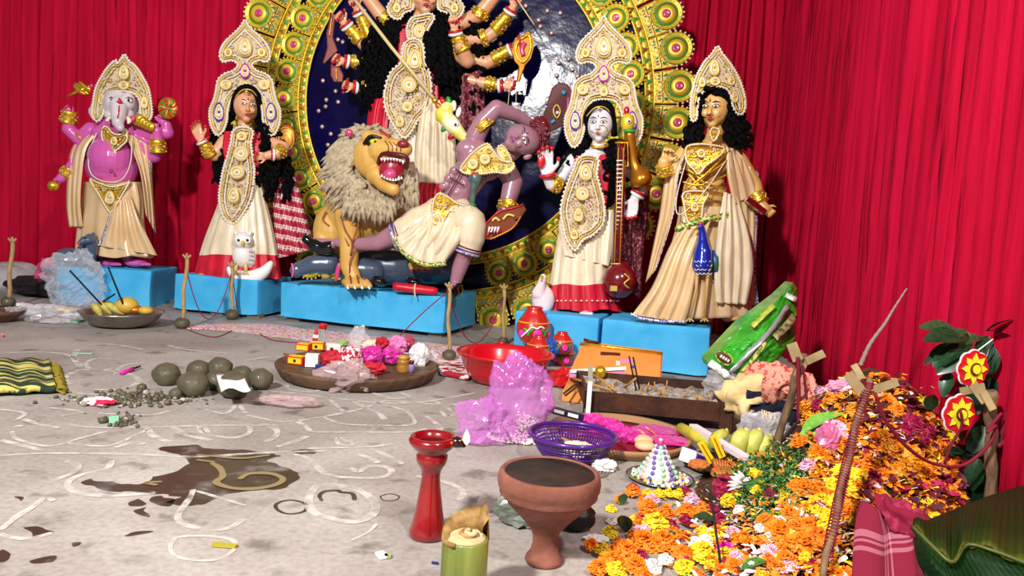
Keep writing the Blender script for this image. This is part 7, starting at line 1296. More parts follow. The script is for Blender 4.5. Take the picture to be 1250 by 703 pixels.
def chip(name, lab, x, y, w_, l_, m_, rz=0, h2=.003): mb = MB(m_); p = G(x, y); mb.box(p+V((0, 0, h2/2+.002)), (w_, l_, h2), Matrix.Rotation(rz, 3, 'Z')); solo(name, mb, lab, 'scrap', p)
MNT = M('mint_paper'); chip('mint_paper_strip', 'pale mint paper strip on the floor right of the mat', 103, 432, .085, .02, MNT, .05); chip('mint_paper_scrap', 'mint green scrap on the clay crumbs', 139, 516, .03, .03, MNT, .5, .02); chip('mint_paper_scrap', 'tiny mint scrap just below the litter by the steel bowl', 90, 394, .06, .03, MNT, .1, .008); chip('yellow_leaf', 'short yellow green leaf on the floor near the bottom left', 274, 668, .055, .014, M('yellow_green_leaf', '#a89a30', .5), -.05, .006); chip('white_petal', 'white and green petal on the floor near the bottom', 466, 680, .02, .03, WH, .6, .006); chip('green_petal', 'tiny green petal beside the white petal', 473, 681, .014, .014, M('pale_leaf'), .2, .006); chip('blue_thread', 'short dark blue thread left of the banana stem', 531, 689, .016, .004, BL2, -.1, .004)
crumple('red_spotted_paper', 'white crumpled paper with red spots on the clay crumbs', 'paper', G(121, 494)+V((0, 0, .012)), (.06, .035, .016), M('red_spotted', '#ece4e4', .6, col2='#d01c4c', scale=28, lo=.52, hi=.55), 75, .25, zmin=.003)
mb = MB(M('hot_pink', '#e020a0', .4)); mb.tube([G(148, 458)+V((0, 0, .01)), G(163, 453)+V((0, 0, .012))], .009, 7); mb.m(BLK); mb.tube([G(163, 453)+V((0, 0, .012)), G(171, 450)+V((0, 0, .012))], .005, 6); solo('pink_crayon', mb, 'small hot pink tube with a dark tip on the floor', 'crayon', G(158, 455))
# mat
MT = M('green_yellow_weave', '#1c3424', .9, col2='#c4b860', scale=7, stretch=(.6, 5, 1), lo=.52, hi=.56, bump=.4); mb = MB(MT); q = [G(-40, 450), G(62, 449), G(70, 481), G(-40, 487)]
mb.grid([[q[0].lerp(q[1], i/24).lerp(q[3].lerp(q[2], i/24), j/8)+V((0, 0, .012+.006*math.sin(i*.8)+.004*math.sin(j*2)+(.012 if j == 0 else 0))) for i in range(25)] for j in range(9)]); mt = solo('woven_mat', mb, 'green and yellow woven mat at the left edge of the picture', 'mat', q[0], fix=False); solid(mt, .02, -1)
for j, (u, m_) in enumerate(((.74, 'YG'), (.80, 'olive'), (.87, 'YG2'), (.93, 'w'))):
    mm = {'YG': M('straw_yellow', '#d0c878', .9), 'olive': M('olive_stripe', '#8a8450', .9), 'YG2': M('straw_yellow'), 'w': M('cream_stripe', '#e4dcc0', .9)}[m_]; mb = MB(mm); w_ = .022
    mb.grid([[q[0].lerp(q[1], u+e*w_/2).lerp(q[3].lerp(q[2], u+e*w_/2), v/8)+V((0, 0, .0245+.006*math.sin(u*24*.8)+.004*math.sin(v*2))) for e in (-1, 1)] for v in range(9)]); o = part('stripe', mb, mt, fix=False); solid(o, .003)
mb = MB(M('fringe_gold', '#8a7a20', .9)); rnd = random.Random(14)
for i in range(160): p = q[1].lerp(q[2], rnd.random()); mb.tube([p+V((-.01, 0, .018)), p+V((.02, rnd.uniform(-.01, .01), rnd.uniform(.01, .03))), p+V((.035, rnd.uniform(-.02, .02), .006))], .0035, 4)
part('fringe', mb, mt, 'gold brown fringe', 'stuff')
# toe of a bare foot at the left edge
ft = S('person', 'toes of a bare foot just entering at the left edge of the picture', 'person', 3.95, -30, 418); SKN = M('brown_skin', '#8c5848', .5, col2='#96604e', scale=10)
ft.chain([(-130, 390, 30, 16), (-90, 404, 10, 14), (-50, 412, 0, 12)]); ft.ell((-62, 414, 0), 32, 8, 14)
for j in range(5): ft.cap((-32-j*5, 415, -12+j*7), (-(-2)-j*8+(-0), 411+j*.3, -14+j*7), 4.2-j*.4, 3.8-j*.4)
ft.skin('foot', SKN, .008); mb = MB(M('toe_nail', '#c09080', .3)); mb.ell(ft.T(3, 408.5, -15), (2.4*ft.k, 2*ft.k, 1.2*ft.k)); part('toenail', mb, ft.r)
# clay footed sticks with red thread
TW = M('pale_twig', '#9a7c50', .8, col2='#b89868', scale=20, stretch=(4, 4, 1), bump=.3); THR = M('red_thread', '#8a1430', .8)
def pst(lab, xb, yb, xt, yt, r_=9):
    p = G(xb, yb); k0 = p.y/F; Yp = p.y; c = P(xb, yb-6, Yp); r = thing('clay_footed_twig', lab, 'stick', p)
    mb = MB(CLY); mb.ell(V((0, 0, 0)), (1, 1, 1), nu=16, nv=10); mb.v = [V((v.x*r_*k0, v.y*r_*k0, max(-.72*r_*k0, v.z*r_*k0*.8)))*(1+.1*noise.noise(v*2+p))+V((p.x, p.y, .75*r_*k0)) for v in mb.v]; part('clay_foot', mb, r, 'lump of clay holding the twig')
    mb = MB(TW); top = P(xt, yt+8, Yp); b0 = V((p.x, p.y, .6*r_*k0)); q = [b0.lerp(top, t)+V((.006*math.sin(t*9), 0, 0)) for t in [i/8 for i in range(9)]]; mb.tube(q, [2.4*k0]*8+[2.1*k0], 8)
    for e in (-1, 0, 1): mb.tube([top, top+V((e*5*k0, 0, (7-abs(e)*2)*k0))], [1.8*k0, 1.2*k0], 6)
    part('forked_twig', mb, r); return top
T1 = pst('twig stuck in clay left of the goddess with the owl', 222, 401, 228, 308); T2 = pst('thin twig in clay in front of the white owl', 283, 390, 283, 318, 8.5); T3 = pst('twig stuck in clay at the right end of the long plinth', 548, 440, 548, 343); T4 = pst('thin twig behind the red basin', 614, 420, 615, 345, 6); T5 = pst('twig stuck in dark clay by the grey sack at the far left', 10, 374, 15, 288, 8)
def hang(lab, a, b_, sag, r_=.0035):
    q = [a.lerp(b_, t)+V((0, -.01, -sag*4*t*(1-t))) for t in [i/20 for i in range(21)]]; mb = MB(THR); mb.tube(q, r_, 5); solo('red_thread', mb, lab, 'thread', a)
hang('dark red thread hanging between the two twigs before the owl goddess', T1-V((0, 0, .04)), T2-V((0, 0, .05)), .33); hang('red thread from the owl twig down to the floor', T2, G(292, 388), .0); hang('red thread slung from the long plinth twig to the basin twig', T3-V((0, 0, .02)), T4-V((0, 0, .05)), .30); hang('thin red thread sloping from the long plinth twig toward the powder', T3-V((0, 0, .02)), G(470, 430), -.02)
mb = MB(THR); mb.tube(cat([G(*p)+V((0, 0, .004)) for p in ((222, 400), (262, 412), (300, 398), (330, 415), (380, 420), (440, 425))], 40), .003, 5); solo('red_thread', mb, 'red thread lying along the floor before the powder band', 'thread', G(262, 410))
# ================= flower heap =================
def hf(x, y):
    h2 = .345*math.exp(-(((x-1.20)/.235)**2+((y-2.32)/.30)**2)**1.35)
    h2 += .16*math.exp(-(((x-1.02)/.22)**2+((y-2.02)/.26)**2)**1.3)
    h2 += .09*math.exp(-(((x-.82)/.2)**2+((y-1.95)/.36)**2)**1.5)+.05*math.exp(-(((x-.75)/.22)**2+((y-1.62)/.26)**2)**1.5)
    return min(h2, .40)*(1+.12*noise.noise(V((x*9, y*9, 0))))
def HF(px, py, lift=0):
    r = ray(px, py); t = .9
    while t < 4:
        p = V((r.x*t, r.y*t, CH+r.z*t))
        if p.z <= hf(p.x, p.y)+lift or p.x > 1.43: break
        t += .006
    return p
fm = M('heap_mulch', '#2a0f12', .9, col2='#5a3410', scale=18, bump=.6, bscale=30); mb = MB(fm); rows = []
for j in range(60):
    row = []
    for i in range(50):
        x = .5+i*.95/49; y = 1.4+j*1.35/59; z = hf(x, y); row.append(V((x, y, z-.012 if z > .012 else -.01)))
    rows.append(row)
mb.grid(rows); solo('flower_offering_heap', mb, 'dark moist core of leaves and crushed petals under the flower heap', 'flower heap', (1.05, 2.05, 0), fix=False, kind='stuff')
MAT = {'o': M('marigold_orange', '#e8700c', .6, col2='#f08c14', scale=40), 'y': M('marigold_yellow', '#ecc414', .6, col2='#f4d830', scale=40), 'a': M('marigold_amber', '#e89a10', .6, col2='#d87c0c', scale=40),
       'p': M('rose_pink', '#e4a0bc', .6, col2='#f0c4d4', scale=30), 'w': M('petal_white', '#efe6e0', .6), 'c': M('crimson_petal', '#8a0c34', .6, col2='#a8184c', scale=30), 'm': M('magenta_petal', '#d810a0', .6), 'k': M('dark_maroon_petal', '#3c0614', .6, col2='#5c0c20', scale=20)}
LEAF = M('leaf_green', '#2c5c1e', .5, col2='#48803a', scale=14, coat=.2); LEAF2 = M('leaf_dark', '#16361c', .4, col2='#224a26', scale=10, coat=.3); LEAF3 = M('leaf_bright', '#5c9a30', .45, col2='#7cb048', scale=10, coat=.2)
def marigold(mat, seed, rose=False):
    rnd = random.Random(seed); mb = MB(mat); R_ = 1.0
    mb.ell(V((0, 0, .28)), (.55, .55, .38), nu=8, nv=5)
    for ring in range(6):
        n = 16-ring*2; r0 = 1.0-ring*.15; z0 = .12+ring*.13
        for k in range(n):
            a = 2*math.pi*k/n+ring*.3+rnd.uniform(-.12, .12); ca, sa = math.cos(a), math.sin(a); r1 = r0*rnd.uniform(.85, 1.08); w_ = .17*(1.5 if rose else 1); up = .12+.10*ring
            def q(r, t, z): return V((ca*r-sa*t, sa*r+ca*t, z))
            mb.add([q(r1*.25, -.06, z0*.8), q(r1*.25, .06, z0*.8), q(r1*.75, w_, z0+up*.5), q(r1*.75, -w_, z0+up*.5), q(r1, w_*.75, z0+up*rnd.uniform(-.2, .9)), q(r1, -w_*.75, z0+up*rnd.uniform(-.2, .9))], [(0, 1, 2, 3), (3, 2, 4, 5)], False)
    return mb.mesh('flower_head')
VAR = {k: [marigold(MAT[k], s1+ord(k), k in 'pwc') for s1 in range(3)] for k in 'oyapwcm'}
NAME = {'o': ('marigold', 'orange marigold head'), 'y': ('marigold', 'yellow marigold head'), 'a': ('marigold', 'amber marigold head'), 'p': ('rose', 'pale pink rose head'), 'w': ('white_flower', 'white flower head'), 'c': ('crimson_flower', 'crimson flower head'), 'm': ('magenta_flower', 'magenta flower head')}
GRP = {'o': 'orange marigold heads', 'y': 'yellow marigold heads', 'a': 'amber marigold heads', 'p': 'pale pink roses', 'w': 'white flowers', 'c': 'crimson flowers', 'm': 'magenta flowers'}
def zone(x, y):
    if x < 885 and y > 590: return 'in the %s of the low flower carpet' % ('back row' if y < 638 else 'middle' if y < 670 else 'front row')
    if y > 590 and x < 1045: return 'at the heap foot, %s' % ('upper band' if y < 630 else 'middle band' if y < 665 else 'lower band')
    if y > 590: return 'by the red checked towel at the right'
    if x < 1000: return 'beside the grass blades'
    return 'on the tall heap %s' % ('near its top' if y < 530 else 'at mid height' if y < 562 else 'just below mid height')
FL = {}
def flower(k_, x, y, r_, lab=None, lift=.0):
    p = HF(x, y); s1 = r_*p.y/F; n = V((0, -.5, 1)) if p.z > .03 else V((U(-.25, .25), -.25+U(-.2, .2), 1)); e = .01
    gx = (hf(p.x+e, p.y)-hf(p.x-e, p.y))/(2*e); gy = (hf(p.x, p.y+e)-hf(p.x, p.y-e))/(2*e); n = V((-gx*.7+U(-.25, .25), -gy*.7-.25+U(-.2, .2), 1)).normalized()
    o = bpy.data.objects.new(NAME[k_][0], random.choice(VAR[k_])); C.objects.link(o); o.location = p+n*(.004+lift)-V((0, 0, 0)); o.scale = (s1, s1, s1*.85)
    o.rotation_euler = (n.to_track_quat('Z', 'Y').to_matrix()@Matrix.Rotation(U(0, 6), 3, 'Z')).to_euler(); setp(o, lab or (NAME[k_][1]+' '+zone(x, y)), 'flower', None if lab else GRP[k_]+' '+zone(x, y)); FL.setdefault((k_, zone(x, y)), []).append((x, y, o)); return o
LST = [('o',760,680,18),('o',785,668,18),('o',745,692,15),('o',808,668,17),('o',776,697,14),('o',790,626,13),('o',773,607,10),('o',757,615,7),('o',812,634,12),('o',838,630,12),('o',858,630,12),('o',800,643,12),('o',833,684,15),('o',720,672,10),('o',730,702,13),('o',950,655,17),('o',975,672,18),('o',998,664,16),('o',960,692,15),('o',985,648,13),('o',936,642,11),('o',965,634,12),('o',1011,668,14),('o',1091,503,9),('o',980,546,12),('o',981,604,15),('o',972,600,11),('o',940,690,10),('o',896,697,12),('o',820,655,8),
 ('y',798,646,16),('y',856,682,17),('y',735,681,12),('y',749,704,13),('y',828,610,9),('y',814,609,8),('y',802,610,8),('y',790,609,7),('y',745,656,10),('y',858,655,9),('y',836,700,13),('y',1003,636,13),('y',1012,622,13),('y',1041,588,15),('y',1028,583,13),('y',1018,600,13),('y',1000,618,12),('y',993,632,11),('y',1012,648,10),('y',1030,600,11),('y',985,650,8),('y',925,585,9),('y',983,690,10),('y',925,605,8),('a',1100,562,19),('a',1085,552,14),('a',1112,575,14),('a',1092,578,12),
 ('p',780,656,10),('p',795,617,9),('p',845,618,10),('p',988,576,11),('w',862,668,10),('w',850,672,8),('w',795,698,11),('w',812,690,9),('p',1020,528,12),('p',1012,540,11),('p',1028,540,9),('c',838,609,9),('c',773,602,8),('c',836,643,9),('c',1110,520,13),('c',1125,530,12),('c',1102,530,10),('c',1120,540,9),('m',886,677,11),('p',900,688,10),('w',915,700,9),('w',940,662,8),('w',1075,490,6),('w',1055,540,4),('w',1050,532,4),('w',1048,548,4),('w',1045,560,4),('c',880,640,9),('c',870,628,8),('p',765,590,0),('p',1005,482,8),('p',1018,478,8),('c',1100,698,10),('c',1140,600,9),('c',1150,590,8),('w',905,628,7),('p',895,655,8),('w',1052,617,6)]
for f in LST:
    if f[3]: flower(f[0], f[1], f[2], f[3]*1.12, None, .010)
rnd = random.Random(77)
for i in range(185):
    if i < 105: x, y = rnd.uniform(985, 1165), rnd.uniform(490, 650)
    else: x, y = rnd.uniform(745, 1040), rnd.uniform(605, 715)
    p = HF(x, y)
    if p.z < .02 and (x > 1045 or y < 600): continue
    flower(rnd.choice('ooooaaooyyac' if i < 105 else 'ooooyywpco'), x, y, rnd.uniform(7, 14), None, .004)
ORD = 'first second third fourth fifth sixth seventh eighth ninth tenth eleventh twelfth thirteenth fourteenth fifteenth'.split()
for L in FL.values():
    L.sort(key=lambda t: t[0])
    if len(L) > 1:
        for i, (x, y, o) in enumerate(L):
            o['label'] = (ORD[i]+' ' if i else 'leftmost ') + o['label'] + ('' if not i else ' from the left') if i < len(L)-1 and i < 15 else 'rightmost '+o['label']
# loose petals: too many to count
rnd = random.Random(21); Z1 = []
pm = {k: MB(MAT[k]) for k in 'oyapwck'}
def petal(mb, p, s1, rnd):
    a = rnd.uniform(0, 6.283); q = Matrix.Rotation(a, 3, 'Z')@Matrix.Rotation(rnd.uniform(-.9, .9), 3, 'X')@Matrix.Rotation(rnd.uniform(-.7, .7), 3, 'Y')
    mb.add([p+q@V(v)*s1 for v in ((-1, -.12, 0), (-.2, -.38, .12), (.7, -.34, .1), (1, 0, -.1), (.7, .34, .1), (-.2, .38, .12), (-1, .12, 0))], [(0, 1, 5, 6), (1, 2, 4, 5), (2, 3, 4)], False)
def scatter(n, x0, x1, y0, y1, keys, s0, s1, minz=0, cond=None, lift=.02):
    for _ in range(n):
        x, y = rnd.uniform(x0, x1), rnd.uniform(y0, y1)
        if cond and not cond(x, y): continue
        p = HF(x, y)
        if p.z < minz or p.x > 1.42: continue
        petal(pm[rnd.choice(keys)], p+V((0, -rnd.uniform(0, .01), .004+rnd.uniform(0, lift))), rnd.uniform(s0, s1), rnd)
scatter(2300, 985, 1175, 465, 640, 'ooooaaayok', .009, .019, .05)
scatter(420, 1050, 1175, 470, 640, 'kkkc', .014, .026, .05, None, .03); scatter(140, 1000, 1110, 475, 600, 'pwp', .010, .018, .05)
scatter(1100, 880, 1045, 560, 715, 'oooayoawpk', .008, .015, .0, lambda x, y: x > 885+(y-560)*-.1); scatter(420, 735, 890, 605, 715, 'oooywpcka', .007, .013, 0, lambda x, y: (x-735) > max(0, (650-y))*1.3)
scatter(70, 700, 860, 585, 690, 'oooay', .005, .010, 0); scatter(14, 1040, 1120, 640, 700, 'oykp', .01, .016, 0)
NM = {'o': 'orange', 'y': 'yellow', 'a': 'amber', 'p': 'pale pink', 'w': 'white', 'c': 'crimson', 'k': 'dark maroon'}
for k_, mb in pm.items(): solo('loose_petals', mb, 'loose %s petals strewn over the flower heap and carpet' % NM[k_], 'petals', (1, 2, 0), kind='stuff', fix=False)
# pale stamens / straws among the petals
mb = MB(M('pale_stamen', '#e0d0a0', .7))
for _ in range(650):
    x, y = rnd.uniform(890, 1170), rnd.uniform(475, 700); p = HF(x, y)
    if p.z < .02 or (x > 1040 and y > 620): continue
    a = rnd.uniform(0, 6.3); l_ = rnd.uniform(.012, .03); p = p+V((0, -.008, .012)); mb.tube([p, p+V((math.cos(a)*l_, math.sin(a)*l_*.5, rnd.uniform(-.3, .8)*l_))], .0013, 3, cap=False)
solo('petal_straws', mb, 'pale thin stamens and straw mixed through the flower heap', 'straw', (1, 2, 0), kind='stuff', fix=False)
# green blades (durva grass) clump
mb = MB(LEAF)
for _ in range(1500):
    x, y = rnd.gauss(930, 26), rnd.gauss(585, 24)
    if not (868 < x < 992 and 535 < y < 645): continue
    p = HF(x, y)+V((0, -.01, .01)); a = rnd.uniform(0, 6.3); l_ = rnd.uniform(.015, .045); mb.m(rnd.choice([LEAF, LEAF, LEAF3, LEAF2])); u = V((math.cos(a), math.sin(a)*.6, rnd.uniform(-.2, .9))).normalized(); s1 = V((-math.sin(a), math.cos(a), .3)).normalized()*rnd.uniform(.0018, .004)
    mb.add([p-s1*.6, p+s1*.6, p+u*l_*.5+s1+V((0, 0, .006)), p+u*l_*.5-s1+V((0, 0, .006)), p+u*l_-V((0, 0, .004))], [(0, 1, 2, 3), (3, 2, 4)], False)
solo('grass_blades', mb, 'tangle of thin green grass blades on the left slope of the flower heap', 'grass', HF(930, 585), kind='stuff', fix=False)
def leafmesh(mat, fold=.25, wid=.32, n=9, curl=.3):
    mb = MB(mat); rows = []
    for i in range(n):
        t = i/(n-1); w_ = wid*math.sin(math.pi*min(1, t*.93+.03))**.8*(1-.25*t); z = -curl*t*t
        rows.append([V((t, -w_, z+fold*w_)), V((t, -w_*.5, z+fold*w_*.35)), V((t, 0, z)), V((t, w_*.5, z+fold*w_*.35)), V((t, w_, z+fold*w_))])
    mb.grid(rows); mb.tube([V((t*.98, 0, -curl*t*t+.006)) for t in [i/8 for i in range(9)]], .008, 4); return mb.mesh('leaf')
LSHADE = M('leaf_shaded', '#0c2612', .45, col2='#16381a', scale=10, spec=.3)  # darker copy of the leaf green for the branch, shade put into the colour
LM = [leafmesh(LEAF), leafmesh(LEAF2), leafmesh(LEAF3, .35, .3), leafmesh(LEAF2, .1, .26, 9, .55), leafmesh(LSHADE), leafmesh(LEAF2), leafmesh(LSHADE, .35, .3), leafmesh(LSHADE, .1, .26, 9, .55)]
def leaf(v, p, d_, l_, lab, cat_='leaf', roll=0, root=None, grp=None):
    o = bpy.data.objects.new('leaf', LM[v]); C.objects.link(o); q = d_.to_track_quat('X', 'Z').to_matrix()@Matrix.Rotation(roll, 3, 'X')
    if root: o.parent = root; p = p-V(root.location)
    else: setp(o, lab, cat_, grp)
    o.location = p; o.scale = (l_, l_, l_); o.rotation_euler = q.to_euler(); return o
for x, y, a, l_, v, lb in ((762, 655, 100, .07, 1, 'dark green leaf at the upper left of the flower carpet'), (775, 648, 150, .06, 0, 'green leaf beside the pink flower in the carpet'), (822, 656, 190, .06, 1, 'dark leaf pointing left in the middle of the carpet'), (758, 622, 95, .05, 0, 'small green leaf at the back edge of the carpet'), (870, 700, 10, .06, 0, 'green leaf below the black incense stick'), (846, 700, 200, .05, 2, 'small bright leaf at the bottom of the carpet'), (905, 605, 60, .07, 0, 'broad green leaf at the left of the grass blades'), (888, 600, 120, .06, 1, 'dark leaf at the left edge of the grass blades'), (945, 618, 330, .08, 0, 'lobed green leaf in front of the grass'), (958, 612, 20, .07, 0, 'second lobed green leaf in front of the grass'), (935, 628, 250, .07, 0, 'third lobed green leaf hanging forward of the grass'), (975, 622, 340, .06, 0, 'small lobed leaf right of the grass'), (955, 520, 300, .13, 2, 'bright green folded leaf behind the leaning stick'), (968, 545, 40, .13, 2, 'bright green leaf rising to the right behind the stick'), (975, 535, 60, .12, 2, 'long bright leaf leaning against the flower heap'), (1060, 505, 80, .06, 0, 'green leaf near the top of the flower heap'), (1030, 570, 100, .05, 0, 'small leaf in the middle of the heap'), (1130, 508, 100, .07, 1, 'dark leaf at the right of the heap top'), (1075, 600, 300, .05, 1, 'dark leaf low on the flower heap'), (930, 690, 180, .06, 0, 'leaf at the bottom front of the heap'), (870, 640, 150, .06, 1, 'dark leaf beside the crimson flowers')):
    p = HF(x, y)+V((0, -.02, .02)); leaf(v, p, V((math.cos(R(a)), -.25, math.sin(R(a))*.8)), l_, lb, roll=U(-.5, .5))
# tuberose buds
for x, y, a, lb in ((905, 590, 150, 'white long petalled tuberose at the left of the grass blades'), (903, 596, 170, 'white tuberose petal lying by the purple bud')):
    mb = MB(MAT['w']); p = HF(x, y)+V((0, -.03, .02))
    for e in (-.5, -.15, .2, .6): u = V((math.cos(R(a)+e), -.2, math.sin(R(a)+e)*.7)); mb.tube([p, p+u*.025, p+u*.05], [.004, .007, .001], 5)
    solo('tuberose', mb, lb, 'flower', p)
# pink foil drape on the heap, white bead string
crumple('pink_cloth_wrap', 'pink satin wrap poking from the flower heap behind the red stick', 'cloth', HF(1008, 548)+V((0, -.01, .03)), (.032, .025, .045), M('pink_satin', '#c0648c', .35, coat=.2), 81, .3); crumple('pink_cloth_wrap', 'pale pink petals bunched at the very top of the flower heap', 'cloth', HF(1030, 482)+V((0, .02, .02)), (.04, .025, .022), M('pink_petal_mass', '#c888a4', .6), 82, .35)
crumple('red_foil_scrap', 'dark red crumpled petals at the front of the grass', 'petals', HF(885, 605)+V((0, 0, .02)), (.03, .03, .035), MAT['c'], 83, .4)
# checked red towel
def tartan():
    m = bpy.data.materials.new('checked_red_cotton'); m.use_nodes = True; N = m.node_tree.nodes; L = m.node_tree.links; b = N['Principled BSDF']; b.inputs['Roughness'].default_value = .85
    uv = N.new('ShaderNodeUVMap'); sp_ = N.new('ShaderNodeSeparateXYZ'); L.new(uv.outputs[0], sp_.inputs[0]); outs = []
    for ax, edges in ((0, (.30, .34, .36, .38, .42, .44)), (1, (.5, .53, .56, .58, .60, .66))):
        r = N.new('ShaderNodeValToRGB'); r.color_ramp.interpolation = 'CONSTANT'; e = r.color_ramp.elements; e[0].position = 0; e[0].color = (0, 0, 0, 1); e[1].position = edges[0]; e[1].color = (1, 1, 1, 1)
        for i, p in enumerate(edges[1:]): x = e.new(p); x.color = (0, 0, 0, 1) if i % 2 == 0 else (1, 1, 1, 1)
        L.new(sp_.outputs[ax], r.inputs[0]); outs.append(r.outputs[0])
    ad = N.new('ShaderNodeMath'); ad.operation = 'ADD'; L.new(outs[0], ad.inputs[0]); L.new(outs[1], ad.inputs[1]); mu = N.new('ShaderNodeMath'); mu.operation = 'MULTIPLY'; mu.inputs[1].default_value = .38; mu.use_clamp = True; L.new(ad.outputs[0], mu.inputs[0])
    mx = N.new('ShaderNodeMix'); mx.data_type = 'RGBA'; mx.inputs[6].default_value = lin('#7c0a2c'); mx.inputs[7].default_value = lin('#d090a0'); L.new(mu.outputs[0], mx.inputs[0]); L.new(mx.outputs[2], b.inputs['Base Color']); return m
TD = lambda x, y: P(x, y, min(HF(x, y).y, 1.80)-.07)
A = cat([TD(1048, 616), TD(1045, 650), TD(1043, 705), TD(1040, 740)], 24); B = cat([TD(1100, 612), TD(1128, 640), TD(1140, 690), TD(1150, 740)], 24); mb = MB(tartan()); nu = 30
rows = [[A[j].lerp(B[j], i/(nu-1))+V((0, .012*math.sin(i*.55+j*.1)-.02*math.sin(math.pi*i/(nu-1)), .006*math.sin(i*.4))) for i in range(nu)] for j in range(24)]; mb.grid(rows)
tw = solo('checked_red_towel', mb, 'dark red checked cotton towel hanging at the front right of the flower heap', 'towel', A[0], fix=False); uvl = tw.data.uv_layers.new(name='UVMap')
for pl_ in tw.data.polygons:
    for li in pl_.loop_indices: vi = tw.data.loops[li].vertex_index; uvl.data[li].uv = ((vi % nu)/(nu-1), 1-(vi//nu)/23)
solid(tw, .004)
drape('rolled_towel_end', 'rolled dark red end of the checked towel', [(1080, 610, 1.70), (1090, 622, 1.66), (1108, 638, 1.64), (1135, 648, 1.66)], M('dark_red_cotton', '#7c0a2c', .95, col2='#98284a', scale=40, lo=.55, hi=.6), .032, 9, 0)
mb = MB(fm); mb.hexa([V((.82, 1.72, 0)), V((1.12, 1.74, 0)), V((1.2, 2.0, 0)), V((.9, 2.0, 0)), V((.86, 1.78, .10)), V((1.10, 1.80, .12)), V((1.15, 1.98, .14)), V((.92, 1.98, .14))]); o = solo('cloth_covered_block', mb, 'dark lump under the checked red towel', 'bundle', (1, 1.85, 0)); md = o.modifiers.new('b', 'BEVEL'); md.width = .04; md.segments = 4
# ================= sticks with leaf strips =================
BRK = M('bark_brown', '#5c4630', .85, col2='#86684a', scale=14, stretch=(3, 3, .6), bump=.5, bscale=30); STRP = M('palm_strip', '#8a7650', .7, col2='#a89468', scale=10, stretch=(1, 6, 1)); REDT = M('crimson_thread', '#740a26', .85)
def stick(lab, pts, r_, strips=(), wrap=None):
    q = cat([P(*p) for p in pts], 16); r = thing('worship_stick', lab, 'stick', q[-1]); mb = MB(BRK); mb.tube([p+V((.003*math.sin(i*1.3), 0, 0)) for i, p in enumerate(q)], [r_*(.95+.1*math.sin(i*2.1)) for i in range(16)], 12); part('wood', mb, r)
    for (x0, y0, x1, y1, w_, dd) in strips:
        a, b_ = P(x0, y0, pts[0][2]+dd), P(x1, y1, pts[0][2]+dd-.01); t = (b_-a).normalized(); qq = t.to_track_quat('X', 'Y').to_matrix(); mb = MB(STRP); mb.box((a+b_)/2, ((b_-a).length, .004, w_), Matrix(((t.x, 0, -t.z), (t.y, 1, 0), (t.z, 0, t.x))).to_3x3() if 0 else Matrix([[t.x, 0, -t.z], [t.y, 1, 0], [t.z, 0, t.x]])); part('leaf_strip', mb, r, 'folded tan palm leaf strip')
    if wrap:
        i0, i1, n = wrap; mb = MB(REDT); h_ = []
        for k in range(n*10+1):
            t = i0+(i1-i0)*k/(n*10); j = min(int(t*15), 14); p = q[j].lerp(q[j+1], t*15-j); a = k*2*math.pi/10; h_.append(p+V((math.cos(a)*(r_+.003), math.sin(a)*(r_+.003), 0)))
        mb.tube(h_, .0019, 5); part('thread_wrap', mb, r, 'crimson thread wound round the stick')
    return q
qB = stick('thick stick wound with crimson thread leaning in front of the flower heap', [(1062, 462, 1.78), (1040, 540, 1.68), (1022, 620, 1.56), (1003, 712, 1.42)], .0080, [(1066, 476, 1096, 466, .021, -.015), (1035, 456, 1056, 484, .026, -.012), (1042, 445, 1052, 462, .017, 0)], (.02, .86, 62))
qA = stick('brown stick with palm strips leaning beside the peach towel', [(980, 432, 2.32), (972, 460, 2.33), (958, 510, 2.36), (943, 560, 2.38), (936, 585, 2.36)], .014, [(966, 419, 974, 440, .034, -.015), (984, 441, 1006, 431, .026, -.012), (972, 460, 984, 438, .026, 0)])
qC = stick('stick with palm strips standing before the leafy branch', [(1209, 478, 1.95), (1210, 520, 1.96), (1210, 570, 1.97), (1209, 640, 1.98)], .0165, [(1185, 466, 1203, 490, .026, -.02), (1172, 478, 1202, 472, .022, -.015), (1200, 478, 1212, 500, .02, -.03)])
mb = MB(REDT)
for (pts_, nm_, lb) in (([P(974, 436, 2.29), P(975, 480, 2.30), P(975, 515, 2.30)], 'crimson_yarn', 'crimson cord hanging straight down from the stick by the towel'), ([P(980, 446, 2.30), P(984, 480, 2.32), P(988, 512, 2.34)], 'crimson_yarn', 'thin crimson cord right of the stick by the towel'), ([P(1068, 480, 1.76), P(1082, 515, 1.78), P(1110, 548, 1.82), P(1140, 566, 1.88), P(1175, 568, 1.92), P(1205, 545, 1.92), P(1216, 520, 1.92), P(1205, 528, 1.9)], 'crimson_yarn', 'crimson cord swagged from the red stick to the stick at right'), ([P(1206, 524, 1.92), P(1222, 505, 1.92), P(1215, 518, 1.94)], 'crimson_yarn', 'short crimson cord loop round the right stick'), ([P(1218, 545, 1.95), P(1232, 532, 1.94), P(1239, 505, 1.94), P(1234, 498, 1.94), P(1226, 520, 1.95), P(1219, 545, 1.96)], 'crimson_yarn', 'thick crimson cord knot at the far right')):
    mb = MB(REDT); mb.tube(cat(pts_, 30), .0065 if 'thick' in lb or 'straight' in lb else (.004 if 'swagged' not in lb else .0048), 6); solo(nm_, mb, lb, 'cord', pts_[0])
mb = MB(M('grey_bark', '#8a7668', .9, bump=.5)); q = cat([P(1050, 446, 2.3), P(1062, 420, 2.3), (P(1080, 395, 2.3)), P(1092, 375, 2.3), P(1107, 352, 2.3)], 40); mb.tube(q, [.0075*(1-.7*i/40)*(1+.18*math.sin(i*2.4)) for i in range(40)], 8); solo('knobbly_twig', mb, 'thin knobbly grey twig rising above the flower heap', 'twig', q[0])
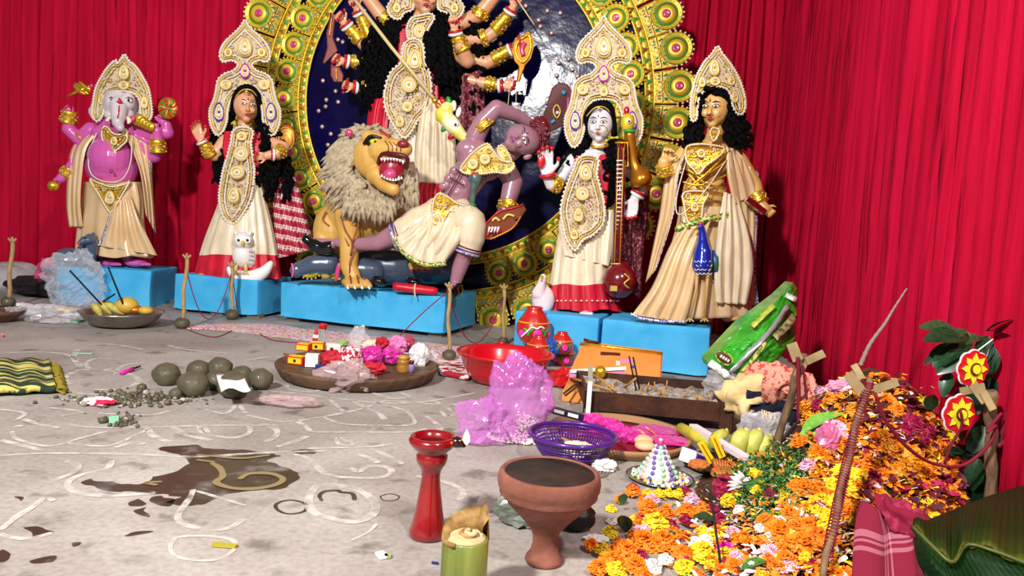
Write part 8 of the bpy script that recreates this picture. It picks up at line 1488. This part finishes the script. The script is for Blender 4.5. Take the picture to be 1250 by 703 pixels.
mb = MB(INC); mb.tube([P(883, 712, 1.55), P(867, 600, 1.66)], .0032, 6); solo('incense_stick', mb, 'black incense stick planted at the front of the flower carpet', 'incense stick', P(883, 700, 1.55))
# ================= leafy branch with paper flowers =================
br = thing('leafy_branch', 'leafy branch in shade-darkened green standing by the right curtain', 'branch', P(1215, 600, 2.05)); mb = MB(BRK); mb.tube(cat([P(1213, 600, 2.06), P(1232, 490, 2.05), P(1222, 440, 2.06), P(1196, 420, 2.06), P(1180, 405, 2.06)], 24), [.008-.00022*i for i in range(24)], 8); mb.tube(cat([P(1228, 460, 2.05), P(1205, 430, 2.03)], 6), .003, 6); mb.tube(cat([P(1210, 560, 2.05), P(1190, 590, 2.0)], 6), .003, 6); part('stem', mb, br)
for x, y, a, l_, v in ((1170, 408, 160, .11, 1), (1175, 412, 172, .12, 0), (1178, 402, 195, .09, 1), (1200, 412, 185, .11, 1), (1185, 418, 200, .11, 0), (1170, 424, 200, .10, 1), (1180, 428, 215, .10, 1), (1202, 404, 10, .10, 3), (1205, 410, 250, .09, 0), (1208, 420, 260, .10, 0), (1196, 425, 250, .09, 1), (1215, 428, 245, .11, 1), (1190, 440, 260, .08, 1), (1204, 405, 60, .07, 1), (1160, 420, 210, .08, 3), (1222, 500, 235, .11, 0), (1225, 512, 210, .12, 1), (1230, 530, 200, .10, 0), (1215, 540, 195, .11, 1), (1200, 520, 240, .09, 1), (1232, 490, 340, .09, 1), (1240, 505, 330, .08, 0), (1195, 560, 250, .09, 0), (1188, 575, 275, .10, 0), (1198, 580, 265, .09, 1), (1190, 555, 160, .07, 0), (1175, 552, 170, .06, 0), (1200, 590, 280, .08, 1), (1160, 455, 240, .07, 1), (1186, 455, 285, .08, 1), (1212, 455, 250, .10, 1), (1238, 545, 240, .10, 1), (1180, 500, 250, .09, 1), (1205, 475, 230, .10, 1)):
    p = P(x, y, 2.03+U(-.03, .02)); leaf(v+4, p, V((math.cos(R(a)), -.3+U(-.2, .3), math.sin(R(a)))), l_, None, root=br, roll=U(-1.0, .2))
PRD = M('paper_red', '#c00c24', .5); PYL = M('paper_yellow', '#e8e02c', .5)
for x, y, r_, lb in ((1188, 450, 22, 'red and yellow scalloped paper flower hung among the leaves, upper of two'), (1171, 505, 23, 'red and yellow scalloped paper flower, lower of two')):
    Yp = 1.93; k0 = Yp/F; r = thing('paper_flower', lb, 'ornament', P(x, y, Yp)); c = P(x, y, Yp); tl = Matrix.Rotation(.25, 3, 'Z')
    for nm, mat, R_, d_, sc_, lobes in (('white_backing', WH, r_*1.06, .004, .10, 8), ('red_disc', PRD, r_, 0, .10, 8), ('yellow_star', PYL, r_*.68, -.004, .22, 8), ('red_ring', MARN, r_*.36, -.008, 0, 1), ('yellow_centre', PYL, r_*.26, -.011, 0, 1)):
        mb = MB(mat); N_ = 64; ring = [(R_*k0*(1+sc_*(abs(math.cos(lobes/2*a))-.6 if nm != 'yellow_star' else math.cos(lobes*a)+.4*math.cos(3*lobes*a)))) for a in [2*math.pi*i/N_ for i in range(N_)]]
        f_ = [c+tl@V((ring[i]*math.cos(2*math.pi*i/N_), d_-.002, ring[i]*math.sin(2*math.pi*i/N_))) for i in range(N_)]; b2 = [p+V((0, .003, 0)) for p in f_]; mb.loft([f_, b2]); mb.sm = [False]*len(mb.f); part(nm, mb, r)
mb = MB(WH); mb.tube([P(1188, 432, 1.95), P(1212, 414, 2.0), P(1204, 436, 1.97)], .0016, 5); solo('white_string', mb, 'white string holding the upper paper flower', 'string', P(1188, 432, 1.95))
mb = MB(REDT); mb.tube(cat([P(1172, 500, 1.9), P(1174, 520, 1.92), P(1160, 545, 1.94), P(1153, 566, 1.95)], 10), .004, 6); solo('crimson_yarn', mb, 'crimson cord hanging below the lower paper flower', 'cord', P(1172, 500, 1.9))
# ================= banana leaf in the right foreground =================
def bleaf():  # greens darkened to stand in for the shadow lying on this leaf
    m = bpy.data.materials.new('banana_leaf_shaded'); m.use_nodes = True; N = m.node_tree.nodes; L = m.node_tree.links; b = N['Principled BSDF']; b.inputs['Roughness'].default_value = .5; b.inputs['Specular IOR Level'].default_value = .08
    uv = N.new('ShaderNodeUVMap'); sp_ = N.new('ShaderNodeSeparateXYZ'); L.new(uv.outputs[0], sp_.inputs[0]); r = N.new('ShaderNodeValToRGB'); e = r.color_ramp.elements; e[0].position = 0; e[0].color = lin('#4c4c14'); e[1].position = .22; e[1].color = lin('#0f2a0c'); x = e.new(.06); x.color = lin('#26380f'); x = e.new(1); x.color = lin('#081a0a'); L.new(sp_.outputs[1], r.inputs[0])
    wv = N.new('ShaderNodeTexWave'); wv.inputs['Scale'].default_value = 9; wv.inputs['Distortion'].default_value = .6; L.new(uv.outputs[0], wv.inputs[0]); mx = N.new('ShaderNodeMix'); mx.data_type = 'RGBA'; mx.blend_type = 'MULTIPLY'; mx.inputs[0].default_value = .25; L.new(r.outputs[0], mx.inputs[6]); L.new(wv.outputs[0], mx.inputs[7]); L.new(mx.outputs[2], b.inputs['Base Color'])
    bp = N.new('ShaderNodeBump'); bp.inputs['Strength'].default_value = .3; bp.inputs['Distance'].default_value = .003; L.new(wv.outputs[0], bp.inputs['Height']); L.new(bp.outputs[0], b.inputs['Normal']); return m
BL = bleaf()
top = cat([P(1115, 642, 1.06), P(1150, 628, 1.18), P(1190, 612, 1.30), P(1235, 597, 1.40), P(1300, 580, 1.5)], 30); low = cat([P(1115, 643, 1.02), P(1140, 668, .98), P(1163, 686, .96), P(1180, 665, 1.0), P(1212, 672, .98), P(1260, 690, .96), P(1330, 712, .94)], 30)
def uvgrid(o, nu, nv):
    l_ = o.data.uv_layers.new(name='UVMap')
    for pl_ in o.data.polygons:
        for li in pl_.loop_indices: vi = o.data.loops[li].vertex_index; l_.data[li].uv = ((vi//nu)/(nv-1), (vi % nu)/(nu-1))
lf = thing('banana_leaf', 'large banana leaf in shade-darkened green with a folded edge in the lower right corner', 'leaf', P(1190, 690, 1.0)); rows = [[low[j].lerp(top[j], i/15)+V((0, 0, .006*math.sin(j*1.1)*(1-i/15)+.012*math.sin(math.pi*i/15))) for i in range(16)] for j in range(30)]; mb = MB(BL); mb.grid(rows); o = part('leaf_blade', mb, lf, fix=False); uvgrid(o, 16, 30); solid(o, .002)
under = cat([P(1120, 665, 1.03), P(1128, 700, .98), P(1165, 735, .95), P(1200, 740, .96), P(1250, 745, .95), P(1300, 750, .94), P(1330, 755, .93)], 30); rows = [[low[j].lerp(under[j], i/9)+V((0, .01*math.sin(i), 0)) for i in range(10)] for j in range(30)]; mb = MB(BL); mb.grid(rows); o = part('folded_edge', mb, lf, 'folded yellow green margin of the leaf', fix=False); uvgrid(o, 10, 30); solid(o, .002)
mb = MB(M('leaf_rib', '#464e1c', .5)); mb.tube(low, .0025, 6); part('edge_rib', mb, lf, 'yellowish leaf edge')

# unique labels for the look-alike stubs, by place from the left
st_ = sorted([o for o in bpy.data.objects if o.name.startswith('incense_stub')], key=lambda o: o.location.x/o.location.y)
for i, o in enumerate(st_): o['label'] = 'short burnt incense stub in the fire box, number %s from the left' % (ORD[i] if i < 15 else ['sixteenth', 'seventeenth', 'eighteenth', 'nineteenth', 'twentieth', 'twenty first', 'twenty second', 'twenty third', 'twenty fourth', 'twenty fifth', 'twenty sixth'][i-15])
for o in st_: o['label'] = o['label'].replace('number ', '')
